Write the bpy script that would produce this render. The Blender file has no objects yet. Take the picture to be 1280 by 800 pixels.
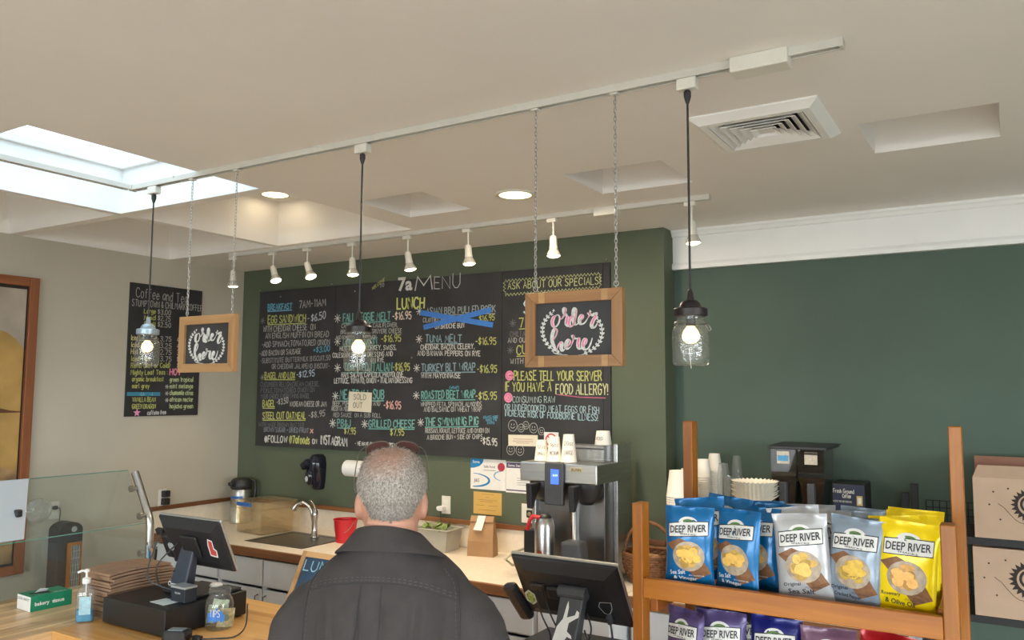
import bpy, bmesh, math, random
from mathutils import Vector, Matrix, noise
from mathutils.bvhtree import BVHTree
PI = math.pi
R = math.radians
rnd = random.Random(7)
sc = bpy.context.scene
col = sc.collection

# ------------------------------------------------------------------ camera
FPX, PITCH, YAW, ROLL = 1018.73, 0.088548, 0.548199, 0.00509898
CAMZ = 1.90
_w = Vector((-math.sin(YAW)*math.cos(PITCH), math.cos(YAW)*math.cos(PITCH), math.sin(PITCH)))
_r0 = Vector((math.cos(YAW), math.sin(YAW), 0))
_u0 = _r0.cross(_w)
_r = _r0*math.cos(ROLL) + _u0*math.sin(ROLL)
_u = -_r0*math.sin(ROLL) + _u0*math.cos(ROLL)
cd = bpy.data.cameras.new('camera'); cam = bpy.data.objects.new('camera', cd); col.objects.link(cam)
cd.sensor_width = 36.0; cd.sensor_fit = 'HORIZONTAL'; cd.lens = FPX/1280*36.0
cd.clip_start = 0.05; cd.clip_end = 200
M = Matrix.Identity(4)
for i in range(3):
    M[i][0] = _r[i]; M[i][1] = _u[i]; M[i][2] = -_w[i]
M[2][3] = CAMZ
cam.matrix_world = M
sc.camera = cam

def P(x, y, X=None, Y=None, Z=None):
    "the point of a real plane X=, Y= or Z= that photograph pixel (x, y) shows"
    d = _r*((x-640)/FPX) + _u*(-(y-400)/FPX) + _w
    if Y is not None: t = Y/d.y
    elif X is not None: t = X/d.x
    else: t = (Z-CAMZ)/d.z
    q = d*t; q.z += CAMZ
    return q

# ------------------------------------------------------------------ world, light, exposure
world = bpy.data.worlds.new('world'); sc.world = world; world.use_nodes = True
nt = world.node_tree; nt.nodes.clear()
wo = nt.nodes.new('ShaderNodeOutputWorld'); wb = nt.nodes.new('ShaderNodeBackground')
wb.inputs['Color'].default_value = (0.90, 0.96, 1.0, 1); wb.inputs['Strength'].default_value = 13.0
nt.links.new(wb.outputs[0], wo.inputs[0])
sc.view_settings.view_transform = 'Standard'; sc.view_settings.look = 'None'
sc.view_settings.gamma = 1.0; sc.view_settings.exposure = 0.45
try: sc.view_settings.use_curve_mapping = False
except Exception: pass
sc.cycles.use_denoising = True
sc.cycles.max_bounces = 10; sc.cycles.diffuse_bounces = 5; sc.cycles.glossy_bounces = 4
sc.cycles.transparent_max_bounces = 24; sc.cycles.transmission_bounces = 6
sc.cycles.sample_clamp_indirect = 6.0
sc.cycles.caustics_reflective = False; sc.cycles.caustics_refractive = False

# room measures
CZ = 2.851            # ceiling
XL, XR = -5.20, 4.6   # left wall, right wall
YB, YN = 4.40, 4.565  # menu wall, recessed wall to its right
XC = -1.668           # corner of the menu wall
YF = -5.0             # street front behind the camera
SKY = (-4.07, -2.985, 1.53, 2.60)

def portal(name, loc, rot, sx, sy):
    l = bpy.data.lights.new(name, 'AREA'); l.shape = 'RECTANGLE'; l.size = sx; l.size_y = sy
    l.cycles.is_portal = True
    o = bpy.data.objects.new(name, l); col.objects.link(o); o.location = loc; o.rotation_euler = rot
portal('skylight_portal', ((SKY[0]+SKY[1])/2, (SKY[2]+SKY[3])/2, 3.10), (0, 0, 0), SKY[1]-SKY[0], SKY[3]-SKY[2])
portal('street_portal', (-0.4, YF-0.02, 1.55), (PI/2, 0, 0), 7.0, 1.9)
portal('side_portal', (XR+0.02, -0.5, 1.55), (0, PI/2, 0), 1.9, 5.0)

# ------------------------------------------------------------------ materials
MATS = {}
def _base(name):
    m = bpy.data.materials.new(name); m.use_nodes = True
    nt = m.node_tree; b = nt.nodes['Principled BSDF']
    return m, nt, b
def mat(name, c, rough=0.5, metal=0.0, var=0.06, scale=8.0, bump=0.0, bscale=None, spec=None, emit=None, stretch=(1, 1, 1), alpha=None, coat=0):
    "principled with a little noise in its colour and relief"
    if name in MATS: return MATS[name]
    m, nt, b = _base(name); N = nt.nodes; L = nt.links
    tc = N.new('ShaderNodeTexCoord'); mp = N.new('ShaderNodeMapping'); mp.inputs['Scale'].default_value = stretch
    L.new(tc.outputs['Object'], mp.inputs['Vector'])
    ns = N.new('ShaderNodeTexNoise'); ns.inputs['Scale'].default_value = scale; ns.inputs['Detail'].default_value = 4
    L.new(mp.outputs[0], ns.inputs['Vector'])
    rp = N.new('ShaderNodeValToRGB')
    rp.color_ramp.elements[0].position = 0.3; rp.color_ramp.elements[1].position = 0.7
    rp.color_ramp.elements[0].color = tuple(max(0, v*(1-var)) for v in c)+(1,)
    rp.color_ramp.elements[1].color = tuple(min(1, v*(1+var)) for v in c)+(1,)
    L.new(ns.outputs['Fac'], rp.inputs[0]); L.new(rp.outputs[0], b.inputs['Base Color'])
    b.inputs['Roughness'].default_value = rough; b.inputs['Metallic'].default_value = metal
    if spec is not None: b.inputs['Specular IOR Level'].default_value = spec
    if coat: b.inputs['Coat Weight'].default_value = coat
    if bump:
        n2 = N.new('ShaderNodeTexNoise'); n2.inputs['Scale'].default_value = bscale or scale*6; n2.inputs['Detail'].default_value = 3
        L.new(mp.outputs[0], n2.inputs['Vector'])
        bp = N.new('ShaderNodeBump'); bp.inputs['Strength'].default_value = bump; bp.inputs['Distance'].default_value = 0.004
        L.new(n2.outputs['Fac'], bp.inputs['Height']); L.new(bp.outputs[0], b.inputs['Normal'])
    if emit:
        b.inputs['Emission Color'].default_value = tuple(emit[:3])+(1,); b.inputs['Emission Strength'].default_value = emit[3]
    if alpha is not None: b.inputs['Alpha'].default_value = alpha
    MATS[name] = m
    return m
def wood(name, c1, c2, axis='X', scale=14, rough=0.42, ring=5.0):
    if name in MATS: return MATS[name]
    m, nt, b = _base(name); N = nt.nodes; L = nt.links
    tc = N.new('ShaderNodeTexCoord'); mp = N.new('ShaderNodeMapping')
    s = {'X': (0.06, 1, 1), 'Y': (1, 0.06, 1), 'Z': (1, 1, 0.06)}[axis]
    mp.inputs['Scale'].default_value = s
    oi = N.new('ShaderNodeObjectInfo'); ad = N.new('ShaderNodeVectorMath'); ad.operation = 'MULTIPLY_ADD'
    ad.inputs[1].default_value = (31, 17, 23)
    cb = N.new('ShaderNodeCombineXYZ'); 
    for k in range(3): L.new(oi.outputs['Random'], cb.inputs[k])
    L.new(cb.outputs[0], ad.inputs[0]); L.new(tc.outputs['Object'], ad.inputs[2])
    L.new(ad.outputs[0], mp.inputs['Vector'])
    ns = N.new('ShaderNodeTexNoise'); ns.inputs['Scale'].default_value = scale; ns.inputs['Detail'].default_value = 5; ns.inputs['Distortion'].default_value = 0.6
    L.new(mp.outputs[0], ns.inputs['Vector'])
    n2 = N.new('ShaderNodeTexNoise'); n2.inputs['Scale'].default_value = scale*6; n2.inputs['Detail'].default_value = 2
    L.new(mp.outputs[0], n2.inputs['Vector'])
    mx = N.new('ShaderNodeMath'); mx.operation = 'MULTIPLY_ADD'; mx.inputs[1].default_value = 0.35; L.new(n2.outputs['Fac'], mx.inputs[0]); L.new(ns.outputs['Fac'], mx.inputs[2])
    rp = N.new('ShaderNodeValToRGB'); rp.color_ramp.elements[0].position = 0.45; rp.color_ramp.elements[1].position = 0.9
    rp.color_ramp.elements[0].color = tuple(c1)+(1,); rp.color_ramp.elements[1].color = tuple(c2)+(1,)
    L.new(mx.outputs[0], rp.inputs[0])
    hv = N.new('ShaderNodeHueSaturation'); mr = N.new('ShaderNodeMapRange'); mr.inputs['To Min'].default_value = 0.85; mr.inputs['To Max'].default_value = 1.12
    L.new(oi.outputs['Random'], mr.inputs['Value']); L.new(mr.outputs[0], hv.inputs['Value']); L.new(rp.outputs[0], hv.inputs['Color'])
    L.new(hv.outputs[0], b.inputs['Base Color']); b.inputs['Roughness'].default_value = rough
    bp = N.new('ShaderNodeBump'); bp.inputs['Strength'].default_value = 0.15; bp.inputs['Distance'].default_value = 0.001
    L.new(n2.outputs['Fac'], bp.inputs['Height']); L.new(bp.outputs[0], b.inputs['Normal'])
    MATS[name] = m
    return m
def glass(name, tint=(0.93, 0.97, 0.95), refl=1.0, milk=0.0, bump=0.0, rough=0.02, milkc=(0.9, 0.9, 0.9), ior=1.5):
    "thin clear pane: see-through plus a fresnel reflection, with an optional share of haze"
    if name in MATS: return MATS[name]
    m = bpy.data.materials.new(name); m.use_nodes = True; nt = m.node_tree; N = nt.nodes; L = nt.links; N.clear()
    out = N.new('ShaderNodeOutputMaterial'); tr = N.new('ShaderNodeBsdfTransparent'); gl = N.new('ShaderNodeBsdfGlossy')
    tr.inputs['Color'].default_value = tuple(tint)+(1,); gl.inputs['Roughness'].default_value = rough
    fr = N.new('ShaderNodeLayerWeight'); fr.inputs['Blend'].default_value = 0.5
    pw = N.new('ShaderNodeMath'); pw.operation = 'POWER'; pw.inputs[1].default_value = 4.5; L.new(fr.outputs['Facing'], pw.inputs[0])
    f0 = ((ior-1)/(ior+1))**2
    mu = N.new('ShaderNodeMath'); mu.operation = 'MULTIPLY_ADD'; mu.inputs[1].default_value = (1-f0)*min(refl, 1.3); mu.inputs[2].default_value = f0*refl; mu.use_clamp = True
    L.new(pw.outputs[0], mu.inputs[0])
    mx = N.new('ShaderNodeMixShader'); L.new(mu.outputs[0], mx.inputs[0]); L.new(tr.outputs[0], mx.inputs[1]); L.new(gl.outputs[0], mx.inputs[2])
    last = mx
    tc = N.new('ShaderNodeTexCoord'); ns = N.new('ShaderNodeTexNoise'); ns.inputs['Scale'].default_value = 60; L.new(tc.outputs['Object'], ns.inputs['Vector'])
    if bump:
        bp = N.new('ShaderNodeBump'); bp.inputs['Strength'].default_value = bump; bp.inputs['Distance'].default_value = 0.003
        L.new(ns.outputs['Fac'], bp.inputs['Height']); L.new(bp.outputs[0], gl.inputs['Normal']); L.new(bp.outputs[0], fr.inputs['Normal'])
    if milk:
        df = N.new('ShaderNodeBsdfDiffuse'); df.inputs['Color'].default_value = tuple(milkc)+(1,)
        m2 = N.new('ShaderNodeMixShader'); mm = N.new('ShaderNodeMath'); mm.operation = 'MULTIPLY'; mm.inputs[1].default_value = 2*milk; mm.use_clamp = True; mm.inputs[0].default_value = .5
        if milk < .3: L.new(ns.outputs['Fac'], mm.inputs[0])
        L.new(mm.outputs[0], m2.inputs[0]); L.new(mx.outputs[0], m2.inputs[1]); L.new(df.outputs[0], m2.inputs[2]); last = m2
    L.new(last.outputs[0], out.inputs[0])
    MATS[name] = m
    return m
def emis(name, c, s):
    return mat(name, c, 0.5, 0, 0.01, 5, emit=(c[0], c[1], c[2], s))

CEIL = mat('ceiling_paint', (0.86, 0.83, 0.79), 0.85, 0, 0.02, 2, 0.05, 120)
CREAM = mat('left_wall_paint', (0.52, 0.48, 0.395), 0.8, 0, 0.03, 2, 0.05, 120)
GREEN = mat('olive_green_paint', (0.095, 0.116, 0.072), 0.7, 0, 0.05, 3, 0.05, 120)
GREEN2 = mat('sea_green_paint', (0.068, 0.106, 0.080), 0.7, 0, 0.05, 3, 0.05, 120)
WHITEP = mat('white_trim_paint', (0.86, 0.86, 0.84), 0.45, 0, 0.02, 4)
WHITE = mat('white_plastic', (0.80, 0.79, 0.76), 0.4, 0, 0.02, 20)
IVORY = mat('ivory_enamel', (0.74, 0.72, 0.64), 0.4, 0, 0.03, 20)
PAPER = mat('white_paper', (0.80, 0.79, 0.76), 0.9, 0, 0.03, 30)
BLACKP = mat('black_plastic', (0.018, 0.018, 0.02), 0.42, 0, 0.15, 30, 0.05, 400)
BLACKM = mat('black_metal', (0.012, 0.012, 0.013), 0.5, 0.3, 0.1, 30)
GREYP = mat('dark_grey_plastic', (0.06, 0.063, 0.07), 0.45, 0, 0.1, 30)
STEEL = mat('brushed_steel', (0.56, 0.56, 0.55), 0.28, 1.0, 0.08, 6, 0.04, 200, stretch=(1, 1, 12))
STEELD = mat('dark_steel', (0.25, 0.25, 0.25), 0.32, 1.0, 0.08, 6)
CHROME = mat('chrome', (0.75, 0.75, 0.74), 0.12, 1.0, 0.03, 6)
CHAINM = mat('zinc_chain', (0.40, 0.39, 0.37), 0.35, 0.9, 0.2, 60)
CHALKB = mat('chalkboard', (0.028, 0.027, 0.029), 0.6, 0, 0.35, 3, 0.04, 60)
FLOORM = mat('floor_vinyl', (0.55, 0.49, 0.41), 0.5, 0, 0.2, 2)
LAMIN = mat('cream_laminate', (0.78, 0.70, 0.58), 0.35, 0, 0.05, 30)
CABW = mat('cabinet_white', (0.72, 0.74, 0.76), 0.45, 0, 0.03, 6)
PINE = wood('orange_pine', (0.24, 0.070, 0.003), (0.45, 0.155, 0.008), 'Z', 16)
PINEX = wood('orange_pine_rail', (0.24, 0.066, 0.003), (0.43, 0.145, 0.008), 'X', 16)
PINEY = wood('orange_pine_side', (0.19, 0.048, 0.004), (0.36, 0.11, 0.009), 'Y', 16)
NOSING = wood('brown_nosing', (0.14, 0.05, 0.018), (0.26, 0.11, 0.04), 'X', 12)
NOSINGY = wood('brown_nosing_side', (0.14, 0.05, 0.018), (0.26, 0.11, 0.04), 'Y', 12)
OAKX = wood('oak_frame_x', (0.34, 0.17, 0.065), (0.52, 0.30, 0.13), 'X', 14)
OAKZ = wood('oak_frame_z', (0.34, 0.17, 0.065), (0.52, 0.30, 0.13), 'Z', 14)
BROX = wood('brown_frame_x', (0.22, 0.10, 0.032), (0.38, 0.19, 0.07), 'X', 14)
BROZ = wood('brown_frame_z', (0.22, 0.10, 0.032), (0.38, 0.19, 0.07), 'Z', 14)
MAPX = wood('maple_x', (0.56, 0.27, 0.07), (0.84, 0.50, 0.19), 'X', 9, 0.35)
MAPY = wood('butcher_y', (0.42, 0.23, 0.095), (0.86, 0.62, 0.36), 'Y', 14, 0.35)

# ------------------------------------------------------------------ mesh building
class MB:
    def __init__(s): s.v = []; s.f = []; s.mi = []; s.m = 0
    def add(s, vs, fs):
        n = len(s.v); s.v += [tuple(v) for v in vs]
        for f in fs: s.f.append([n+i for i in f]); s.mi.append(s.m)
        return s
    def box(s, c, d, rz=0, rot=None):
        x, y, z = d[0]/2, d[1]/2, d[2]/2
        vs = [Vector((a*x, b*y, e*z)) for a in (-1, 1) for b in (-1, 1) for e in (-1, 1)]
        if rot is None: rot = Matrix.Rotation(rz, 3, 'Z')
        vs = [rot @ v + Vector(c) for v in vs]
        return s.add(vs, [(0, 1, 3, 2), (4, 6, 7, 5), (0, 4, 5, 1), (2, 3, 7, 6), (0, 2, 6, 4), (1, 5, 7, 3)])
    def bb(s, x0, x1, y0, y1, z0, z1):
        return s.box(((x0+x1)/2, (y0+y1)/2, (z0+z1)/2), (abs(x1-x0), abs(y1-y0), abs(z1-z0)))
    def hexa(s, pts):   # 4 bottom + 4 top, both counter-clockwise from above
        return s.add(pts, [(3, 2, 1, 0), (4, 5, 6, 7), (0, 1, 5, 4), (1, 2, 6, 5), (2, 3, 7, 6), (3, 0, 4, 7)])
    def ring(s, rings, close=True, caps=True):
        n = len(rings[0]); vs = [p for r in rings for p in r]; fs = []
        for i in range(len(rings)-1):
            for j in range(n if close else n-1):
                k = (j+1) % n
                fs.append((i*n+j, i*n+k, (i+1)*n+k, (i+1)*n+j))
        if caps and close:
            fs.append(tuple(reversed(range(n)))); fs.append(tuple((len(rings)-1)*n+j for j in range(n)))
        return s.add(vs, fs)
    def lathe(s, prof, n=24, c=(0, 0, 0), caps=True, axis=None):
        c = Vector(c); rot = Matrix.Identity(3)
        if axis is not None: rot = Vector((0, 0, 1)).rotation_difference(Vector(axis)).to_matrix()
        rs = [[rot @ Vector((r*math.cos(2*PI*j/n), r*math.sin(2*PI*j/n), z)) + c for j in range(n)] for r, z in prof]
        return s.ring(rs, True, caps)
    def cyl(s, p0, p1, r0, r1=None, n=12, caps=True):
        p0 = Vector(p0); p1 = Vector(p1); r1 = r0 if r1 is None else r1
        d = p1-p0
        return s.lathe([(r0, 0), (r1, d.length)], n, p0, caps, d)
    def tube(s, pts, r, n=6, closed=False):
        pts = [Vector(p) for p in pts]; rs = []; m = len(pts); up = None
        for i in range(m):
            a = pts[(i-1) % m] if (i or closed) else pts[0]; b = pts[(i+1) % m] if (i < m-1 or closed) else pts[-1]
            t = (b-a).normalized()
            if up is None: up = t.orthogonal().normalized()
            up = (up - t*up.dot(t)).normalized(); bi = t.cross(up)
            rr = r[i] if isinstance(r, (list, tuple)) else r
            rs.append([pts[i] + up*(rr*math.cos(2*PI*j/n)) + bi*(rr*math.sin(2*PI*j/n)) for j in range(n)])
        if closed: rs.append(rs[0]); return s.ring(rs, True, False)
        return s.ring(rs, True, True)
    def ball(s, c, r, n=12, m=8, sc3=(1, 1, 1)):
        prof = [(max(1e-4, math.sin(PI*i/m))*1.0, -math.cos(PI*i/m)) for i in range(m+1)]
        rs = [[Vector((q*math.cos(2*PI*j/n)*r*sc3[0], q*math.sin(2*PI*j/n)*r*sc3[1], z*r*sc3[2])) + Vector(c) for j in range(n)] for q, z in prof]
        return s.ring(rs, True, True)
    def xf(s, Mx):
        s.v = [tuple(Mx @ Vector(v)) for v in s.v]; return s
    def build(s, name, mats, parent=None, smooth=None, bevel=0.0, loc=None, label=None):
        me = bpy.data.meshes.new(name); me.from_pydata(s.v, [], s.f)
        if not isinstance(mats, (list, tuple)): mats = [mats]
        for m in mats: me.materials.append(m)
        if len(mats) > 1:
            for p, i in zip(me.polygons, s.mi): p.material_index = min(i, len(mats)-1)
        me.validate(); me.update()
        o = bpy.data.objects.new(name, me); col.objects.link(o)
        if parent is not None: o.parent = parent
        if loc is not None: o.location = loc
        if smooth is not None:
            me.polygons.foreach_set('use_smooth', [True]*len(me.polygons))
            try: me.set_sharp_from_angle(angle=R(smooth))
            except Exception: pass
        if bevel:
            b = o.modifiers.new('bevel', 'BEVEL'); b.width = bevel; b.segments = 2; b.limit_method = 'ANGLE'; b.angle_limit = R(40)
        if label: o['label'] = label
        return o
def thing(name, label, cat, loc=(0, 0, 0), rz=0.0, group=None, rot=None):
    o = bpy.data.objects.new(name, None); o.empty_display_size = 0.05; col.objects.link(o)
    o.location = loc; o.rotation_euler = rot if rot is not None else (0, 0, rz)
    return tag(o, label, cat, group)
def tag(o, label, cat, group=None):
    o['label'] = label; o['category'] = cat
    if group: o['group'] = group
    return o
def struct(o): o['kind'] = 'structure'; return o
def dup(root, loc=None, rz=None, label=None, group=None):
    def cp(o, par):
        c = o.copy(); col.objects.link(c)
        if par is not None: c.parent = par
        for ch in list(o.children): cp(ch, c)
        return c
    r = cp(root, None)
    if loc is not None: r.location = loc
    if rz is not None: r.rotation_euler = (r.rotation_euler[0], r.rotation_euler[1], rz)
    if label: r['label'] = label
    if group: r['group'] = group
    return r
def cat_rom(pts, n=6, closed=False):
    "smooth curve through points (any dimension)"
    m = len(pts); out = []
    for i in range(m if closed else m-1):
        g = lambda k: Vector(pts[k % m]) if closed else Vector(pts[min(max(k, 0), m-1)])
        a, b, c, d = g(i-1), g(i), g(i+1), g(i+2)
        for j in range(n):
            t = j/n
            out.append(0.5*((2*b) + (c-a)*t + (2*a-5*b+4*c-d)*t*t + (3*b-a-3*c+d)*t*t*t))
    if not closed: out.append(Vector(pts[-1]))
    return out

# ------------------------------------------------------------------ hand lettering (single strokes)
GL = {
'A':"0,0 2,6 4,0|.8,2.2 3.2,2.2",'B':"0,0 0,6 2.6,6 3.4,4.8 2.4,3.3 0,3.2|2.4,3.3 3.8,1.8 2.6,0 0,0",'C':"3.8,5 2.8,6 1.2,6 0,4.3 0,1.6 1.2,0 2.8,0 3.8,1",
'D':"0,0 0,6 2,6 3.8,4.2 3.8,1.8 2,0 0,0",'E':"3.4,6 0,6 0,0 3.4,0|0,3.1 2.8,3.1",'F':"3.4,6 0,6 0,0|0,3.2 2.8,3.2",'G':"3.8,5 2.8,6 1.2,6 0,4.3 0,1.6 1.2,0 2.8,0 3.8,1.2 3.8,2.8 2.2,2.8",
'H':"0,0 0,6|3.8,0 3.8,6|0,3.1 3.8,3.1",'I':"1,0 1,6",'J':"3,6 3,1.2 2,0 .8,0 0,1.2",'K':"0,0 0,6|3.6,6 0,2.6|1,3.5 3.8,0",'L':"0,6 0,0 3.2,0",'M':"0,0 .6,6 2.4,2 4.2,6 4.8,0",
'N':"0,0 0,6 3.8,0 3.8,6",'O':"1.3,0 0,1.6 0,4.4 1.3,6 2.6,6 3.9,4.4 3.9,1.6 2.6,0 1.3,0",'P':"0,0 0,6 2.6,6 3.6,4.6 2.6,3 0,2.9",'Q':"1.3,0 0,1.6 0,4.4 1.3,6 2.6,6 3.9,4.4 3.9,1.6 2.6,0 1.3,0|2.4,1.6 4.2,-.4",
'R':"0,0 0,6 2.6,6 3.6,4.6 2.6,3 0,2.9|1.8,2.9 3.8,0",'S':"3.5,5.2 2.5,6 1,6 .1,4.8 1,3.4 2.8,2.7 3.6,1.3 2.6,0 1,0 0,.9",'T':"0,6 4,6|2,6 2,0",'U':"0,6 0,1.6 1.2,0 2.6,0 3.8,1.6 3.8,6",
'V':"0,6 2,0 4,6",'W':"0,6 1.2,0 2.6,4.6 4,0 5.2,6",'X':"0,0 3.8,6|0,6 3.8,0",'Y':"0,6 2,3|4,6 2,3 2,0",'Z':"0,6 3.8,6 0,0 3.8,0",
'0':"1.2,0 0,1.6 0,4.4 1.2,6 2.2,6 3.4,4.4 3.4,1.6 2.2,0 1.2,0",'1':".4,4.8 1.6,6 1.6,0",'2':".2,5 1.2,6 2.6,6 3.4,4.8 2.8,3.2 0,0 3.6,0",'3':".2,5.4 1.4,6 2.8,6 3.3,4.8 2.6,3.4 1.2,3.2|2.6,3.2 3.5,1.8 2.6,0 1,0 0,.8",
'4':"2.6,0 2.6,6 0,2 3.6,2",'5':"3.3,6 .5,6 .3,3.4 2.4,3.6 3.5,2 2.5,0 1,0 0,.8",'6':"3,6 1,4.4 0,2 1,0 2.5,0 3.4,1.6 2.5,3.2 1,3 .2,2",'7':"0,6 3.6,6 1.4,0",'8':"1.7,3.2 .3,4.6 1.7,6 3,4.6 1.7,3.2 0,1.6 1.7,0 3.4,1.6 1.7,3.2",
'9':"3.3,4.4 2.2,2.8 .8,3 0,4.4 1,6 2.5,6 3.3,4.4 2.8,1.4 1.6,0",'$':"3.3,4.8 2.3,5.4 1,5.2 .3,4.2 1.2,3.2 2.6,2.8 3.2,1.8 2.2,.8 1,.8 0,1.4|1.8,6.3 1.8,-.2",'.':"0,0 .35,0 .35,.4 0,.4 0,0",',':".4,.6 0,-.9",'!':"0,6 0,1.8|0,.5 0,0",
'-':"0,2.8 2,2.8",'+':"0,2.8 2.4,2.8|1.2,4 1.2,1.6",'&':"3.8,0 .8,4.6 1.6,6 2.6,4.8 .2,1.6 1.2,0 2.6,.4 3.8,2.4",'/':"0,0 2.4,6",':':"0,3.8 .2,4|0,.8 .2,1","'":"0,6 0,4.6",'(':"1.2,6.6 0,4.4 0,1.6 1.2,-.6",')':"0,6.6 1.2,4.4 1.2,1.6 0,-.6",
'@':"3.2,1 1.6,0 0,1.6 0,4.2 1.6,5.6 3.6,4.6 3.8,2 2.6,1.6 2.4,3.8 1.2,3.6 1,2 2,1.6 2.6,2.6",'*':"0,1 3.6,5|1.8,.4 1.8,5.6|3.6,1 0,5|-.2,3 3.8,3",
'a':"3,3.6 1.4,4 .1,2.6 .3,.6 1.4,0 3,1.6|3,4 3,0",'b':"0,6 0,0|0,2.6 1.4,3.9 3,2.6 2.6,.4 1.2,0 0,.8",'c':"2.8,3.4 1.4,4 0,2.4 .4,.4 1.6,0 2.8,.6",'d':"3,6 3,0|3,3 1.6,4 0,2.4 .4,.3 1.6,0 3,1.2",'e':".1,2 2.9,2.2 2.4,3.8 1,4 0,2.2 .6,.2 1.8,0 2.9,.8",
'f':"2.4,5.8 1.4,6 .9,5 .9,0|0,3.8 2,3.8",'g':"2.8,3.6 1.4,4 0,2.4 .6,.8 2.8,1.4|2.8,4 2.8,-1.4 1.4,-2 .2,-1.4",'h':"0,6 0,0|0,2.6 1.4,3.9 2.7,3 2.7,0",'i':".3,4 .3,0|.3,5.3 .4,5.5",'j':"1,4 1,-1.4 0,-1.9|1,5.3 1.1,5.5",'k':"0,6 0,0|2.4,4 0,1.8|.9,2.5 2.6,0",'l':".2,6 .2,.4 .7,0",
'm':"0,4 0,0|0,3 1.2,4 2,3.2 2,0|2,3 3.2,4 4.1,3.2 4.1,0",'n':"0,4 0,0|0,2.8 1.4,4 2.6,3 2.6,0",'o':"1,0 0,1.2 0,2.8 1,4 2,4 3,2.8 3,1.2 2,0 1,0",'p':"0,4 0,-2|0,3 1.4,4 2.9,2.6 2.5,.4 1.2,0 0,1",'q':"2.9,4 2.9,-2|2.9,3 1.4,4 0,2.4 .5,.3 1.6,0 2.9,1",
'r':"0,4 0,0|0,2.6 1.2,3.9 2.2,3.7",'s':"2.4,3.5 1.2,4 .2,3.1 1.3,2.1 2.5,1 1.3,0 0,.5",'t':"1,5.6 1,.6 1.8,0|0,4 2,4",'u':"0,4 0,1 1,0 2.6,1.2|2.6,4 2.6,0",'v':"0,4 1.4,0 2.8,4",'w':"0,4 1,0 2,3 3,0 4,4",'x':"0,0 2.6,4|0,4 2.6,0",'y':"0,4 1.4,.6|2.8,4 .8,-2",'z':"0,4 2.6,4 0,0 2.6,0",
}
def glyph(ch):
    s = GL.get(ch)
    if s is None: return None
    return [[tuple(float(a) for a in p.split(',')) for p in st.split()] for st in s.split('|')]
GW = {ch: max(p[0] for st in glyph(ch) for p in st) for ch in GL}
def text_strokes(text, jit=0.12, gap=1.5, seed=0):
    "strokes of a line, unit height 6, with a slightly uneven hand; returns (strokes, width)"
    rr = random.Random(hash_str(text)+seed); x = 0; out = []
    for ch in text:
        if ch == ' ': x += 2.8; continue
        g = glyph(ch)
        if g is None: continue
        dy = rr.uniform(-jit, jit)*1.6; sl = rr.uniform(-.03, .05); hs = 1+rr.uniform(-jit, jit)*.5
        for st in g: out.append([(x+p[0]+p[1]*sl+rr.uniform(-jit, jit)*.5, p[1]*hs+dy+rr.uniform(-jit, jit)*.5) for p in st])
        x += GW[ch]+gap*(1+rr.uniform(-.2, .2))
    return out, max(x-gap, .1)
def hash_str(t):
    h = 7
    for c in t: h = (h*31+ord(c)) % 1000003
    return h
def ribbon(mb, pts, w, off=0.0):
    "flat ribbon along points on a plane given by pts: list of (pos, plane normal n)"
    q = [pts[0]]
    for p_ in pts[1:]:
        if (p_[0]-q[-1][0]).length > 1e-6: q.append(p_)
    n = len(q)
    if n < 2: return
    mb.lift = getattr(mb, 'lift', 0)+1; off += (mb.lift % 9)*.00006
    vs = []
    for i in range(n):
        nn = q[i][1]; hw = w/2
        t0 = (q[i][0]-q[i-1][0]).normalized() if i else (q[1][0]-q[0][0]).normalized()
        t1 = (q[i+1][0]-q[i][0]).normalized() if i < n-1 else t0
        s0 = nn.cross(t0); s1 = nn.cross(t1); m = s0+s1
        if m.length < .5: m = s1*1.0
        else: m = m.normalized()*min(1.6, 1/max(.5, m.normalized().dot(s1)))
        c = q[i][0]+nn*off
        if i == 0: c = c-t1*hw*.5
        if i == n-1: c = c+t0*hw*.5
        vs += [c-m*hw, c+m*hw]
    mb.add(vs, [(2*i, 2*i+2, 2*i+3, 2*i+1) for i in range(n-1)])
COLS = {}
def chalk(c):
    k = 'chalk_%02x%02x%02x' % tuple(int(v*255) for v in c)
    return mat(k, c, 0.9, 0, 0.15, 90)
CW, CY, CT, CB, CP, CG, CX, CR = (0.42, 0.41, 0.38), (0.46, 0.47, 0.15), (0.17, 0.40, 0.35), (0.13, 0.40, 0.55), (0.75, 0.25, 0.38), (0.15, 0.15, 0.155), (0.62, 0.61, 0.57), (0.7, 0.35, 0.3)
def line_on(par, text, p0, p1, h, n, up, c, lw=0.1, jit=0.12, gap=1.5, name='chalk_lettering', inv=None, lift=0.0012, under=None):
    "letters from p0 to p1 (baseline ends, world or parent space), height h along up"
    st, W = text_strokes(text, jit, gap); d = p1-p0; mb = MB()
    for s in st:
        pts = [(p0 + d*(x/W) + up*(h*y/6), n) for x, y in s]
        ribbon(mb, pts, h*lw, lift)
    if under is not None:
        ribbon(mb, [(p0-up*h*.22, n), (p1-up*h*.22, n)], h*lw*.9, lift)
    o = mb.build(name, chalk(c), par)
    return o
_tc = {}
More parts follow.
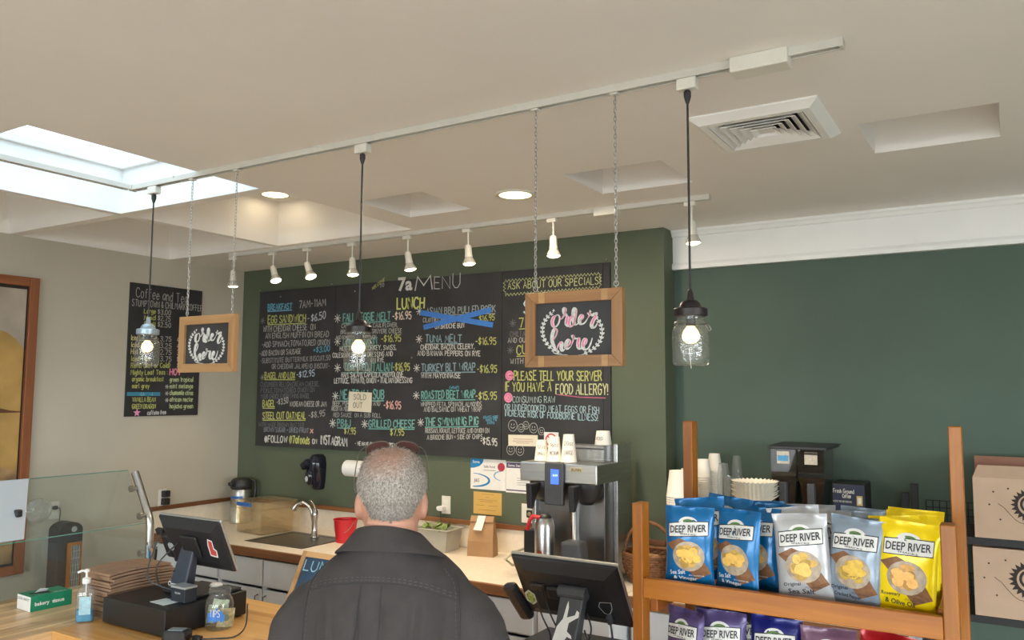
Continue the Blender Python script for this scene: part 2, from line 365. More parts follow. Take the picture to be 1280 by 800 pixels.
def font_mesh(text, bold=0.0):
    "printed letters as a flat mesh normalised to width 1: (verts2d, faces, height)"
    k = (text, bold)
    if k in _tc: return _tc[k]
    cu = bpy.data.curves.new('t', 'FONT'); cu.body = text; cu.offset = bold; cu.resolution_u = 2
    ob = bpy.data.objects.new('t', cu); col.objects.link(ob); bpy.context.view_layer.update()
    dg = bpy.context.evaluated_depsgraph_get(); me = bpy.data.meshes.new_from_object(ob.evaluated_get(dg))
    vs = [(v.co.x, v.co.y) for v in me.vertices]; fs = [list(p.vertices) for p in me.polygons]
    bpy.data.objects.remove(ob); bpy.data.curves.remove(cu); bpy.data.meshes.remove(me)
    x0 = min(v[0] for v in vs); x1 = max(v[0] for v in vs); y0 = min(v[1] for v in vs); y1 = max(v[1] for v in vs)
    s = 1/(x1-x0)
    _tc[k] = ([((a-x0)*s, (b-y0)*s) for a, b in vs], fs, (y1-y0)*s)
    return _tc[k]
def print_on(mb, text, fn, x0, y0, w, h=None, bold=0.01, shear=0.0, rot=0.0):
    "printed text from (x0, y0) with width w, height h; fn maps 2-d to 3-d"
    vs, fs, hh = font_mesh(text, bold); h = h or w*hh
    ca, sa = math.cos(rot), math.sin(rot)
    out = []
    for a, b in vs:
        u = a*w; v = b/hh*h + shear*a*w
        out.append(fn(x0+u*ca-v*sa, y0+u*sa+v*ca))
    mb.add(out, fs)
# ================================================================== THE SETTING
def slab(name, x0, x1, y0, y1, z0, z1, m, **k): return struct(MB().bb(x0, x1, y0, y1, z0, z1).build(name, m, **k))
slab('floor', XL-.1, XR+.1, YF-.1, YN+.1, -.1, 0, FLOORM)
def wall_cells(name, axis, at_, t, u0, u1, z0, z1, holes, m):
    "wall with rectangular openings, built of boxes"
    us = sorted({u0, u1} | {h[0] for h in holes} | {h[1] for h in holes}); zs = sorted({z0, z1} | {h[2] for h in holes} | {h[3] for h in holes})
    mb = MB()
    for i in range(len(us)-1):
        for j in range(len(zs)-1):
            uc, zc = (us[i]+us[i+1])/2, (zs[j]+zs[j+1])/2
            if any(h[0] < uc < h[1] and h[2] < zc < h[3] for h in holes): continue
            if axis == 'X': mb.bb(at_, at_+t, us[i], us[i+1], zs[j], zs[j+1])
            else: mb.bb(us[i], us[i+1], at_, at_+t, zs[j], zs[j+1])
    return struct(mb.build(name, m))
slab('wall_left', XL-.12, XL, YF-.1, YB+.2, 0, CZ+.35, CREAM)
slab('wall_back', XL, XC, YB, YB+.5, 0, CZ, GREEN)
slab('wall_back_recess', XC, XR+.1, YN, YN+.3, 0, CZ, GREEN2)
SW = [(-3.9, -1.7, .6, 2.5), (-1.5, .7, .6, 2.5), (.9, 3.1, .6, 2.5)]  # unseen street and side windows, added so daylight fills the room
RW = [(-3.0, -0.6, .6, 2.5), (-0.4, 2.0, .6, 2.5)]
wall_cells('wall_front', 'Y', YF-.12, .12, XL, XR+.12, 0, CZ, SW, WHITEP)
wall_cells('wall_right', 'X', XR, .12, YF, YN, 0, CZ, RW, GREEN2)
PANE = glass('window_pane_glass', (0.97, 0.98, 0.98))
def window(n, axis, at_, u0, u1, z0, z1):
    mb = MB(); w = .05
    def b(a0, a1, c0, c1, d=.05):
        if axis == 'Y': mb.bb(a0, a1, at_-d/2, at_+d/2, c0, c1)
        else: mb.bb(at_-d/2, at_+d/2, a0, a1, c0, c1)
    b(u0, u1, z0, z0+w); b(u0, u1, z1-w, z1); b(u0, u0+w, z0+w, z1-w); b(u1-w, u1, z0+w, z1-w); b((u0+u1)/2-w/2, (u0+u1)/2+w/2, z0+w, z1-w)
    o = struct(mb.build('window_%d' % n, WHITEP, bevel=.003))
    p = MB()
    if axis == 'Y': p.bb(u0+w, u1-w, at_-.003, at_+.003, z0+w, z1-w)
    else: p.bb(at_-.003, at_+.003, u0+w, u1-w, z0+w, z1-w)
    p.build('pane', PANE, o)
for i, (a, b_, c, d) in enumerate(SW): window(i+1, 'Y', YF-.06, a, b_, c, d)
for i, (a, b_, c, d) in enumerate(RW): window(i+4, 'X', XR+.06, a, b_, c, d)
slab('ground_outside', -30, 30, -30, 30, -.4, -.12, mat('asphalt', (.16, .16, .16), .9, 0, .2, 4))

# ceiling with its openings: skylight, three coffers, three shallow pockets
HOLES = {
 'skylight': SKY,
 'coffer': [(-4.07, -2.96, 2.665, 3.715), (-5.19, -4.12, 2.665, 3.715), (-5.19, -4.12, 1.53, 2.60)],
 'pocket': [(-2.766, -2.36, 3.03, 3.455), (-1.635, -1.188, 3.105, 3.505), (-.422, .006, 3.035, 3.447)],
}
allh = [SKY]+HOLES['coffer']+HOLES['pocket']
xs = sorted({XL, XR} | {h[0] for h in allh} | {h[1] for h in allh}); ys = sorted({YF, YN} | {h[2] for h in allh} | {h[3] for h in allh})
mb = MB()
for i in range(len(xs)-1):
    for j in range(len(ys)-1):
        a, b_ = (xs[i]+xs[i+1])/2, (ys[j]+ys[j+1])/2
        if any(h[0] < a < h[1] and h[2] < b_ < h[3] for h in allh): continue
        mb.bb(xs[i], xs[i+1], ys[j], ys[j+1], CZ, CZ+.05)
ceiling = struct(mb.build('ceiling', CEIL))
def well(h, depth, flare, name, m, top=True, lip=0.0):
    x0, x1, y0, y1 = h; mb = MB(); f = flare; z0, z1 = CZ, CZ+depth
    lo = [(x0, y0, z0), (x1, y0, z0), (x1, y1, z0), (x0, y1, z0)]
    hi = [(x0+f, y0+f, z1), (x1-f, y0+f, z1), (x1-f, y1-f, z1), (x0+f, y1-f, z1)]
    mb.add(lo+hi, [(0, 4, 5, 1), (1, 5, 6, 2), (2, 6, 7, 3), (3, 7, 4, 0)]+([(4, 7, 6, 5)] if top else []))
    # outer skin so the well has thickness
    mb.add([(v[0]+(-.04 if k in (0, 3, 4, 7) else .04), v[1]+(-.04 if k in (0, 1, 4, 5) else .04), v[2]+(.04 if k > 3 else 0)) for k, v in enumerate(lo+hi)],
           [(1, 5, 4, 0), (2, 6, 5, 1), (3, 7, 6, 2), (0, 4, 7, 3)]+([(5, 6, 7, 4)] if top else []))
    return mb.build(name, m, ceiling)
for h in HOLES['coffer']: well(h, .26, .10, 'coffer', CEIL)
for h in HOLES['pocket']: well(h, .20, .012, 'ceiling_pocket', CEIL)
well((SKY[0]+.003, SKY[1]-.003, SKY[2]+.003, SKY[3]-.003), .24, .0, 'skylight_shaft', WHITEP, top=False)
mb = MB(); x0, x1, y0, y1 = SKY; z = CZ+.24
for a in ((x0-.05, x0+.02, y0-.05, y1+.05), (x1-.02, x1+.05, y0-.05, y1+.05), (x0+.02, x1-.02, y0-.05, y0+.02), (x0+.02, x1-.02, y1-.02, y1+.05)):
    mb.bb(a[0], a[1], a[2], a[3], z, z+.04)
mb.build('skylight_frame', WHITEP, ceiling, bevel=.006)
MB().bb(x0+.01, x1-.01, y0+.01, y1-.01, z+.032, z+.038).build('skylight_pane', glass('skylight_glass', (.40, .435, .46), milk=.02, milkc=(.9, .95, 1)), ceiling)

# white fascia with mouldings over the recessed wall
mb = MB(); z0 = 2.63
mb.bb(XC, XR, YN-.02, YN, z0, CZ)
fas = struct(mb.build('trim_1', WHITEP))
def molding(name, prof, x0, x1, y, m, parent):
    mb = MB(); n = len(prof)
    mb.add([(x0, y-a, b) for a, b in prof]+[(x1, y-a, b) for a, b in prof], [(i, (i+1) % n, n+(i+1) % n, n+i) for i in range(n)]+[tuple(range(n))[::-1], tuple(range(n, 2*n))])
    return mb.build(name, m, parent)
molding('crown_moulding', [(.02, CZ), (.05, CZ), (.05, CZ-.012), (.04, CZ-.02), (.034, CZ-.036), (.02, CZ-.04)], XC, XR, YN, WHITEP, fas)
molding('lower_moulding', [(.02, z0+.03), (.03, z0+.028), (.036, z0+.012), (.036, z0-.01), (0, z0-.01), (0, z0+.03)], XC, XR, YN, WHITEP, fas)

# backsplash and its wooden trim
mb = MB(); mb.bb(XL+.001, XC, YB-.015, YB, .91, 1.06); mb.bb(XL, XL+.015, 3.66, YB-.015, .91, 1.06)
bs = struct(mb.build('trim_2', LAMIN))
MB().bb(XL+.001, XC, YB-.028, YB, 1.055, 1.083).build('wood_cap', NOSING, bs, bevel=.003)
MB().bb(XL, XL+.028, 3.64, YB-.028, 1.055, 1.083).build('wood_cap', NOSINGY, bs, bevel=.003)
slab('baseboard_left', XL, XL+.015, YF, 3.6, 0, .1, WHITEP)

# ================================================================== CEILING FITTINGS
TZ = CZ-.002
TRK = mat('track_enamel', (.62, .60, .54), .4, 0, .03, 20)
def track(name, label, x0, x1, y, elbow=None):
    t = thing(name, label, 'track light rail', (x0, y, CZ))
    mb = MB(); L_ = x1-x0
    for a in (-.0135, .0135): mb.bb(0, L_, a-.0035, a+.0035, -.024, 0)
    mb.bb(0, L_, -.012, .012, -.008, 0)
    mb.build('rail', TRK, t, bevel=.0015)
    MB().bb(0, L_, -.0098, .0098, -.0085, -.0075).build('rail_slot', mat('rail_slot_dark', (.05, .05, .05), .6), t)
    for xx in (0, L_): MB().bb(xx-.006, xx+.006, -.018, .018, -.026, 0).build('end_cap', TRK, t, bevel=.002)
    return t
YT = 2.265
t1 = track('track_rail', 'long white track rail nearer the camera carrying the jar lamps and signs', -3.46, -.35, YT)
mb = MB(); o_ = (-3.46, YT)
for a in (-.0135, .0135): mb.bb(a-.0035, a+.0035, -1.2, -.018, -.024, 0)
mb.bb(-.012, .012, -1.2, -.018, -.008, 0); mb.build('side_rail', TRK, t1, bevel=.0015)
mb = MB(); mb.bb(2.815, 2.975, -.035, .035, -.045, 0); mb.build('feed_box', IVORY, t1, bevel=.004)
for xx in (.32, 1.2, 2.1): MB().bb(xx-.006, xx+.006, -.022, .022, -.004, 0).build('rail_clip', IVORY, t1)
YT2 = 3.775
t2 = track('track_rail', 'white track rail over the menu board carrying the spotlights', -4.60, -1.20, YT2)
MB().bb(2.80, 2.93, -.03, .03, -.045, 0).build('feed_box', IVORY, t2, bevel=.004)

LAMPW = emis('spot_lens_light', (1.0, .80, .50), 9)
def spot_mesh(first=[None]):
    pass
def track_spot(x, label, tilt, yaw_, tx):
    t = thing('track_spotlight', label, 'spotlight', (x, YT2, CZ-.024), group='white track spotlights over the menu board')
    MB().bb(-.035, .02, -.014, .014, -.022, 0).build('adapter', IVORY, t, bevel=.003)
    MB().cyl((0, 0, -.022), (0, 0, -.105), .0045).build('stem', IVORY, t)
    # the lamp holder hangs from the stem and tips towards the board
    rot = Matrix.Rotation(yaw_, 4, 'Z') @ Matrix.Rotation(tilt, 4, 'X')
    Mx = Matrix.Translation((0, 0, -.105)) @ rot
    hd = MB().lathe([(.008, .012), (.017, .008), (.0195, -.005), (.0205, -.045), (.022, -.05), (.0225, -.062)], 20).xf(Mx).build('lamp_holder', IVORY, t, 40)
    lp = MB().lathe([(.021, -.06), (.030, -.078), (.0365, -.092), (.0375, -.098), (.034, -.1)], 24, caps=False).xf(Mx).build('reflector_lamp', mat('reflector_glass', (.75, .73, .66), .15, .4, .03), t, 40)
    MB().lathe([(.0001, -.110), (.014, -.1085), (.026, -.105), (.0365, -.098)], 24, caps=False).xf(Mx).build('lens', LAMPW, lp)
    l = bpy.data.lights.new('spot_beam', 'SPOT'); l.energy = 18; l.color = (1, .80, .56); l.spot_size = R(84); l.spot_blend = .9; l.shadow_soft_size = .03
    lo = bpy.data.objects.new('spot_beam', l); col.objects.link(lo); lo.parent = t
    lo.matrix_local = Mx @ Matrix.Translation((0, 0, -.116))
SPX = [(-4.575, 'first from the left wall, half hidden by a chain', .05, 0), (-4.18, 'second from the left wall, tipped sideways', .42, -1.75),
       (-3.865, 'third from the left wall, tipped sideways', .50, -1.75), (-3.475, 'fourth from the left wall, pointing nearly down', .12, -1.9),
       (-3.035, 'fifth from the left wall, over the menu heading', .18, -1.2), (-2.60, 'right over the blue cross on the menu, sixth along', .12, -1.9),
       (-2.05, 'between the two chains of the bigger sign', .10, -2.4), (-1.287, 'at the end of the rail beside the white fascia', .08, -1.9)]
for x, lb, ti, ya in SPX:
    track_spot(x, 'white track spotlight '+lb, ti, ya, 0)

# recessed downlights
def downlight(x, y, label, e, z=CZ):
    t = thing('recessed_downlight', label, 'ceiling light', (x, y, z))
    MB().lathe([(.075, 0), (.098, 0), (.1, -.004), (.096, -.008), (.078, -.006)], 32, caps=False).build('trim_ring', IVORY, t, 40)
    MB().lathe([(.0001, -.001), (.078, -.003)], 32, caps=False).build('diffuser', emis('downlight_glow', (1.0, .84, .52), 5), t)
    l = bpy.data.lights.new('downlight_beam', 'AREA'); l.shape = 'DISK'; l.size = .14; l.energy = e; l.color = (1, .82, .6)
    lo = bpy.data.objects.new('downlight_beam', l); col.objects.link(lo); lo.parent = t; lo.location = (0, 0, -.012)
p = P(644, 243, Z=CZ); downlight(p.x, p.y, 'round recessed ceiling light lit yellow between the two shallow pockets', 14)
p = P(338, 241, Z=CZ); q2 = P(344, 243, Z=CZ+.258); downlight(q2.x, q2.y, 'recessed ceiling light inside the coffer, showing as a sliver past its edge', .35, CZ+.259)

# air diffuser
vx0, vx1, vy0, vy1 = -.925, -.485, 2.665, 3.09
vt = thing('ceiling_vent', 'white square ceiling air vent of nested louvres', 'vent', ((vx0+vx1)/2, (vy0+vy1)/2, CZ))
a = .215
def sq_ring(ro, ri, zo, zi, th=.0):
    mb = MB()
    q = lambda r, z: [(-r, -r, z), (r, -r, z), (r, r, z), (-r, r, z)]
    mb.ring([q(ro, zo), q(ri, zi), q(ri, zi+.002), q(ro, zo+.002), q(ro, zo)], True, False)
    return mb
mb = MB()
q = lambda r, z: [(-r, -r, z), (r, -r, z), (r, r, z), (-r, r, z)]
mb.ring([q(a, 0), q(a, -.006), q(a-.03, -.028), q(a-.055, -.028), q(a-.055, 0)], True, False)
mb.build('frame', WHITEP, vt)
for k in range(5):
    r = a-.058-k*.028
    sq_ring(r, max(r-.03, .02), -.028, -.006).build('louvre', WHITEP, vt)
MB().box((0, 0, -.02), (.05, .05, .003)).build('centre_plate', WHITEP, vt)
MB().box((0, 0, -.0015), (2*a-.11, 2*a-.11, .002)).build('dark_duct', mat('duct_dark', (.02, .02, .02), .9), vt)

# ================================================================== HANGING JAR LAMPS AND SIGNS
JG = glass('jar_glass', (.93, .94, .93), refl=1.9, milk=.045, bump=1.0, milkc=(.8, .8, .76), rough=.05)
def jar_lamp(x, ztop, label, capm, s=1.0):
    t = thing('jar_pendant_lamp', label, 'pendant lamp', (x, YT, CZ-.024), group='glass jar pendant lamps on the track rail')
    zt = ztop-(CZ-.024)   # top of the lid, local
    MB().bb(-.03, .03, -.016, .016, -.035, 0).build('adapter', IVORY, t, bevel=.004)
    MB().lathe([(.006, -.035), (.011, -.04), (.011, -.055), (.005, -.075)], 12).build('cord_grip', BLACKP, t, 40)
    MB().cyl((0, 0, -.06), (0, 0, zt+.03), .0035, n=8).build('cord', BLACKP, t)
    MB().lathe([(.004, zt+.045), (.009, zt+.035), (.011, zt+.014), (.022, zt+.010), (.029, zt+.002), (.032, zt-.008), (.046, zt-.011), (.0485, zt-.014), (.0485, zt-.033), (.044, zt-.035)], 28).build('lid', capm, t, 35)
    j = zt-.034
    prof = [(.040, j), (.040, j-.012), (.0425, j-.013), (.040, j-.016), (.041, j-.026), (.048, j-.036), (.0525, j-.048), (.0535, j-.07), (.0525, j-.12), (.0525, j-.15), (.050, j-.158), (.044, j-.164), (.0001, j-.158)]
    prof = [(r, j+(z-j)*.87) for r, z in prof]
    MB().lathe(prof, 36, caps=False).build('jar', JG, t, 50)
    w = [(.046*math.cos(2*PI*i/20), .046*math.sin(2*PI*i/20), j-.022+.004*math.sin(4*PI*i/20)) for i in range(20)]
    MB().tube(w, .0016, 5, True).build('wire_bail', STEELD, t)
    MB().tube([(.046, 0, j-.022), (.056, -.004, j-.03), (.06, 0, j-.04), (.053, .004, j-.043)], .0016, 5).build('wire_hook', STEELD, t)
    MB().cyl((0, 0, j+.004), (0, 0, j-.028), .014, n=16).build('socket', BLACKP, t)
    b = [(.010, j-.026), (.013, j-.032), (.021, j-.042), (.025, j-.055), (.0225, j-.068), (.013, j-.077), (.0001, j-.080)]
    MB().lathe(b, 24, caps=False).build('bulb', emis('warm_bulb_glow', (1.0, .76, .38), 1.7), t, 60)
    MB().tube([(-.006, 0, j-.09), (0, 0, j-.15)], .001, 4).build('pull_thread', WHITE, t)
jar_lamp(-.78, 2.155, 'glass jar lamp hanging before the recessed green wall', mat('dark_bronze', (.035, .03, .03), .4, .6, .1))
jar_lamp(-2.045, 2.152, 'glass jar lamp hanging before the chalk menu', mat('dark_bronze', (.035, .03, .03), .4, .6, .1))
jar_lamp(-3.30, 2.185, 'glass jar lamp with sky-lit blue grey lid before the coffee price board', mat('lid_painted_sky_sheen', (.34, .42, .48), .3, .4, .1))  # pale blue from the skylight is put into this lid's colour

def stroke2d(mb, pts, w, fn, taper=True, off=0.0):
    c = cat_rom([(p[0], p[1]) for p in pts], 5); n = len(c); mb.lift = getattr(mb, 'lift', 0)+1; off += mb.lift*.00004
    vs = []
    for i in range(n):
        d = (c[min(i+1, n-1)]-c[max(i-1, 0)])
        t = d.normalized() if d.length > 1e-7 else Vector((1, 0)); s = Vector((-t.y, t.x)); u = i/(n-1)
        hw = w*(0.55+0.75*max(0, t.y))*(min(1, .4+4*min(u, 1-u)) if taper else 1)/2      # brush is fatter on the downstroke
        vs += [fn(*(c[i]-s*hw), off), fn(*(c[i]+s*hw), off)]
    mb.add(vs, [(2*i, 2*i+2, 2*i+3, 2*i+1) for i in range(n-1)])
ORDER = [
 [(285,262),(268,275),(258,305),(264,332),(280,337),(297,318),(306,285),(300,262),(284,258)], [(306,285),(322,280),(340,245),(347,222),(341,212),(333,222),(336,245),(352,262),(360,262)],[(360,262),(352,290),(350,318),(362,330),(372,322)],
 [(404,268),(388,264),(372,285),(366,315),(376,333),(392,322),(404,290),(412,245),(412,218),(402,212),(394,235),(394,285),(402,318),(416,318),(430,300)],
 [(430,300),(452,278),(456,260),(446,257),(434,278),(433,305),(446,316),(466,305),(484,275)],
 [(484,275),(496,250),(490,236),(500,252),(520,248),(534,240),(540,254)], [(540,254),(520,285),(508,318),(514,338),(530,332),(544,305)],
 [(262,430),(278,405),(290,370),(285,354),(270,358),(258,395),(258,435),(270,470),(286,498)], [(286,498),(296,462),(312,440),(320,450),(316,478),(326,496),(340,482)],
 [(340,482),(366,455),(374,432),(364,422),(350,440),(346,470),(358,482),(378,465)], [(378,465),(392,425),(396,400),(390,392),(398,410),(420,412),(432,405)],[(432,405),(424,440),(426,470),(438,480),(452,468)],
 [(452,468),(472,445),(478,420),(468,414),(456,435),(454,468),(468,484),(490,470),(506,430),(512,405)],
]
def order_sign(x0, x1, zt, zb, label, bright, chx, tiltx=0.0):
    "framed chalkboard on two chains; local origin at the middle of its top edge"
    w, h = x1-x0, zt-zb; fw = .036
    t = thing('hanging_sign', label, 'sign', ((x0+x1)/2, YT, zt))
    fr = [MB().add([(-w/2, -.012, 0), (w/2, -.012, 0), (w/2-fw, -.012, -fw), (-w/2+fw, -.012, -fw), (-w/2, .012, 0), (w/2, .012, 0), (w/2-fw, .012, -fw), (-w/2+fw, .012, -fw)],
              [(0, 3, 2, 1), (4, 5, 6, 7), (0, 1, 5, 4), (2, 3, 7, 6), (0, 4, 7, 3), (1, 2, 6, 5)])]
    fr.append(MB().add([(-w/2, -.012, -h), (w/2, -.012, -h), (w/2-fw, -.012, -h+fw), (-w/2+fw, -.012, -h+fw), (-w/2, .012, -h), (w/2, .012, -h), (w/2-fw, .012, -h+fw), (-w/2+fw, .012, -h+fw)],
              [(0, 1, 2, 3), (4, 7, 6, 5), (0, 4, 5, 1), (2, 6, 7, 3), (0, 3, 7, 4), (1, 5, 6, 2)]))
    for sx in (-1, 1):
        fr.append(MB().add([(sx*w/2, -.012, 0), (sx*w/2, -.012, -h), (sx*(w/2-fw), -.012, -h+fw), (sx*(w/2-fw), -.012, -fw), (sx*w/2, .012, 0), (sx*w/2, .012, -h), (sx*(w/2-fw), .012, -h+fw), (sx*(w/2-fw), .012, -fw)],
              [(0, 1, 2, 3), (4, 7, 6, 5), (0, 4, 5, 1), (2, 6, 7, 3), (0, 3, 7, 4), (1, 5, 6, 2)] if sx < 0 else [(0, 3, 2, 1), (4, 5, 6, 7), (0, 1, 5, 4), (2, 3, 7, 6), (0, 4, 7, 3), (1, 2, 6, 5)]))
    for k, m in enumerate(fr): m.build('frame_rail', ((OAKX, OAKX, OAKZ, OAKZ) if bright else (BROX, BROX, BROZ, BROZ))[k], t, bevel=.0015)
    if not bright:
        for xx in (-w*.32, w*.33):
            for zz in (-fw/2, -h+fw/2): MB().box((xx, -.0125, zz), (.022, .002, fw*.96)).build('frame_patch', wood('pale_oak', (.34, .18, .065), (.46, .26, .10), 'X'), t)
    MB().box((0, .003, -h/2), (w-2*fw+.004, .006, h-2*fw+.004)).build('chalkboard', CHALKB, t)
    iw, ih = w-2*fw, h-2*fw
    def fn(px, py, off=0):
        tx = 192-(px-152)/482*42; bx = 535-(px-152)/482*23
        u = (px-152)/484; v = (py-tx)/(bx-tx)
        return (-iw/2+u*iw, -.0012-off, -fw-v*ih)
    mb = MB()
    for s in ORDER: stroke2d(mb, s, 19, fn)
    mb.build('white_lettering', chalk(CX), t)
    mb = MB()
    for i, s in enumerate(ORDER):
        if not bright or i in (99,): stroke2d(mb, s[:max(3, int(len(s)*.62))], 8, fn, off=.0012)
    if mb.f: mb.build('pink_lettering', chalk((.8, .2, .36)), t)
    for sgn in (-1, 1):
        mb = MB(); pts = []
        for k in range(26):
            a_ = R(128+k*(250-128)/25); px = 383+sgn*-1*math.cos(a_)*-1*192 if sgn < 0 else 383-math.cos(a_)*192
            px = 383+sgn*abs(math.cos(a_))*(190 if math.cos(a_) < 0 else 190); py = 365-math.sin(a_)*160
            pts.append((px, py))
        stroke2d(mb, pts[::3]+[pts[-1]], 5, fn)
        for k in range(2, 26, 2):
            p0 = Vector(pts[k]); d = (Vector(pts[k-1])-p0).normalized()
            for sd in (-1, 1):
                e = Vector((-d.y, d.x))*sd; tip = p0+(d*18+e*15); m1 = p0+(d*15+e*2); m2 = p0+(d*3+e*12)
                mb.add([fn(*p0, .0006), fn(*m1, .0006), fn(*tip, .0006), fn(*m2, .0006)], [(0, 1, 2, 3)])
        tip = Vector(pts[0])
        mb.add([fn(tip.x, tip.y), fn(tip.x+8, tip.y-8), fn(tip.x+sgn*-2, tip.y-20), fn(tip.x-8, tip.y-8)], [(0, 1, 2, 3)])
        if sgn < 0: stroke2d(mb, [(262,508),(290,518),(325,522),(358,522)], 8, fn)
        else: stroke2d(mb, [(422,522),(450,518),(480,506)], 8, fn)
        mb.build('laurel_branch', chalk(CX), t)
    for cx_ in chx:
        lx = cx_-(x0+x1)/2
        MB().tube([(lx+.008*math.cos(2*PI*i/12), 0, .014+.008*math.sin(2*PI*i/12)) for i in range(12)], .0018, 6, True).build('screw_eye', CHAINM, t)
        MB().cyl((lx, 0, -.004), (lx, 0, .007), .0018, n=6).build('eye_shank', CHAINM, t)
        top = CZ-.024-zt; n = int((top-.022)/.0135); mb = MB(); st = (top-.022)/n
        for k in range(n+1):
            zc = .022+k*st; pts = []
            for i in range(10):
                a_ = 2*PI*i/10; uu = .0042*math.cos(a_); vv = .0095*math.sin(a_)
                pts.append((lx+uu, 0, zc+vv) if k % 2 else (lx, uu, zc+vv))
            mb.tube(pts, .0013, 4, True)
        mb.build('chain', CHAINM, t, label='zinc chain')
        MB().bb(lx-.012, lx+.012, -.012, .012, top-.006, top+.0).build('rail_hook', IVORY, t)
order_sign(-1.327, -.988, 2.218, 1.980, 'wood framed chalk sign with pink and white lettering hung before the menu', False, (-1.295, -1.012))
order_sign(-3.066, -2.712, 2.218, 1.978, 'smaller looking pale framed chalk sign with plain white lettering by the coffee board', True, (-3.03, -2.742))
# ================================================================== MENU BOARD
BY = YB-.02
def onb(x, y): return P(x, y, Y=BY-.0005)
bx = [P(325, 362, Y=BY).x, P(420, 352, Y=BY).x, P(628, 336, Y=BY).x, P(762, 323, Y=BY).x]
bz0, bz1 = 1.482, 2.672
menu = thing('menu_board', 'huge black chalkboard menu of breakfast, lunch and specials on the green wall', 'chalkboard', (bx[0], BY, bz0))
def mbx(x0, x1, m, nm): MB().bb(x0-bx[0]+.002, x1-bx[0]-.002, 0, .018, 0, bz1-bz0).build(nm, m, menu, bevel=.001)
mbx(bx[0], bx[1], CHALKB, 'board_panel'); mbx(bx[1], bx[2], CHALKB, 'board_panel'); mbx(bx[2], bx[3]-.045, CHALKB, 'board_panel')
MB().bb(bx[3]-.045-bx[0], bx[3]-bx[0], .002, .018, 0, bz1-bz0).build('board_edge', CHALKB, menu)
for px, py in [(325.5,363),(415,355),(627,336),(758,325),(351,371),(444,364),(765,531),(511,394),(515,447)]:
    q_ = P(px, py, Y=BY); 
    if q_.x < bx[3]-.01: MB().cyl((q_.x-bx[0], -.003, q_.z-bz0), (q_.x-bx[0], .001, q_.z-bz0), .006, n=8).build('screw', CHROME, menu)
UP = Vector((0, 0, 1)); NB = Vector((0, -1, 0)); Ob = Vector((bx[0], BY, bz0))
def ch(text, x0, y0, x1, y1, h, c, lw=.10, under=None, jit=.12):
    p0 = onb(x0, y0)-Ob; p1 = onb(x1, y1)-Ob; hh = (onb(x0, y0-h)-Ob).z-p0.z
    line_on(menu, text, p0, p1, hh, NB, UP, c, lw, jit, under=under)
def star(x, y, r, c=CX):
    p = onb(x, y)-Ob; s = (onb(x+r, y)-Ob-p).length; mb = MB()
    for k in range(4):
        d = Vector((math.cos(k*PI/4+.1), 0, math.sin(k*PI/4+.1)))*s
        ribbon(mb, [(p-d, NB), (p+d, NB)], s*.16, .0012)
    mb.build('chalk_star', chalk(c), menu)
# breakfast
ch('BREAKFAST', 335,388, 365,386, 7, (.14,.36,.50), .2, under=1); ch('7AM-11AM', 374,385, 407,382, 8.5, CW, .13)
ch('EGG SANDWICH', 335,404, 382,402, 9, CY, .15, under=1); ch('-', 384,402, 387,401.5, 8, CW); ch('$6.50', 389,402, 407,398, 8.5, (.5,.52,.56), .14)
ch('WITH CHEDDAR CHEESE  ON', 329,415, 394,412, 7, CW, .12); ch('AN ENGLISH MUFFIN ON BREAD', 332,423, 411,421, 6.5, CW, .12)
ch('-ADD SPINACH,TOMATO,RED ONION', 328,434, 412,431, 6.5, (.42,.42,.42), .12); ch('-ADD BACON OR SAUSAGE', 325,445, 376,442, 6, CW, .13); ch('+$3.00', 392,441, 412,439, 7, CB, .14)
ch('-SUBSTITUTE BUTTERMILK BISCUIT.50', 326,454, 413,450, 5.5, (.33,.33,.33), .13); ch('OR CHEDDAR JALAPENO BISCUIT-', 340,461, 412,460, 5.5, (.33,.33,.33), .13)
ch('BAGEL AND LOX', 331,473, 369,473, 7.5, CY, .16, under=1); ch('-$12.95', 371,472, 393,470, 7.5, (.45,.55,.65), .14)
for i, tx in enumerate(('CUCUMBER RELISH,CREAM CHEESE,', 'PICKLE,TOMATO,RED ONION ON', 'YOUR CHOICE EVERYTHING BAGEL')): ch(tx, 326, 483.5+i*7.5, 399-i*6, 482.5+i*7.5, 5.5, CG, .14)
ch('BAGEL', 328.5,508.5, 343.5,508.5, 8, CY, .16, under=1); ch('-$3.50', 346,506, 360,504, 7, CW, .13); ch('W/CREAM CHEESE OR JAM', 362,508, 408,508, 6, CW, .13)
ch('STEEL CUT OATMEAL', 328.5,523.5, 382,523.5, 8, CY, .16, under=1); ch('-$8.95', 386,523, 406,520, 7.5, CW, .12)
ch('WITH MADE BROWN BUTTER', 323,533, 380,534, 5, CG, .14); ch('BROWN SUGAR + DRIED FRUIT', 330,539.5, 386,541, 5.5, (.22,.24,.28), .14); ch('x', 388,541, 391,541, 7, CR, .2)
ch('@FOLLOW', 331,552.5, 359,553.5, 8, CX, .15); ch('@7afoods', 362,553.5, 387,555, 9, CY, .18); ch('ON', 390.5,554.5, 396,555, 6, CX, .18); ch('INSTAGRAM', 400.5,555, 434,557.5, 10.5, CX, .14)
ch('- WE HAVE GLUTEN FREE BREAD', 444,556.5, 497,559, 4.5, CX, .2)
star(328.5,401,3,(.2,.2,.2)); star(328,472,2.6,(.3,.3,.2))
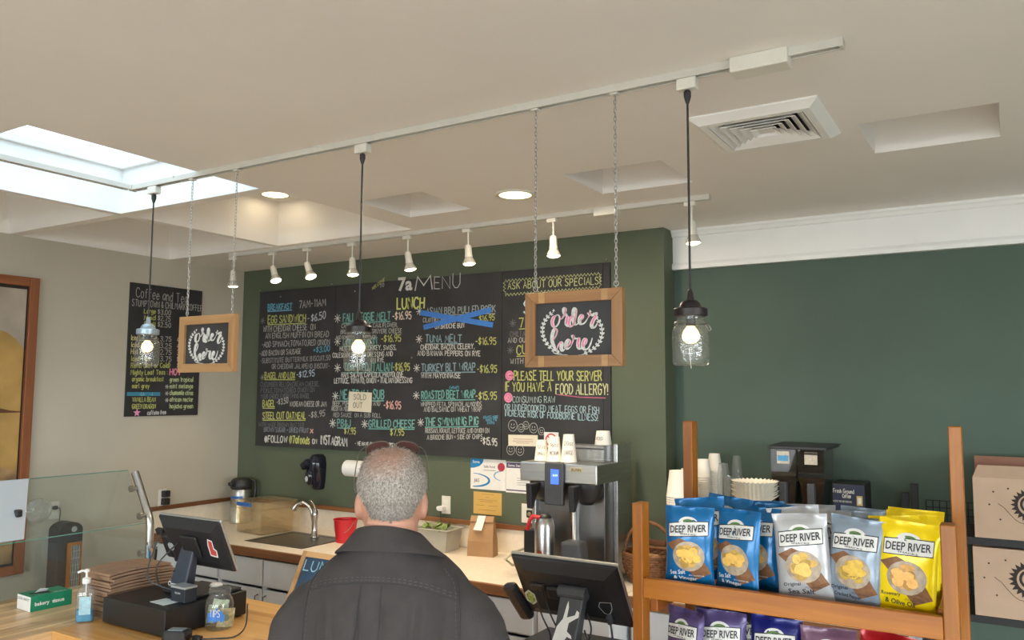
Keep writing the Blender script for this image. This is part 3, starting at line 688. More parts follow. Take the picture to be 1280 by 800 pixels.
# heading
ch('WELCOME', 465,363, 481,351, 4, CY, .16); ch('TO', 475,360, 480,358, 4, CW, .16)
p = onb(497.5, 364.5)-Ob; w_ = (onb(515.5, 364)-Ob-p).x; mb = MB()
print_on(mb, '7a', lambda u, v: (p.x+u, -.0014, p.z+v), 0, 0, w_, (onb(497.5, 347)-Ob).z-p.z, .03); mb.build('painted_heading', chalk(CX), menu)
ch('M', 519,363, 540,361.5, 17, CX, .10, jit=.03); ch('E', 543,361, 549.5,361, 15, CX, .06, jit=.03); ch('N', 553,361, 563,360.5, 15, CX, .05, jit=.03); ch('U', 566,360, 574.5,359.5, 18, CX, .05, jit=.03)
ch('LUNCH', 496.5,386, 530,385, 13, (.62,.64,.2), .16)
def item(x, y, t, x1, y1, h, c, desc, price=None, sx=None):
    star(sx or x-7, y-4, 4); ch(t, x, y, x1, y1, h, c, .15, under=1)
    for d in desc: ch(d[0], d[1], d[2], d[3], d[4], d[5], d[6] if len(d) > 6 else CX, .15)
    if price: ch(*price)
item(429,402, 'FALL VEGGIE MELT', 488,399.5, 9.5, CT, [('CARROTS, ONIONS, CAULIFLOWER,', 427,410, 497,408.5, 5, CW), ('BRUSSELS, PESTO, GRUYERE CHEESE', 426,417.5, 502,416, 5, CW), ('AND ROMESCO ON SOURDOUGH', 420,424, 470,423.5, 4.5, CW)], ('-$16.95', 491,400, 514,398.5, 9, (.72,.6,.5), .14), 422)
item(429,431, 'LINDSAY DUNN', 471,430, 8, CT, [('HOT TURKEY, TURKEY, SWISS,', 425,438.5, 495,437, 5.5), ('COLESLAW, RUSSIAN DRESSING AND', 416,447, 491,445, 5.5), ('ON RYE', 464,453, 480,452.5, 5.5)], ('-$16.95', 477,428, 501,426.5, 8.5, CY, .14), 422)
item(430,464, 'TOASTED ITALIAN', 490,463.5, 9.5, CT, [('HAM, SALAMI, CAPICOLA, PROVOLONE,', 427,471.5, 505,471, 6), ('LETTUCE, TOMATO, ONION + ITALIAN DRESSING', 418,479, 515,478.5, 6)], ('-$16.95', 491.5,463.5, 512,463, 9, CY, .15), 422)
item(425,499, 'MEATBALL SUB', 480,498.5, 11, CT, [('BEEF, PORK, PARMESAN AND', 416,507, 475,507, 5.5, CW), ('RICOTTA MOZZARELLA', 415,513.5, 450,514, 5.5, CW), ('RED SAUCE  ON A SUB ROLL', 417,521, 476,522, 5, (.35,.35,.33))], ('-$16.95', 480,511, 501,511, 9, (.75,.42,.36), .15), 419.5)
item(422,533, 'PB&J', 438,533.5, 8.5, CT, [], ('$7.95', 430.5,542, 444.5,543, 7.5, CY, .16), 416)
item(461,534, 'GRILLED CHEESE', 518,534.5, 9, CT, [], ('$7.95', 488,544, 505,544.5, 8, CY, .15), 456)
item(533,393, 'ASIAN BBQ PULLED PORK', 619,390, 8, (.3,.34,.34), [('CILANTRO LIME SLAW, HOISIN', 529,403, 583,401.5, 5.5, CW), ('ON BRIOCHE BUN', 544,411, 580,409.5, 5.5)], ('$16.95', 599,402, 618.5,400, 7, CY, .15), 524.5)
item(532,428, 'TUNA MELT', 577,427.5, 9, (.24,.36,.40), [('CHEDDAR, BACON, CELERY,', 526,437, 593,436, 6), ('AND BANANA PEPPERS ON RYE', 522,444.5, 600,445, 6)], ('-$16.95', 595,431, 620,430.5, 8.5, CY, .14), 524)
item(527,464, 'TURKEY BLT WRAP', 594,463, 9, (.24,.36,.40), [('WITH MAYONNAISE', 526.5,472.5, 575.5,472.5, 6)], ('-$16.95', 597,466, 621,465.5, 9, CY, .14), 521)
item(527,498.5, 'ROASTED BEET WRAP', 594,497.5, 9.5, CT, [('(WRAP)', 562,486.5, 573.5,486, 3.5, CB), ('WHIPPED FETA, SPINACH, ALMONDS', 526,508, 602,508, 5.5, CW), ('AND BALSAMIC ON WHEAT WRAP', 530,514.5, 602,514.5, 5.5, CW)], ('-$15.95', 595,499.5, 621,499, 9, CY, .14), 520.5)
item(531.5,532, 'THE SWIMMING PIG', 598,531, 9.5, CT, [('LEAVES MORE', 604.5,523, 622.5,522.5, 3, CB), ('WHILE PIG', 607,526.5, 621,526, 3, CB), ('SWIMS', 609,530, 618,530, 3, CB), ('RUSSIAN, KRAUT, LETTUCE AND ONION ON', 532,541, 611.5,541, 5.5, CW), ('A BRIOCHE BUN + SIDE OF CHIPS', 534,549.5, 603,548.5, 5.5, CW)], ('-$15.95', 601,555, 621.5,557, 8.5, CX, .13), 526)
# blue tape cross over the pulled pork
mb = MB()
for k, (a, b_, w) in enumerate((((527,391), (615,406), 6.4), ((531,409), (613,387.5), 6.4))):
    A_, B_ = onb(*a)-Ob, onb(*b_)-Ob; ribbon(mb, [(A_, NB), (B_, NB)], (onb(a[0], a[1]-w)-onb(*a)).z*1.0, .002+.0006*k)
mb.build('blue_tape', mat('blue_tape', (.05, .20, .60), .6, 0, .08, 40), menu)
# specials column
ch('ASK ABOUT OUR SPECIALS!', 635,361.5, 750,355, 8.5, (.50,.52,.25), .12)
mb = MB(); pts = []
for i in range(56):
    t_ = i/55; pts.append((632+t_*118, 350.5-9*t_+(2.2 if i % 2 else -1)))
for i in range(8): pts.append((752-(i % 2)*3, 343+i*2.1))
for i in range(56):
    t_ = 1-i/55; pts.append((632+t_*118, 368-9.5*t_+(2.2 if i % 2 else -1)))
for i in range(7): pts.append((632-(i % 2)*3, 365-i*2.2))
ribbon(mb, [(onb(*p_)-Ob, NB) for p_ in pts], .004, .0012); mb.build('zigzag_border', chalk((.42,.44,.22)), menu)
ch('SPECIALS', 655,392, 745,388, 16, (.45,.62,.68), .14)
star(641,404,4,CG); ch('7A CHILI', 649,409, 700,406, 11, CY, .12, under=1); ch('CHILI AND GRITS BOWL', 638,421, 700,418, 6.5, CG, .12); ch('AND OUR CORNBREAD', 635,428.5, 700,426, 6, (.4,.4,.38), .14)
star(638,438,4,CG); ch('CURRY SOUP', 646,443, 715,440, 11, CY, .13, under=1); ch('WITH YOUR CHOICE OF BREAD', 638,455, 740,452, 6.5, CW, .12)
ch('PLEASE TELL YOUR SERVER', 642.5,475, 752,476, 11, CY, .13); ch('IF YOU HAVE A ', 631,489, 692,489, 11, CY, .12); ch('FOOD ALLERGY!', 695,492.5, 760,493.5, 12.5, (.55,.56,.3), .11)
ribbonpts = [(onb(696, 493)-Ob, NB), (onb(725, 496.5)-Ob, NB), (onb(757, 497.5)-Ob, NB)]
mb = MB(); ribbon(mb, ribbonpts, .006, .0014); mb.build('red_underline', chalk((.45, .12, .17)), menu)
ch('CONSUMING RAW', 641,503, 694,503.5, 7.5, (.34,.44,.42), .12); ch('OR UNDERCOOKED MEAT, EGGS OR FISH', 631,513, 749,517, 8, (.34,.46,.48), .12); ch('INCREASE RISK OF FOODBORNE ILLNESS!', 631,520, 747,526, 7.5, (.34,.48,.52), .13)
for (x, y) in ((637,469.5), (635.5,497)):
    mb = MB()
    for r_ in (4.6, 2.8, 1.2):
        c_ = onb(x, y)-Ob; s = (onb(x+r_, y)-onb(x, y)).length
        ribbon(mb, [(c_+Vector((math.cos(a_/12*2*PI), 0, math.sin(a_/12*2*PI)))*s, NB) for a_ in range(13)], .009, .0012)
    mb.build('pink_swirl', chalk(CP), menu)
for (x, y, r_) in ((641,532,5.5), (651.5,535,4), (657.5,531.5,3.8), (667,535,5), (677,539,3.8), (638.5,562,5), (650,563,5)):
    mb = MB(); c_ = onb(x, y)-Ob; s = (onb(x+r_, y)-onb(x, y)).length
    ribbon(mb, [(c_+Vector((math.cos(a_/12*2*PI), 0, math.sin(a_/12*2*PI)*1.1))*s, NB) for a_ in range(13)], .0035, .0012)
    for k in (-1, 1): ribbon(mb, [(c_+Vector((k*s*.3, 0, s*.35)), NB), (c_+Vector((k*s*.3, 0, s*.1)), NB)], .005, .0012)
    ribbon(mb, [(c_+Vector((math.cos(a_)*s*.5, 0, math.sin(a_)*s*.5)), NB) for a_ in (3.5, 4.1, 4.71, 5.3, 5.9)], .004, .0012)
    mb.build('smiley_doodle', chalk((.40,.40,.38)), menu)

def sheet(name, label, cat, x0, y0, x1, y1, Y=YB, m=PAPER, th=.0015, ry=0.0):
    a, b = P(x0, y0, Y=Y-th), P(x1, y1, Y=Y-th); w, h = b.x-a.x, a.z-b.z
    t = thing(name, label, cat, ((a.x+b.x)/2, Y, (a.z+b.z)/2), rot=(0, ry, 0))
    MB().box((0, -th/2-.0002, 0), (w, th, h)).build('sheet', m, t)
    return t, w, h, -th-.0006
t, w, h, f = sheet('sold_out_note', 'cream paper note reading sold out taped over the meatball sub', 'note', 436,490, 464,515, BY, mat('cream_note', (.74,.66,.50), .9), .002, R(2))
for tx, z in (('SOLD', .12), ('OUT', -.30)): line_on(t, tx, Vector((-w*.28, f, h*z)), Vector((w*.26 if tx == 'SOLD' else w*.12, f, h*z)), h*.26, NB, UP, (.05,.05,.06), .10, name='ink_lettering')
t, w, h, f = sheet('card_sign', 'long white card pinned among chalk smileys above the brewer', 'card', 635.5,543, 672,558.5, BY, mat('cream_card', (.74,.68,.54), .9), .003, R(-1))
mb = MB()
for z, w2 in ((.12, .32), (-.06, .34), (-.22, .22)): ribbon(mb, [(Vector((-w*w2, f, h*z)), NB), (Vector((w*w2, f, h*z)), NB)], .003, .0003)
mb.build('ink_lines', chalk((.45,.25,.2)), t)['kind'] = 'stuff'
t, w, h, f = sheet('no_touch_card', 'small white card with red ring behind the paper cups', 'card', 680,540, 698,560, BY, PAPER, .003)
mb = MB(); ribbon(mb, [(Vector((math.cos(a_/16*2*PI)*w*.36, f, math.sin(a_/16*2*PI)*w*.36)), NB) for a_ in range(17)], .008, .0002)
ribbon(mb, [(Vector((-w*.25, f, w*.25)), NB), (Vector((w*.25, f, -w*.25)), NB)], .007, .0004); mb.build('red_ring', chalk((.6,.05,.06)), t)

# ================================================================== COFFEE PRICE BOARD ON THE LEFT WALL
CYn, CYf, cz0, cz1 = P(160, 400, X=XL).y, P(250.5, 400, X=XL).y, 1.720, 2.650
cb = thing('coffee_board', 'tall narrow chalkboard of coffee and tea prices on the cream wall', 'chalkboard', (XL, CYn, cz0))
MB().bb(.0005, .012, 0, CYf-CYn, 0, cz1-cz0).build('board_panel', CHALKB, cb, bevel=.001)
NL = Vector((1, 0, 0)); Oc = Vector((XL, CYn, cz0))
def cl(text, x0, y0, x1, y1, h, c, lw=.14, under=None):
    q0 = P(x0, y0, X=XL+.0125)-Oc; q1 = P(x1, y1, X=XL+.0125)-Oc; hh = (P(x0, y0-h, X=XL+.0125)-Oc).z-q0.z
    line_on(cb, text, q0, q1, hh, NL, UP, c, lw, under=under)
cl('Coffee and Tea', 170,371, 234,379, 12, CW, .07); cl('STUMPTOWN & CHILMARK COFFEE', 165,382, 252,389, 8, CW, .10)
for k, (a, b_) in enumerate((('Large', '$3.00'), ('Med', '$2.75'), ('Small', '$2.50'))): cl(a, 180,391.5+k*8.2, 194,392+k*8, 5.5, CY, .2); cl(b_, 197,392.5+k*8, 213,394+k*7.8, 6, CW, .13)
for k, (a, b_, c_) in enumerate((('Iced Large', '3.75', '4.50'), ('Iced Med', '3.25', '4.25'), ('Hot Choc', '2.75', '3.75'), ('Iced Tea', '3.75', '$6.00'), ('Refill (Hot or Cold)', '', '$1.00'))):
    cl(a, 163.5,425+k*8.7, 186 if k < 4 else 212, 425.5+k*8.5, 6, CY if k > 2 else (.6,.55,.3), .18)
    if b_: cl(b_, 200,426.5+k*8.3, 214,427+k*8.3, 6, CW, .14)
    cl(c_, 221,427.5+k*8, 232,428+k*8, 6, CW, .14)
cl('Mighty Leaf Teas :', 163,468.5, 209,468, 6, CY, .17); cl('HOT', 212,468.5, 226,468.5, 7.5, CP, .22)
for k, (a, b_, c_) in enumerate((('organic breakfast', 'green tropical', CY), ('earl grey', 'mint melange', CY), ('', 'chamomile citrus', CY), ('VANILLA BEAN', 'african nectar', CY), ('GREEN DRAGON', 'hojicha green', CY))):
    if a: cl(a, 165,476.5+k*8.6, 204 if k == 0 else (186 if k == 1 else 194), 476.5+k*8.5, 5.5, c_, .17)
    cl(b_, 212,477+k*8.3, 241,477+k*8.3, 5.5, (.5,.58,.3), .17)
    if 0 < k < 4:
        q0 = P(208.5, 475+k*8.4, X=XL+.0125)-Oc; mb = MB()
        for j in range(3):
            d = Vector((0, math.cos(j*PI/3), math.sin(j*PI/3)))*.014; ribbon(mb, [(q0-d, NL), (q0+d, NL)], .006, .001)
        mb.build('chalk_star', chalk(CW), cb)
q0, q1 = P(159.5, 492.5, X=XL+.0125)-Oc, P(199, 492.5, X=XL+.0125)-Oc; mb = MB(); ribbon(mb, [(q0, NL), (q1, NL)], .026, .0015); mb.build('blue_tape', mat('teal_tape', (.05,.25,.38), .6), cb)
cl('MASALA CHAI', 165,494.5, 190,494.5, 4, (.3,.5,.5), .2)
cl('caffeine free', 184,518.5, 207,517.5, 5, (.5,.5,.5), .2)
c_ = P(171, 516, X=XL+.0125)-Oc; mb = MB()
mb.add([c_+Vector((.0012, 0, 0))]+[c_+Vector((.0012, math.cos(PI/2+k*PI/5)*(.03 if k % 2 == 0 else .013), math.sin(PI/2+k*PI/5)*(.03 if k % 2 == 0 else .013))) for k in range(10)], [(0, 1+k, 1+(k+1) % 10) for k in range(10)])
mb.build('pink_star', chalk((.75,.3,.5)), cb)

# ================================================================== FRAMED PICTURE, OUTLETS AND OTHER WALL THINGS
fy1 = P(41, 450, X=XL).y; fy0 = fy1-1.06; fz0, fz1 = .79, 2.595
pf = thing('framed_picture', 'tall reddish wood framed desert picture at the left edge of the wall', 'picture', (XL, (fy0+fy1)/2, fz0))
hw, H_ = (fy1-fy0)/2, fz1-fz0
REDW = wood('red_frame', (.20, .06, .022), (.34, .12, .045), 'Z', 10); REDY = wood('red_frame_y', (.20, .06, .022), (.34, .12, .045), 'Y', 10)
for sy in (-1, 1): MB().bb(.0, .035, sy*hw, sy*(hw-.055), 0, H_).build('frame_rail', REDW, pf, bevel=.003)
for z in (0, H_-.055): MB().bb(.0, .034, -hw+.055, hw-.055, z, z+.055).build('frame_rail', REDY, pf, bevel=.003)
MB().bb(.002, .010, -hw+.05, hw-.05, .05, H_-.05).build('dark_slip', mat('dark_slip', (.02,.015,.01), .7), pf)
MB().bb(.010, .014, -hw+.07, hw-.066, .07, H_-.075).build('picture_sky', mat('picture_sky', (.38,.33,.27), .8, 0, .25, 3), pf)
def patch(name, pts, x, m): 
    mb = MB(); mb.add([(x, a, b) for a, b in pts], [tuple(range(len(pts)))]); mb.build(name, m, pf)
yr = hw-.066
dune = [(-yr, .07), (yr, .07), (yr, 1.36), (yr-.05, 1.42), (yr-.11, 1.46), (yr-.2, 1.48), (yr-.33, 1.47), (yr-.45, 1.4), (-yr, 1.3)]
patch('painted_dune', dune, .0145, mat('ochre_dune', (.42,.26,.08), .8, 0, .25, 4))
patch('painted_foreground', [(-yr, .07), (yr, .07), (yr, .62), (yr-.3, .72), (-yr, .9)], .0150, mat('brown_rock', (.30,.19,.09), .8, 0, .5, 9))
patch('painted_ridge', [(yr-.35, .98), (yr-.18, .985), (yr-.12, 1.0), (yr-.06, .985), (yr, .98), (yr, .972), (yr-.35, .97)], .0152, mat('ridge_dark', (.12,.05,.02), .8))
patch('painted_figure', [(yr-.42, .50), (yr-.12, .50), (yr-.14, .62), (yr-.20, .72), (yr-.26, .78), (yr-.36, .76)], .0154, mat('figure_dark', (.05,.04,.04), .8, 0, .4, 20))

def outlet(name, label, pos, n, black=0, cat='outlet', s=1.0):
    t = thing(name, label, cat, pos, rz=(0 if n == 'Y' else PI/2))
    MB().box((0, -.0025, 0), (.07*s, .005, .115*s)).build('cover_plate', IVORY, t, bevel=.002)
    for z in (-.02, .02): 
        MB().box((0, -.0055, z*s), (.034*s, .002, .027*s)).build('receptacle', WHITE, t, bevel=.004)
    return t
a = P(558, 631, Y=YB); t = outlet('wall_outlet', 'ivory outlet with white charger right of the man\'s head', (a.x, YB, a.z), 'Y')
MB().box((-.02, -.025, -.022), (.045, .04, .03)).build('charger', WHITE, t, bevel=.005)
MB().cyl((-.042, -.03, -.022), (-.05, -.03, -.022), .013, n=12).build('charger_lens', WHITE, t)
MB().tube([(-.03, -.03, -.04), (-.02, -.03, -.09), (-.01, -.035, -.13), (.03, -.04, -.19), (.07, -.06, -.215)], .0022, 5).build('charger_cable', GREYP, t)
a = P(662.5, 642, Y=YB); t = thing('wall_outlet', 'square white outlet plate with round black socket beside the brewer', 'outlet', (a.x, YB, a.z))
MB().box((0, -.003, 0), (.115, .006, .115)).build('cover_plate', IVORY, t, bevel=.002)
MB().box((.005, -.01, .0), (.045, .015, .045)).build('socket_block', BLACKP, t, bevel=.004); MB().lathe([(.012, 0), (.013, .008), (.009, .01)], 14, (.008, -.0175, 0), True, (0, -1, 0)).build('socket_ring', mat('brass_old', (.3,.26,.14), .4, .7), t)
a = P(203, 622, X=XL); t = outlet('wall_outlet', 'left wall outlet with two black plug adapters above the counter', (XL, a.y, a.z), 'X')
for z in (-.027, .027): MB().box((.01, -.022, z), (.05, .04, .046)).build('plug_adapter', BLACKP, t, bevel=.004)
a = P(67, 638, X=XL); t = outlet('wall_outlet', 'left wall outlet with grey plug behind the glass guard', (XL, a.y, a.z), 'X', s=.95)
MB().box((.0, -.016, .018), (.026, .026, .022)).build('plug', GREYP, t, bevel=.004)
MB().tube([(.0, -.03, .018), (.02, -.035, .015), (.028, -.03, -.01), (.03, -.02, -.06), (.02, -.02, -.12)], .003, 5).build('plug_cord', GREYP, t)
# clear plastic bag ballooning from the outlet
a = P(47, 638, X=XL+.03)
bl = MB(); bl.ball((0, 0, 0), .075, 18, 12, (.45, 1.15, 1)); o = bl.build('clear_bag', glass('crinkled_film', (.97,.97,.97), refl=2.8, milk=.22, bump=1.0, milkc=(.85,.83,.78)), None, 60)  # milky share in the film stands in for bright glints on its creases
o.location = (XL+.037, a.y, a.z); tag(o, 'blown clear plastic bag taped to the wall beside the outlet', 'plastic bag')

# certificates and permits on the green wall
t, w, h, f = sheet('wall_poster', 'white sanitiser certificate with blue swooshes taped to green wall', 'poster', 588.5,573, 632,614, YB, PAPER)
BL = chalk((.02, .22, .50)); LB = chalk((.25,.45,.68)); GT = chalk((.15,.15,.18))
mb = MB(); mb.add([(-w/2, f, h/2), (-w*.12, f, h/2), (-w*.16, f, h*.36), (-w*.25, f, h*.26), (-w*.4, f, h*.20), (-w/2, f, h*.19)], [(0, 5, 4, 3, 2, 1)]); mb.build('blue_corner', BL, t)
def arc(cx, cz, rx, rz_, a0, a1, w0, w1, m, tt=None):
    n = 14; mb = MB(); L_ = []
    for i in range(n+1):
        u = i/n; a_ = a0+(a1-a0)*u; wd = (w0+(w1-w0)*u)/2*(math.sin(PI*min(1, u*1.0+.05))*.8+.3)
        L_.append(((cx+(rx-wd)*math.cos(a_), f-.0003, cz+(rz_-wd)*math.sin(a_)), (cx+(rx+wd)*math.cos(a_), f-.0003, cz+(rz_+wd)*math.sin(a_))))
    for i in range(n): mb.add([L_[i][0], L_[i+1][0], L_[i+1][1], L_[i][1]], [(0, 1, 2, 3)])
    mb.build('blue_swoosh', m, tt or t)
arc(-w*.46, -h*.20, w*.50, h*.22, 1.5, -1.5, .006, .022, BL)
arc(w*.44, -h*.02, w*.26, h*.16, 1.75, 4.4, .010, .012, LB)
mb = MB(); print_on(mb, 'Suma', lambda u, v: (u, f-.0006, v), -w*.44, h*.36, w*.2); mb.build('white_print', PAPER, t)
mb = MB(); print_on(mb, 'Safe food', lambda u, v: (u, f-.0005, v), -w*.12, h*.22, w*.32); ribbon(mb, [(Vector((-w*.12, f, h*.14)), NB), (Vector((w*.22, f, h*.14)), NB)], .003, .0005); print_on(mb, 'J&S', lambda u, v: (u, f-.0005, v), -w*.40, -h*.30, w*.16); mb.build('dark_print', GT, t)
MB().lathe([(.0001, 0), (w*.10, 0), (w*.10, .001), (.0001, .001)], 20, (w*.38, f-.0012, h*.27), False, (0, -1, 0)).build('red_seal', chalk((.4,.04,.07)), t)
t, w, h, f = sheet('wall_poster', 'white certificate with dark purple header half behind the brewer', 'poster', 632.5,577, 668,618, YB, PAPER)
mb = MB(); mb.add([(-w/2+.004, f, h/2-.004), (w/2-.004, f, h/2-.004), (w/2-.004, f, h*.32), (-w/2+.004, f, h*.30)], [(0, 3, 2, 1)]); mb.add([(-w/2+.004, f, -h*.40), (w/2, f, -h*.40), (w/2, f, -h*.44), (-w/2+.004, f, -h*.44)], [(0, 3, 2, 1)]); mb.build('purple_header', chalk((.09,.07,.15)), t)
mb = MB(); print_on(mb, 'Suma Star', lambda u, v: (u, f-.0006, v), -w*.42, h*.35, w*.45); mb.build('white_print', PAPER, t)
mb = MB(); print_on(mb, 'Suma', lambda u, v: (u, f-.0005, v), w*.0, h*.18, w*.3)
for k in range(4): ribbon(mb, [(Vector((-w*.1, f, -h*(.02+k*.07))), NB), (Vector((w*(.4-.05*k), f, -h*(.02+k*.07))), NB)], .0022, .0004)
mb.build('dark_print', GT, t)
t, w, h, f = sheet('wall_permit', 'yellow paper permit taped under the blue and white certificate', 'poster', 592,614, 627,645, YB, mat('yellow_paper', (.66,.42,.12), .9))
mb = MB()
for z, x0, x1 in ((.40, -.2, .22), (.27, -.06, .08), (.15, -.34, .34), (.08, -.25, .2), (-.1, -.4, -.1), (-.1, .05, .35), (-.3, -.3, .3)): ribbon(mb, [(Vector((w*x0, f, h*z)), NB), (Vector((w*x1, f, h*z)), NB)], .0022, .0003)
mb.build('brown_print', chalk((.35,.2,.06)), t)
# ================================================================== BACK COUNTER
CTZ = .91; FY = 3.655
bc = thing('back_counter', 'long cream laminate counter with brown wooden edge along the green wall', 'counter', ((XL+XC)/2, 4.0, CTZ-.04))
ox = -(XL+XC)/2
def bbl(mb, x0, x1, y0, y1, z0, z1): return mb.bb(x0+ox, x1+ox, y0-4.0, y1-4.0, z0-CTZ+.04, z1-CTZ+.04)
sk = (-4.37, -3.87, 3.80, 4.20)   # sink opening
mb = MB()
bbl(mb, XL+.02, sk[0], FY, YB-.016, CTZ-.04, CTZ); bbl(mb, sk[1], XC-.002, FY, YB-.016, CTZ-.04, CTZ); bbl(mb, sk[0], sk[1], FY, sk[2], CTZ-.04, CTZ); bbl(mb, sk[0], sk[1], sk[3], YB-.016, CTZ-.04, CTZ)
mb.build('worktop', LAMIN, bc)
mb = MB(); bbl(mb, XL+.02, XC-.002, FY-.022, FY, CTZ-.052, CTZ); mb.build('wooden_edge', NOSING, bc, bevel=.003)
mb = MB(); bbl(mb, XC+.002, 1.9, 3.80, YN-.001, CTZ-.04, CTZ)
rc = thing('side_counter', 'counter continuing along the recessed green wall behind the crisp rack', 'counter', (0, 4.1, CTZ-.04))
MB().bb(XC+.002, -.40, -.3, YN-.001-4.1, 0, .04).build('worktop', LAMIN, rc); MB().bb(XC+.002, -.40, -.322, -.3, -.012, .04).build('wooden_edge', NOSING, rc, bevel=.003)
# cabinets: each unit a thing
def cabinet(x0, x1, y, label, n=1, kind='door'):
    t = thing('base_cabinet', label, 'cabinet', ((x0+x1)/2, y, 0), group=None); w = x1-x0; zt = CTZ-.053
    cm = MB(); cm.bb(-w/2, -w/2+.016, .02, .60, 0, zt); cm.bb(w/2-.016, w/2, .02, .60, 0, zt); cm.bb(-w/2+.016, w/2-.016, .02, .60, .0, .09); cm.bb(-w/2+.016, w/2-.016, .588, .60, .09, zt); cm.build('carcass', CABW, t)
    MB().bb(-w/2+.016, w/2-.016, .02, .034, zt-.19, zt-.17).build('front_rail', CABW, t); MB().bb(-.02, .02, .02, .034, .09, zt-.19).build('front_stile', CABW, t)
    dz = zt-.19
    k = (w-.012*(n+1))/n
    for i in range(n):
        a = -w/2+.012+i*(k+.012)
        d = MB().bb(a, a+k, 0, .019, dz+.012, zt-.02).build('drawer', CABW, t, bevel=.003)
        if kind == 'door':
            d = MB().bb(a, a+k, 0, .019, .10, dz-.012).build('door', CABW, t, bevel=.003)
            MB().bb(a+.05, a+k-.05, -.004, .001, .16, dz-.07).build('door_panel', CABW, d, bevel=.004)
            hx = a+k-.03 if i % 2 == 0 else a+.03
            MB().tube([(hx, -.0, dz-.045), (hx, -.026, dz-.05), (hx, -.026, dz-.115), (hx, 0, dz-.12)], .004, 6).build('handle', STEELD, d)
    return t
xs_ = [(XL+.03, -4.50, 'white base cabinet in the corner behind the till screen'), (-4.495, -3.66, 'white base cabinet under the sink'), (-3.655, -2.80, 'white base cabinet hidden behind the man'), (-2.795, -2.10, 'white base cabinet under the paper bag'), (-2.095, XC-.01, 'white base cabinet under the brewer')]
for a, b_, l in xs_: cabinet(a, b_, FY+.02, l, 2)
cabinet(XC+.01, -.41, 3.84, 'white base cabinet below the paper cup stacks', 2)
# sink
t = thing('sink', 'steel drop-in sink in the cream counter', 'sink', ((sk[0]+sk[1])/2, (sk[2]+sk[3])/2, CTZ)); w, d = (sk[1]-sk[0])/2, (sk[3]-sk[2])/2
mb = MB(); q = lambda a, b_, z, oy=0: [(-a, -b_+oy, z), (a, -b_+oy, z), (a, b_+oy, z), (-a, b_+oy, z)]
mb.ring([q(w+.015, d+.015, .0005), q(w+.012, d+.012, .004), q(w-.02, d-.02, .003), q(w-.025, d-.03, -.005), q(w-.045, d-.05, -.15), q(.02, .02, -.155)], True, True); mb.build('basin', STEELD, t, 30)
MB().lathe([(.0001, -.149), (.03, -.149), (.034, -.152)], 16, caps=False).build('drain', STEELD, t)
# faucet
fp = P(393, 672, Z=CTZ); t = thing('faucet', 'chrome gooseneck kitchen faucet behind the sink', 'faucet', (fp.x, fp.y, CTZ+.004)); fs = .9
NI = mat('brushed_nickel', (.45, .42, .38), .25, 1, .05, 20)
MB().lathe([(.030, 0), (.030, .006), (.022, .02), (.017, .06), (.017, .10), (.020, .13), (.022, .15), (.018, .175), (.008, .19)], 18).build('body', NI, t, 40)
sp = cat_rom([(-.01, 0, .05), (-.015, 0, .12), (-.035, -.01, .19), (-.075, -.03, .225), (-.12, -.05, .215), (-.145, -.06, .18)], 5)
MB().tube(sp, [.013]*(len(sp)-6)+[.014, .016, .018, .020, .021, .021], 12).build('spout', NI, t, 50)
MB().tube(cat_rom([(0, 0, .18), (-.008, .0, .205), (-.03, 0, .23), (-.05, 0, .238)], 4), [.010, .010, .009, .008, .008, .008, .007, .007, .007, .007, .006, .006, .006][:13], 8).build('lever', NI, t, 50)
# red bucket
rp_ = P(430, 680, Z=CTZ); t = thing('red_bucket', 'small red plastic bucket left of the man\'s collar', 'bucket', (rp_.x-.045, rp_.y+.06, CTZ)); RED = mat('red_plastic', (.55, .012, .02), .4, 0, .05, 10)
mb = MB(); mb.lathe([(.06, 0), (.078, .145), (.082, .145), (.082, .15), (.074, .15), (.057, .004)], 28); mb.build('pail', RED, t, 40)
MB().tube([(.08*math.cos(a_), -.015-.05*math.sin(a_)*.9, .135-.075*math.sin(a_)) for a_ in [PI*i/12 for i in range(13)]], .002, 5).build('bail_handle', STEEL, t)
# airpot
def airpot(x, y, label):
    t = thing('airpot', label, 'coffee airpot', (x, y, CTZ), rz=R(40))
    MB().lathe([(.072, 0), (.075, .01), (.074, .015), (.074, .235), (.070, .245), (.067, .255)], 32).build('steel_body', STEEL, t, 30)
    MB().lathe([(.068, .25), (.078, .262), (.080, .285), (.076, .315), (.062, .330), (.03, .336), (.0001, .337)], 28).build('pump_lid', BLACKP, t, 50)
    MB().box((-.055, -.065, .295), (.05, .05, .03), R(40)).build('pour_lip', BLACKP, t, bevel=.01)
    MB().tube([(.07, .01, .32), (.10, 0, .31), (.108, -.01, .25), (.100, -.01, .18), (.085, 0, .15)], .011, 8).build('carry_handle', BLACKP, t, 50)
    mb = MB()
    for i in range(8):
        a0, a1 = R(-150+i*10), R(-140+i*10)
        mb.add([(.0752*math.cos(a0), .0752*math.sin(a0), .185), (.0752*math.cos(a1), .0752*math.sin(a1), .185), (.0752*math.cos(a1), .0752*math.sin(a1), .205), (.0752*math.cos(a0), .0752*math.sin(a0), .205)], [(0, 1, 2, 3)])
    mb.build('blue_tape', mat('blue_tape', (.05, .20, .60), .6), t)
    fn = lambda u, v: (.0757*math.sin(u/.0757-R(25)), -.0757*math.cos(u/.0757-R(25)), v)
    mb = MB(); print_on(mb, 'DECAF', fn, -.035, .190, .06, .011); mb.build('ink_print', chalk((.02,.03,.08)), t)
    return t
ap = P(290, 655, Z=CTZ); airpot(ap.x, ap.y+.075, 'steel airpot with black pump lid in the counter corner')
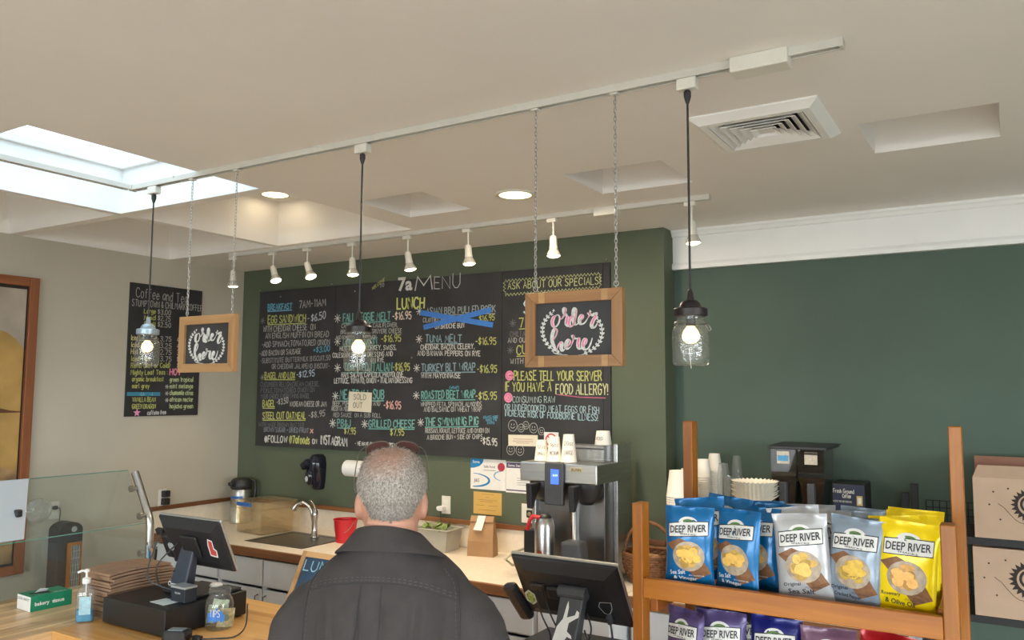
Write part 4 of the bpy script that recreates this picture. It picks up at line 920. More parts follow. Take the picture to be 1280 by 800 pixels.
# clear food container
cl0, cl1 = P(311, 655, Z=CTZ), P(352, 666, Z=CTZ)
t = thing('food_container', 'square clear plastic food storage container with blue tape label', 'food container', (-4.565, 4.12, CTZ)); t.rotation_euler.z = R(-6)
PCY = glass('polycarbonate', (.94, .88, .76), refl=2.2, milk=.09, milkc=(.80,.70,.52), rough=.10)
mb = MB(); q = lambda a, z: [(-a*1.06, -a, z), (a*1.06, -a, z), (a*1.06, a, z), (-a*1.06, a, z)]
mb.ring([q(.128, .0), q(.132, .01), q(.143, .17), q(.151, .175), q(.151, .215), q(.157, .217), q(.157, .222), q(.149, .222), q(.147, .178), q(.140, .17), q(.127, .006)], True, True); mb.build('container_body', PCY, t, 30)
MB().box((-.04, -.1525, .20), (.17, .0012, .027)).build('blue_tape', mat('blue_tape', (.05, .20, .60), .6), t)
mb = MB(); print_on(mb, 'OLD BASS/CAST', lambda u, v: (u, -.1535, v), -.115, .193, .14, .014); mb.build('ink_print', chalk((.02,.03,.08)), t)
mb = MB()
for k in range(7): mb.box((-.03, -.138-.0017*k, .03+.022*k), (.018 if k % 2 == 0 else .01, .0008, .0025))
mb.build('volume_marks', chalk((.35,.28,.16)), t)['kind'] = 'stuff'
# soap dispenser, paper towels
sd = P(396, 590, Y=YB-.03); t = thing('soap_dispenser', 'glossy black wall soap dispenser with pale push button', 'soap dispenser', (sd.x, YB, sd.z)); GB = mat('gloss_black', (.01,.011,.02), .14, 0, .1, 20)
mb = MB(); prof = [(-.125, .035, .050), (-.115, .05, .062), (-.06, .058, .075), (0, .062, .085), (.06, .064, .098), (.105, .056, .09), (.125, .035, .07), (.128, .02, .05)]
mb.ring([[(w_*math.cos(a_)*(1 if abs(math.cos(a_)) < .9 else 1), -max(0, d_*math.sin(a_)) if a_ <= PI else 0.0, z) for a_ in [PI*i/12 for i in range(13)]] for z, w_, d_ in prof], True, True); mb.build('housing', GB, t, 50)
mb = MB(); mb.box((-.055, -.075, .055), (.085, .07, .06), rot=Matrix.Rotation(R(-32), 3, 'Y')); mb.build('front_cover', GB, t, bevel=.018)
mb = MB(); mb.ball((-.025, -.075, -.03), .05, 16, 10, (.75, .6, 1.25)); mb.build('push_bar', GB, t, 60)
mb = MB(); mb.ball((-.028, -.103, -.045), .014, 12, 8, (1, .4, 1.5)); mb.build('pale_button', chalk((.5,.5,.5)), t, 60)
pt = P(434, 585, Y=YB-.09); t = thing('paper_towel_roll', 'white paper towel roll mounted level on the green wall behind the man\'s head', 'paper towel', (pt.x, YB-.09, pt.z+.0))
MB().cyl((0, 0, 0), (.27, 0, 0), .056, n=32).build('roll', PAPER, t, 30); MB().cyl((-.002, 0, 0), (.001, 0, 0), .02, n=16).build('core', mat('cardboard_core', (.4,.3,.2), .9), t)
for x in (-.006, .276): MB().bb(x-.004, x+.004, -.012, .089, -.02, .02).build('bracket', WHITE, t, bevel=.002)
# spray bottle, bin with greens
q_ = P(534, 672, Z=CTZ); t = thing('spray_bottle', 'clear spray bottle of blue cleaner with red trigger beside the man\'s ear', 'spray bottle', (q_.x+.02, q_.y-.12, CTZ))
MB().lathe([(.036, 0), (.038, .01), (.038, .11), (.030, .15), (.014, .18), (.013, .20)], 20).build('bottle', glass('clear_plastic', (.93,.95,.96), refl=1.6, milk=.06), t, 50)
MB().lathe([(.034, .003), (.036, .01), (.036, .07), (.0001, .07)], 20).build('blue_liquid', mat('blue_liquid', (.01,.10,.42), .2), t, 50)
MB().cyl((0, 0, .195), (0, 0, .222), .016, n=14).build('collar', WHITE, t)
MB().hexa([(-.012, -.05, .222), (.012, -.05, .222), (.012, .03, .222), (-.012, .03, .222), (-.009, -.055, .262), (.009, -.055, .262), (.009, .02, .262), (-.009, .02, .262)]).build('red_sprayer', RED, t, bevel=.005)
MB().tube([(0, -.035, .225), (0, -.05, .20), (0, -.045, .17)], .006, 6).build('trigger', RED, t)
q_ = P(560, 690, Z=CTZ); t = thing('counter_bin', 'low grey bin of lettuce scraps behind the man\'s shoulder', 'bin', (-3.12, 4.24, CTZ))
GBN = mat('grey_bin', (.42,.41,.36), .5, 0, .1, 10)
mb = MB(); q = lambda a, b_, z: [(-a, -b_, z), (a, -b_, z), (a, b_, z), (-a, b_, z)]
mb.ring([q(.10, .07, 0), q(.12, .085, .13), q(.135, .10, .135), q(.135, .10, .14), q(.115, .08, .14), q(.095, .065, .01)], True, True); mb.build('tub', GBN, t, bevel=.002)
mb = MB(); rr = random.Random(3)
for k in range(26):
    c = Vector((rr.uniform(-.11, .09), rr.uniform(-.09, .06), .13+rr.uniform(0, .03))); a = Vector((rr.uniform(-1, 1), rr.uniform(-1, 1), rr.uniform(-.2, .8))).normalized()*.03; b_ = a.cross(Vector((0, 0, 1))).normalized()*.02
    mb.add([c-a, c+b_+Vector((0, 0, .006)), c+a, c-b_], [(0, 1, 2, 3)])
o = mb.build('lettuce_leaves', mat('lettuce', (.22,.30,.08), .6, 0, .5, 40), t); o['kind'] = 'stuff'
# paper takeaway bag with receipt
q_ = P(597, 696, Z=CTZ); t = thing('paper_bag', 'brown paper takeaway bag with receipt stapled to its folded top', 'paper bag', (q_.x, q_.y+.055, CTZ)); t.rotation_euler.z = R(14)
KR = mat('kraft_paper', (.40,.235,.115), .85, 0, .08, 12, .3, 30)
mb = MB(); a, b_ = .083, .048; mb.v = []
ringsb = [[(-a, -b_, 0), (a, -b_, 0), (a+.004, 0, 0), (a, b_, 0), (-a, b_, 0), (-a-.004, 0, 0)], [(-a+.003, -b_-.002, .09), (a-.002, -b_, .09), (a-.012, 0, .1), (a-.004, b_, .09), (-a+.003, b_, .09), (-a+.012, 0, .1)],
  [(-.075, -.020, .19), (.075, -.020, .19), (.058, 0, .19), (.075, .02, .19), (-.075, .02, .19), (-.058, 0, .19)], [(-.074, -.004, .235), (.074, -.004, .235), (.07, 0, .235), (.074, .004, .235), (-.074, .004, .235), (-.07, 0, .235)]]
mb.ring([[Vector(v) for v in r] for r in ringsb]); mb.build('bag_body', KR, t)
MB().add([(-.074, -.006, .236), (.074, -.006, .236), (.073, -.026, .205), (-.073, -.026, .205)], [(3, 2, 1, 0)]).build('folded_top', KR, t)
mb = MB(); mb.add([(-.028, -.009, .238), (.022, -.009, .238), (.018, -.030, .20), (-.032, -.030, .20), (.010, -.052, .155), (-.045, -.050, .158)], [(3, 2, 1, 0), (5, 4, 2, 3)]); mb.build('receipt', PAPER, t)

# ================================================================== COFFEE BREWER
bw = thing('coffee_brewer', 'tall steel twin coffee brewer with black control panel and blue display', 'coffee brewer', (-2.065, 3.85, CTZ))
zt = 1.527-CTZ; hb = 1.425-CTZ; BD = .46
MB().bb(-.23, .23, 0, BD-.08, hb, zt).build('steel_head', STEEL, bw, bevel=.006)
MB().bb(-.067, .045, -.022, .0, 1.31-CTZ, zt+.004).build('control_panel', GREYP, bw, bevel=.006)
MB().bb(-.028, .020, -.0245, -.022, hb-.005, zt-.03).build('blue_display', mat('blue_display', (.05,.13,.65), .3, emit=(.06,.16,.9,.9)), bw)
mb = MB(); print_on(mb, '8:49', lambda u, v: (u, -.0252, v), -.014, hb+.035, .028); mb.build('display_digits', emis('digit_blue', (.5,.65,1), 1.2), bw)
MB().bb(.075, .15, -.0022, .0, hb+.062, hb+.085).build('badge', mat('badge_brass', (.55,.47,.3), .4, .3), bw, bevel=.001)
mb = MB(); print_on(mb, 'BUNN', lambda u, v: (u, -.003, v), .085, hb+.066, .055, .014); mb.build('badge_print', chalk((.05,.04,.03)), bw)
MB().bb(-.20, .20, .16, BD-.02, .05, hb).build('rear_column', STEELD, bw, bevel=.004)
MB().bb(.20, .225, .27, BD, .0, zt+.095).build('side_panel', STEEL, bw, bevel=.004)
MB().bb(-.225, -.20, .12, BD, .0, hb).build('side_panel', STEEL, bw, bevel=.004)
MB().bb(-.22, .22, -.0, BD, .0, .05).build('base', STEELD, bw, bevel=.006)
for cx in (-.125, .125):
    f = MB().lathe([(.03, hb-.115), (.075, hb-.08), (.088, hb-.02), (.088, hb-.002)], 24, (cx, .10, 0)).build('brew_funnel', BLACKP, bw, 40)
    MB().hexa([(cx-.018, -.075, hb-.135), (cx+.012, -.075, hb-.135), (cx+.012, -.055, hb-.135), (cx-.018, -.055, hb-.135), (cx-.02, -.085, hb-.005), (cx+.014, -.085, hb-.005), (cx+.014, .02, hb-.005), (cx-.02, .02, hb-.005)]).build('funnel_handle', BLACKP, f, bevel=.004)
MB().cyl((.02, .15, .05), (.02, .15, hb-.02), .016, n=12).build('sight_tube', CHROME, bw)
MB().bb(-.20, -.10, -.01, .05, .12, .26).build('drip_stand', BLACKP, bw, bevel=.006)
MB().tube([(-.22, .05, .05), (-.29, .02, .055), (-.31, -.02, .09), (-.27, 0, .13), (-.22, .08, .15)], .008, 8).build('water_hose', mat('hose_yellow', (.5,.45,.3), .4), bw, 50)
t = thing('coffee_server', 'slim steel coffee server with red tap handle in front of the brewer', 'coffee server', (-2.10, 3.775, CTZ))
MB().lathe([(.045, 0), (.052, .02), (.052, .30), (.045, .33), (.028, .355), (.0001, .36)], 28).build('steel_body', STEEL, t, 40)
MB().lathe([(.047, .31), (.035, .35), (.02, .365), (.0001, .366)], 24).build('black_top', BLACKP, t, 50)
MB().tube([(-.01, -.03, .345), (-.045, -.045, .35), (-.06, -.05, .33), (-.075, -.05, .28)], .011, 8).build('red_handle', RED, t, 60)
MB().lathe([(.0001, 0), (.012, 0), (.013, .004)], 14, (0, -.052, .17), False, (0, -1, 0)).build('round_badge', mat('badge_red', (.35,.07,.03), .4), t)
t = thing('black_server', 'rounded black coffee server at the right of the brewer base', 'coffee server', (-1.93, 3.79, CTZ))
MB().hexa([(-.06, -.05, 0), (.075, -.05, 0), (.075, .05, 0), (-.06, .05, 0), (-.065, -.045, .235), (.045, -.045, .235), (.045, .05, .235), (-.065, .05, .235)]).build('server_body', GREYP, t, bevel=.014)
for k in range(2): MB().lathe([(.0001, 0), (.004, 0), (.004, .003)], 10, (.0+k*.045, -.051, .06), False, (0, -1, 0)).build('front_knob', CHROME, t)
q_ = P(726, 696, Y=3.70); t = thing('white_saucer', 'small white dish in front of the sight tube of the brewer', 'dish', (q_.x, 3.668, CTZ))
MB().lathe([(.03, 0), (.032, .03), (.06, .085), (.062, .09), (.056, .088), (.03, .07)], 24).build('dish_body', WHITE, t, 40)

# cups on top of the brewer: upside-down paper cups with handwriting
CUP = mat('paper_cup', (.82,.78,.70), .7, 0, .02, 20)
topz = 1.527
def cup_inv(px, py0, py1, Y, label, word, wpx):
    c = P(px, py1, Y=Y); h = (P(px, py0, Y=Y).z-c.z)
    r = (P(px+wpx/2, py1, Y=Y)-P(px-wpx/2, py1, Y=Y)).length/2
    t = thing('paper_cup', label, 'paper cup', (c.x, Y, topz+.0015), group='marked paper cups standing upside down on the brewer')
    MB().lathe([(r, 0), (r*1.02, .003), (r*.98, .006), (r*.66, h), (r*.62, h), (r*.60, h-.006), (.0001, h-.006)], 26).build('cup_body', CUP, t, 40)
    def fn(u, v):
        rr = r*.985+(r*.66-r*.98)*(v/h)+.0012; a_ = u/rr+R(25)
        return (rr*math.sin(a_), -rr*math.cos(a_), v)
    for k, wd in enumerate(word):
        st, W = text_strokes(wd); mb = MB(); ww = r*1.15
        for s in st:
            pts = [fn(-ww/2+x_/W*ww, h*(.62-k*.33)+y_*h*.024) for x_, y_ in s]
            for i in range(len(pts)-1):
                a, b_ = Vector(pts[i]), Vector(pts[i+1]); n_ = Vector((a.x, a.y, 0)).normalized(); ribbon(mb, [(a, n_), (b_, n_)], .0018)
        mb.build('ink_lettering', chalk((.12,.11,.10)), t)
cup_inv(677, 552, 578, 3.93, 'leftmost upside down paper cup on the brewer marked 12 oz small', ('12oz', 'SMALL'), 16)
cup_inv(693, 547, 578, 3.92, 'upside down paper cup on the brewer marked 16 oz medium', ('16oz', 'MEDIUM'), 17)
cup_inv(711, 544, 579, 3.92, 'upside down paper cup on the brewer marked 20 oz large', ('20oz', 'LARGE'), 18)
q_ = P(754, 556, Y=4.08)
t = thing('paper_cup', 'wide upside down paper cup with marker drawing standing on the brewer\'s clear box', 'paper cup', (q_.x, 4.08, 1.5275)); zz = P(754, 556, Y=4.08).z-1.5275
MB().lathe([(.045, zz), (.046, zz+.003), (.036, zz+.075), (.0001, zz+.072)], 26).build('cup_body', CUP, t, 40)
line_on(t, 'ICED', Vector((-.02, -.044, zz+.028)), Vector((.018, -.044, zz+.028)), .016, NB, UP, (.12,.11,.10), .12, name='ink_lettering')
t = thing('clear_cup_box', 'clear acrylic box of lids and cups standing on the brewer', 'acrylic box', (q_.x-.085, 4.07, 1.5285))
bxh = max(.05, zz-.003); AC = glass('acrylic', (.93,.94,.95), refl=1.8, milk=.08)
mb = MB(); mb.bb(-.12, .12, -.06, .06, 0, .004); mb.bb(-.12, .12, -.06, -.056, .004, bxh); mb.bb(-.12, .12, .056, .06, .004, bxh); mb.bb(-.12, -.116, -.056, .056, .004, bxh); mb.bb(.116, .12, -.056, .056, .004, bxh); mb.build('clear_walls', AC, t)
MB().bb(-.12, .12, -.0605, -.0595, bxh-.02, bxh-.014).build('dark_rim_line', BLACKP, t)
for k in range(5): MB().lathe([(.018, .006), (.021, bxh-.012), (.0195, bxh-.012)], 16, (-.088+k*.044, 0, 0), False).build('clear_cup', glass('clear_plastic', (.93,.95,.96)), t, 50)

# ================================================================== BASKET
q_ = P(806, 722, Z=CTZ); t = thing('wicker_basket', 'round brown wicker basket with arched handle on the counter behind the rack post', 'basket', (-1.665, 4.13, CTZ+.0075)); t.scale = (.85, .85, .95)
WK = mat('wicker', (.20,.085,.035), .7, 0, .4, 60)
rr = random.Random(5); pr = [(.11, .0), (.14, .04), (.155, .09), (.15, .14)]
for k in range(12):
    z = .008+k*.012; r = .115+.045*math.sin(min(1, z/.11)*PI/2)
    mb = MB(); n = 40
    mb.tube([((r+.005*math.cos(i*PI/1.0+k*PI))*math.cos(2*PI*i/n), (r+.005*math.cos(i*PI+k*PI))*math.sin(2*PI*i/n), z) for i in range(n)], .0062, 5, True); mb.build('woven_strand', WK, t, 60)
for k in range(20):
    a_ = 2*PI*k/20; MB().tube([(.11*math.cos(a_), .11*math.sin(a_), 0), (.15*math.cos(a_), .15*math.sin(a_), .07), (.162*math.cos(a_), .162*math.sin(a_), .15)], .004, 5).build('stake', WK, t)
MB().lathe([(.0001, .002), (.11, .002), (.112, .012), (.0001, .012)], 24).build('basket_floor', WK, t)
MB().tube([(.16*math.cos(2*PI*i/30), .16*math.sin(2*PI*i/30), .152) for i in range(30)], .010, 7, True).build('rim', WK, t, 60)
MB().tube([(.16*math.cos(a_), .0, .15+.165*math.sin(a_)) for a_ in [PI*i/16 for i in range(17)]], .011, 7).build('arched_handle', WK, t, 60)
mb = MB()
for k in range(9): mb.box((rr.uniform(-.08, .08), rr.uniform(-.08, .08), .10+rr.uniform(0, .04)), (.07, .03, .012), rot=Matrix.Rotation(rr.uniform(0, 3), 3, 'Z') @ Matrix.Rotation(rr.uniform(-.6, .6), 3, 'X'))
o = mb.build('basket_packets', mat('tan_packets', (.5,.33,.15), .6, 0, .3, 20), t, bevel=.003); o['kind'] = 'stuff'

# ================================================================== THINGS ON THE SIDE COUNTER
RIM = mat('cup_rim', (.84,.81,.74), .6)
def cup_stack(px, pyt, wpx, Y, label, m=CUP, inverted=True, grp='stacks of paper cups behind the crisp rack'):
    top = P(px, pyt, Y=Y); r = (P(px+wpx/2, pyt, Y=Y)-P(px-wpx/2, pyt, Y=Y)).length/2; H = top.z-CTZ; ch_ = r*2.3; dz = .0115
    t = thing('cup_stack', label, 'cup stack', (top.x, Y, CTZ), group=grp); n = int((H-ch_)/dz); dz = (H-ch_)/n
    for k in range(n+1):
        z = k*dz
        pr = [(r*1.0, z), (r*1.03, z+.0025), (r*1.0, z+.005)]
        if k == n: pr += [(r*.72, z+ch_), (r*.68, z+ch_), (r*.66, z+ch_-.005), (.0001, z+ch_-.005)]
        else: pr += [(r*.965, z+dz)]
        MB().lathe(pr, 20, caps=False).build('nested_cup', m, t, 40)
cup_stack(847, 588, 27, 4.02, 'tall stack of white paper cups left of the rack\'s back post')
cup_stack(861, 586, 25, 4.15, 'stack of white paper cups behind the rack\'s back post')
cup_stack(879, 574, 19, 4.28, 'short topped narrow stack of paper cups just right of the back post')
cup_stack(893, 567, 18, 4.40, 'tallest stack of paper cups between back post and clear cups')
CC = glass('clear_plastic', (.93,.95,.96), refl=1.6, milk=.06)
for px, py, w_, Y, l in ((904, 579, 15, 4.22, 'clear plastic cups stacked beside the tallest paper stack'), (921, 570, 13, 4.42, 'tallest stack of clear plastic cups behind the filters'), (911, 595, 11, 4.05, 'short stack of small clear plastic cups before the taller ones')):
    cup_stack(px, py, w_, Y, l, CC, grp='stacks of clear plastic cups behind the crisp rack')
# coffee filters on a carton
q_ = P(944, 627, Y=4.0); zt = q_.z
t = thing('storage_carton', 'plain carton under the coffee filters behind the blue bags', 'box', (q_.x, 4.0, CTZ)); MB().bb(-.085, .085, -.085, .085, 0, zt-CTZ-.003).build('carton_body', mat('cardboard', (.42,.30,.20), .85, 0, .06, 10), t, bevel=.002)
t = thing('coffee_filters', 'nested stack of white fluted paper coffee filters', 'coffee filters', (q_.x, 4.0, zt-.002))
FM = mat('filter_paper', (.80,.76,.66), .9)
for k in range(7):
    mb = MB(); n = 64; z = k*.011; R0 = .108-.005*(k % 2)
    lo = [(.062*math.cos(2*PI*i/n), .062*math.sin(2*PI*i/n), z) for i in range(n)]
    hi = [((R0+.006*(-1)**i)*math.cos(2*PI*i/n), (R0+.006*(-1)**i)*math.sin(2*PI*i/n), z+.035+.003*(-1)**i) for i in range(n)]
    mb.ring([lo, hi], True, False); mb.add([(0, 0, z)]+lo, [(0, 1+i, 1+(i+1) % n) for i in range(n)]); mb.build('filter', FM, t)
# twin hopper grinder
a = P(968, 562, Y=4.3); b_ = P(1036, 562, Y=4.3); q_ = P(1005, 640, Y=4.3)
gx = (a.x+b_.x)/2; gw = (b_.x-a.x)/2; ztop = P(1000, 557, Y=4.3).z-CTZ
t = thing('coffee_grinder', 'twin hopper coffee grinder with black lid and bean labels', 'coffee grinder', (gx, 4.30, CTZ))
gz = P(1000, 640, Y=4.3).z-CTZ-.02
MB().bb(-gw, gw, -.10, .16, 0, gz).build('grinder_body', GREYP, t, bevel=.01)
HG = glass('smoky_hopper', (.50,.46,.42), refl=1.5, milk=.05, milkc=(.3,.25,.2))
BEAN = mat('coffee_beans', (.035,.018,.01), .5, 0, .6, 120, .8, 150)
for s in (-1, 1):
    c = s*gw/2; w = gw/2-.006
    q = lambda r, z, y0=-.10, y1=.14: [(c-r, y0, z), (c+r, y0, z), (c+r, y1, z), (c-r, y1, z)]
    h_ = MB().ring([q(w*.62, gz, -.07, .08), q(w*.75, gz+.06, -.08, .10), q(w, gz+(ztop-gz)*.58), q(w, ztop-.014)], True, False).build('hopper', HG, t)
    MB().ring([q(w*.55, gz, -.06, .07), q(w*.68, gz+.06, -.07, .09), q(w*.9, gz+(ztop-gz)*.5, -.09, .13)], True, True).build('beans', BEAN, h_)
    MB().bb(c-w*.28, c+w*.28, -.13, -.085, gz-.01, gz+(ztop-gz)*.5).build('chute', GREYP, h_, bevel=.004)
    MB().bb(c-w*.5, c+w*.5, -.1025, -.1005, ztop-.085, ztop-.025).build('bean_label', chalk((.55,.50,.42)), h_)
    if s < 0: MB().bb(c-w*.42, c+w*.42, -.1035, -.1026, ztop-.072, ztop-.045).build('label_patch', chalk((.08,.30,.55)), h_)
    else: MB().bb(c-w*.5, c+w*.5, -.1035, -.1026, ztop-.038, ztop-.026).build('label_patch', chalk((.06,.05,.04)), h_)
MB().hexa([(-gw-.008, -.11, ztop-.014), (gw+.008, -.11, ztop-.014), (gw+.008, .19, ztop-.014), (-gw-.008, .19, ztop-.014), (-gw-.008, -.11, ztop), (gw+.008, -.11, ztop), (gw+.03, .19, ztop+.006), (-gw-.008, .19, ztop+.006)]).build('lid', BLACKP, t, bevel=.003)
# second grinder, navy front with script
a = P(1040, 615, Y=4.2); b_ = P(1082, 640, Y=4.2); z1 = P(1050, 604, Y=4.2).z-CTZ
t = thing('dark_grinder', 'low dark blue grinder box lettered Fresh Ground Coffee', 'coffee grinder', ((a.x+b_.x)/2, 4.2, CTZ)); w = (b_.x-a.x)/2
NV = mat('navy_panel', (.012,.018,.045), .4)
MB().bb(-w, w, 0, .2, 0, z1).build('grinder_body', BLACKM, t, bevel=.006); MB().bb(-w+.004, w-.004, -.003, 0, z1-.17, z1-.006).build('front_panel', NV, t)
for k, (tx, x0, x1, hh) in enumerate((('Fresh Ground', -.9, .35, .018), ('Coffee', -.35, .15, .018), ('TASTE THE DIFFERENCE', -.95, .2, .008))):
    line_on(t, tx, Vector((w*x0, -.004, z1-.045-k*.022)), Vector((w*x1, -.004, z1-.045-k*.022)), hh, NB, UP, CX, .12, name='white_lettering')
MB().bb(w*.5, w*.85, -.0045, -.003, z1-.10, z1-.055).build('gold_picture', mat('gold_print', (.45,.35,.13), .5), t)
MB().bb(w*.58, w*.77, -.0052, -.0045, z1-.092, z1-.063).build('pale_picture', chalk(CX), t)
# black wire shelving with cartons
ws = thing('wire_shelving', 'black wire shelving unit holding cartons against the recessed wall', 'shelving', (.42, 4.32, 0))
sx0, sx1, sy0, sy1 = -.80, .85, -.20, .22
for z in (.45, .72+.235, 1.285):
    s = MB().bb(sx0, sx1, sy0, sy0+.012, z-.03, z).build('shelf', BLACKM, ws)
    mb = MB(); mb.bb(sx0, sx1, sy1-.012, sy1, z-.03, z); mb.bb(sx0, sx0+.012, sy0+.012, sy1-.012, z-.03, z); mb.bb(sx1-.012, sx1, sy0+.012, sy1-.012, z-.03, z)
    for k in range(1, 22): mb.cyl((sx0+.01, sy0+k*.0195, z-.004), (sx1-.01, sy0+k*.0195, z-.004), .0028, n=5)
    mb.build('shelf_wires', BLACKM, s)
    mb = MB()      # low grid along the back
    for k in range(int((sx1-sx0)/.03)+1): mb.cyl((sx0+k*.03, sy1-.006, z), (sx0+k*.03, sy1-.006, z+.10), .0022, n=5)
    for k in range(1, 4): mb.cyl((sx0, sy1-.006, z+k*.033), (sx1, sy1-.006, z+k*.033), .0022, n=5)
    o = mb.build('back_grid', BLACKM, s); o['kind'] = 'stuff'
for x in (sx0+.02, sx1-.02):
    for y in (sy0+.02, sy1-.03): MB().bb(x-.012, x+.012, y-.012, y+.012, 0, 1.285).build('post', BLACKM, ws)
for px, h in ((1138, .10), (1150, .155)):
    q_ = P(px, 640, Y=4.42); 
    hz = P(px, 605 if h > .12 else 616, Y=4.42).z-CTZ; o = MB().bb(-.016, .016, -.015, .015, 0, hz).build('wire_divider', BLACKM, None, bevel=.002); o.location = (q_.x-.02, 4.42, CTZ+.001)
    tag(o, 'taller black upright strip between grinder box and right back post' if h > .12 else 'shorter black upright strip between grinder box and right back post', 'divider')
CBD = mat('cardboard_print', (.46,.33,.235), .8, 0, .04, 10, .1, 60)
def carton(x, y, z, w, d, h, label, openflap):
    t = thing('cardboard_carton', label, 'cardboard box', (x, y, z))
    if openflap:
        mb = MB(); th = .004
        mb.bb(-w/2, w/2, -d/2, d/2, 0, th); mb.bb(-w/2, w/2, -d/2, -d/2+th, th, h); mb.bb(-w/2, w/2, d/2-th, d/2, th, h); mb.bb(-w/2, -w/2+th, -d/2+th, d/2-th, th, h); mb.bb(w/2-th, w/2, -d/2+th, d/2-th, th, h); mb.build('carton_body', CBD, t)
        MB().hexa([(-w/2, d/2-.004, h), (w/2, d/2-.004, h), (w/2, d/2, h), (-w/2, d/2, h), (-w/2, d/2+.02, h+.075), (w/2, d/2+.02, h+.075), (w/2, d/2+.024, h+.075), (-w/2, d/2+.024, h+.075)]).build('back_flap', mat('brown_flap', (.25,.12,.08), .8), t)
        MB().hexa([(-w/2, -d/2, h), (w/2, -d/2, h), (w/2, -d/2+.004, h), (-w/2, -d/2+.004, h), (-w/2+.02, -d/2+.05, h+.05), (w/2, -d/2+.05, h+.05), (w/2, -d/2+.054, h+.05), (-w/2+.02, -d/2+.054, h+.05)]).build('front_flap', CBD, t)
    else:
        MB().bb(-w/2, w/2, -d/2, d/2, 0, h).build('carton_body', CBD, t, bevel=.002)
        MB().bb(-w/2, w/2, -.0015, .0015, h, h+.0008).build('top_seam', mat('seam_tape', (.35,.25,.16), .5), t)
    y0 = -d/2-.0008; cx, cz = -w/2+.26*.8, h*.58; INK = chalk((.035,.025,.022)); r0 = h*.215
    mb = MB(); n = 44
    rim = [(cx+(r0*(1.0 if i % 2 else 1.3))*math.cos(2*PI*i/n), y0, cz+(r0*(1.0 if i % 2 else 1.3))*math.sin(2*PI*i/n)) for i in range(n)]
    inn = [(cx+r0*.80*math.cos(2*PI*i/n), y0, cz+r0*.80*math.sin(2*PI*i/n)) for i in range(n)]
    mb.ring([rim, inn], True, False)
    pts = [(Vector((cx+r0*(.62-.6*i/40)*math.cos(4*PI*i/40+2.2), y0, cz+r0*(.62-.6*i/40)*math.sin(4*PI*i/40+2.2))), NB) for i in range(41)]
    ribbon(mb, pts, r0*.17); mb.build('spiral_sun_print', INK, t)
    mb = MB(); ribbon(mb, [(Vector((cx+r0*a, y0, cz+r0*b_)), NB) for a, b_ in [(-2.1, -.0), (-1.7, -.3), (-1.35, -.75), (-1.0, -1.15), (-.7, -1.35), (-.35, -1.4)]], .0022); mb.build('printed_curve', INK, t)
    mb = MB(); print_on(mb, 'coffee', lambda u, v: (cx-r0*.45+u, y0, cz-r0*1.62+v), 0, 0, r0*1.4); mb.build('ink_print', INK, t)
    mb = MB()
    for a, b_ in ((-2.4, .9), (-2.7, -.1), (-2.0, -1.2), (-1.4, 1.2)): mb.lathe([(.0001, 0), (.004, 0)], 8, (cx+r0*a, y0, cz+r0*b_), False, (0, -1, 0))
    o = mb.build('printed_dots', INK, t); o['kind'] = 'stuff'
z1 = 1.286; q_ = P(1218, 653, Y=4.12); carton(q_.x+.21, 4.25, 1.2865, .42, .26, P(1230, 597, Y=4.12).z-1.2865, 'open topped coffee carton with sun print on the upper wire shelf', True)
q_ = P(1218, 739, Y=4.12); carton(q_.x+.21, 4.25, .9565, .42, .26, P(1230, 684, Y=4.12).z-.9565, 'closed coffee carton with sun print on the lower wire shelf', False)
# ================================================================== ORDERING COUNTER
oc = thing('order_counter', 'L shaped pale wooden ordering counter at the bottom left', 'counter', (-3.42, 1.97, 0))
k = 0
for i in range(14):     # staves of the left leg, running away from the camera
    a = -.67+i*.0479
    MB().bb(a, a+.0473, -1.3+(.03 if i % 2 else 0), .80, .87, .91).build('butcher_block_stave', MAPY, oc)
for i in range(6):
    b_ = 0+i*.1325
    MB().bb(.002, 2.40, b_, b_+.132, .87, .91).build('counter_board', MAPX, oc)
MB().bb(-.67, .0, -1.29, .80, .84, .869).build('underside', PINEX, oc); MB().bb(0, 2.40, .0, .795, .84, .869).build('underside', PINEX, oc)
MB().bb(.03, 2.36, .08, .72, 0, .84).build('counter_front', mat('counter_panel', (.30,.15,.06), .6, 0, .1, 4), oc); MB().bb(-.62, -.03, -1.2, .72, 0, .84).build('counter_front', mat('counter_panel', (.30,.15,.06)), oc)

# glass guard
gt = thing('sneeze_guard', 'glass food guard on a bent steel post at the left', 'sneeze guard', (-4.02, 2.826, .91))
PST = mat('satin_steel', (.50,.49,.47), .3, 1, .05, 10)
MB().tube(cat_rom([(0, 0, .002), (0, 0, .12), (0, 0, .22), (-.008, 0, .29), (-.055, 0, .37), (-.155, 0, .535)], 4), .021, 14).build('post', PST, gt, 60)
MB().lathe([(.045, .0), (.045, .008), (.024, .012)], 20).build('post_foot', PST, gt, 30)
for (x, z, ax) in ((.0, .12, (0, -1, 0)), (-.02, .315, (0, -1, 0)), (-.105, .455, (0, -1, 0))):
    MB().cyl((x, -.015, z), (x, -.055, z), .010, n=12).build('standoff', PST, gt); MB().cyl((x+.001, -.045, z-.0), (x+.001, -.06, z), .018, n=16).build('glass_clamp', PST, gt)
GG = glass('guard_glass', (.90, .94, .93), refl=1.0, milk=.012, milkc=(.75,.8,.8))
GE = mat('glass_edge_green', (.10,.30,.25), .15, 0, .05, 10)
MB().bb(-.004, .004, -1.6, -.03, .004, .275).build('lower_glass', GG, gt)
MB().bb(-.0045, .0045, -1.6, -.03, .275, .2785).build('glass_edge', GE, gt)
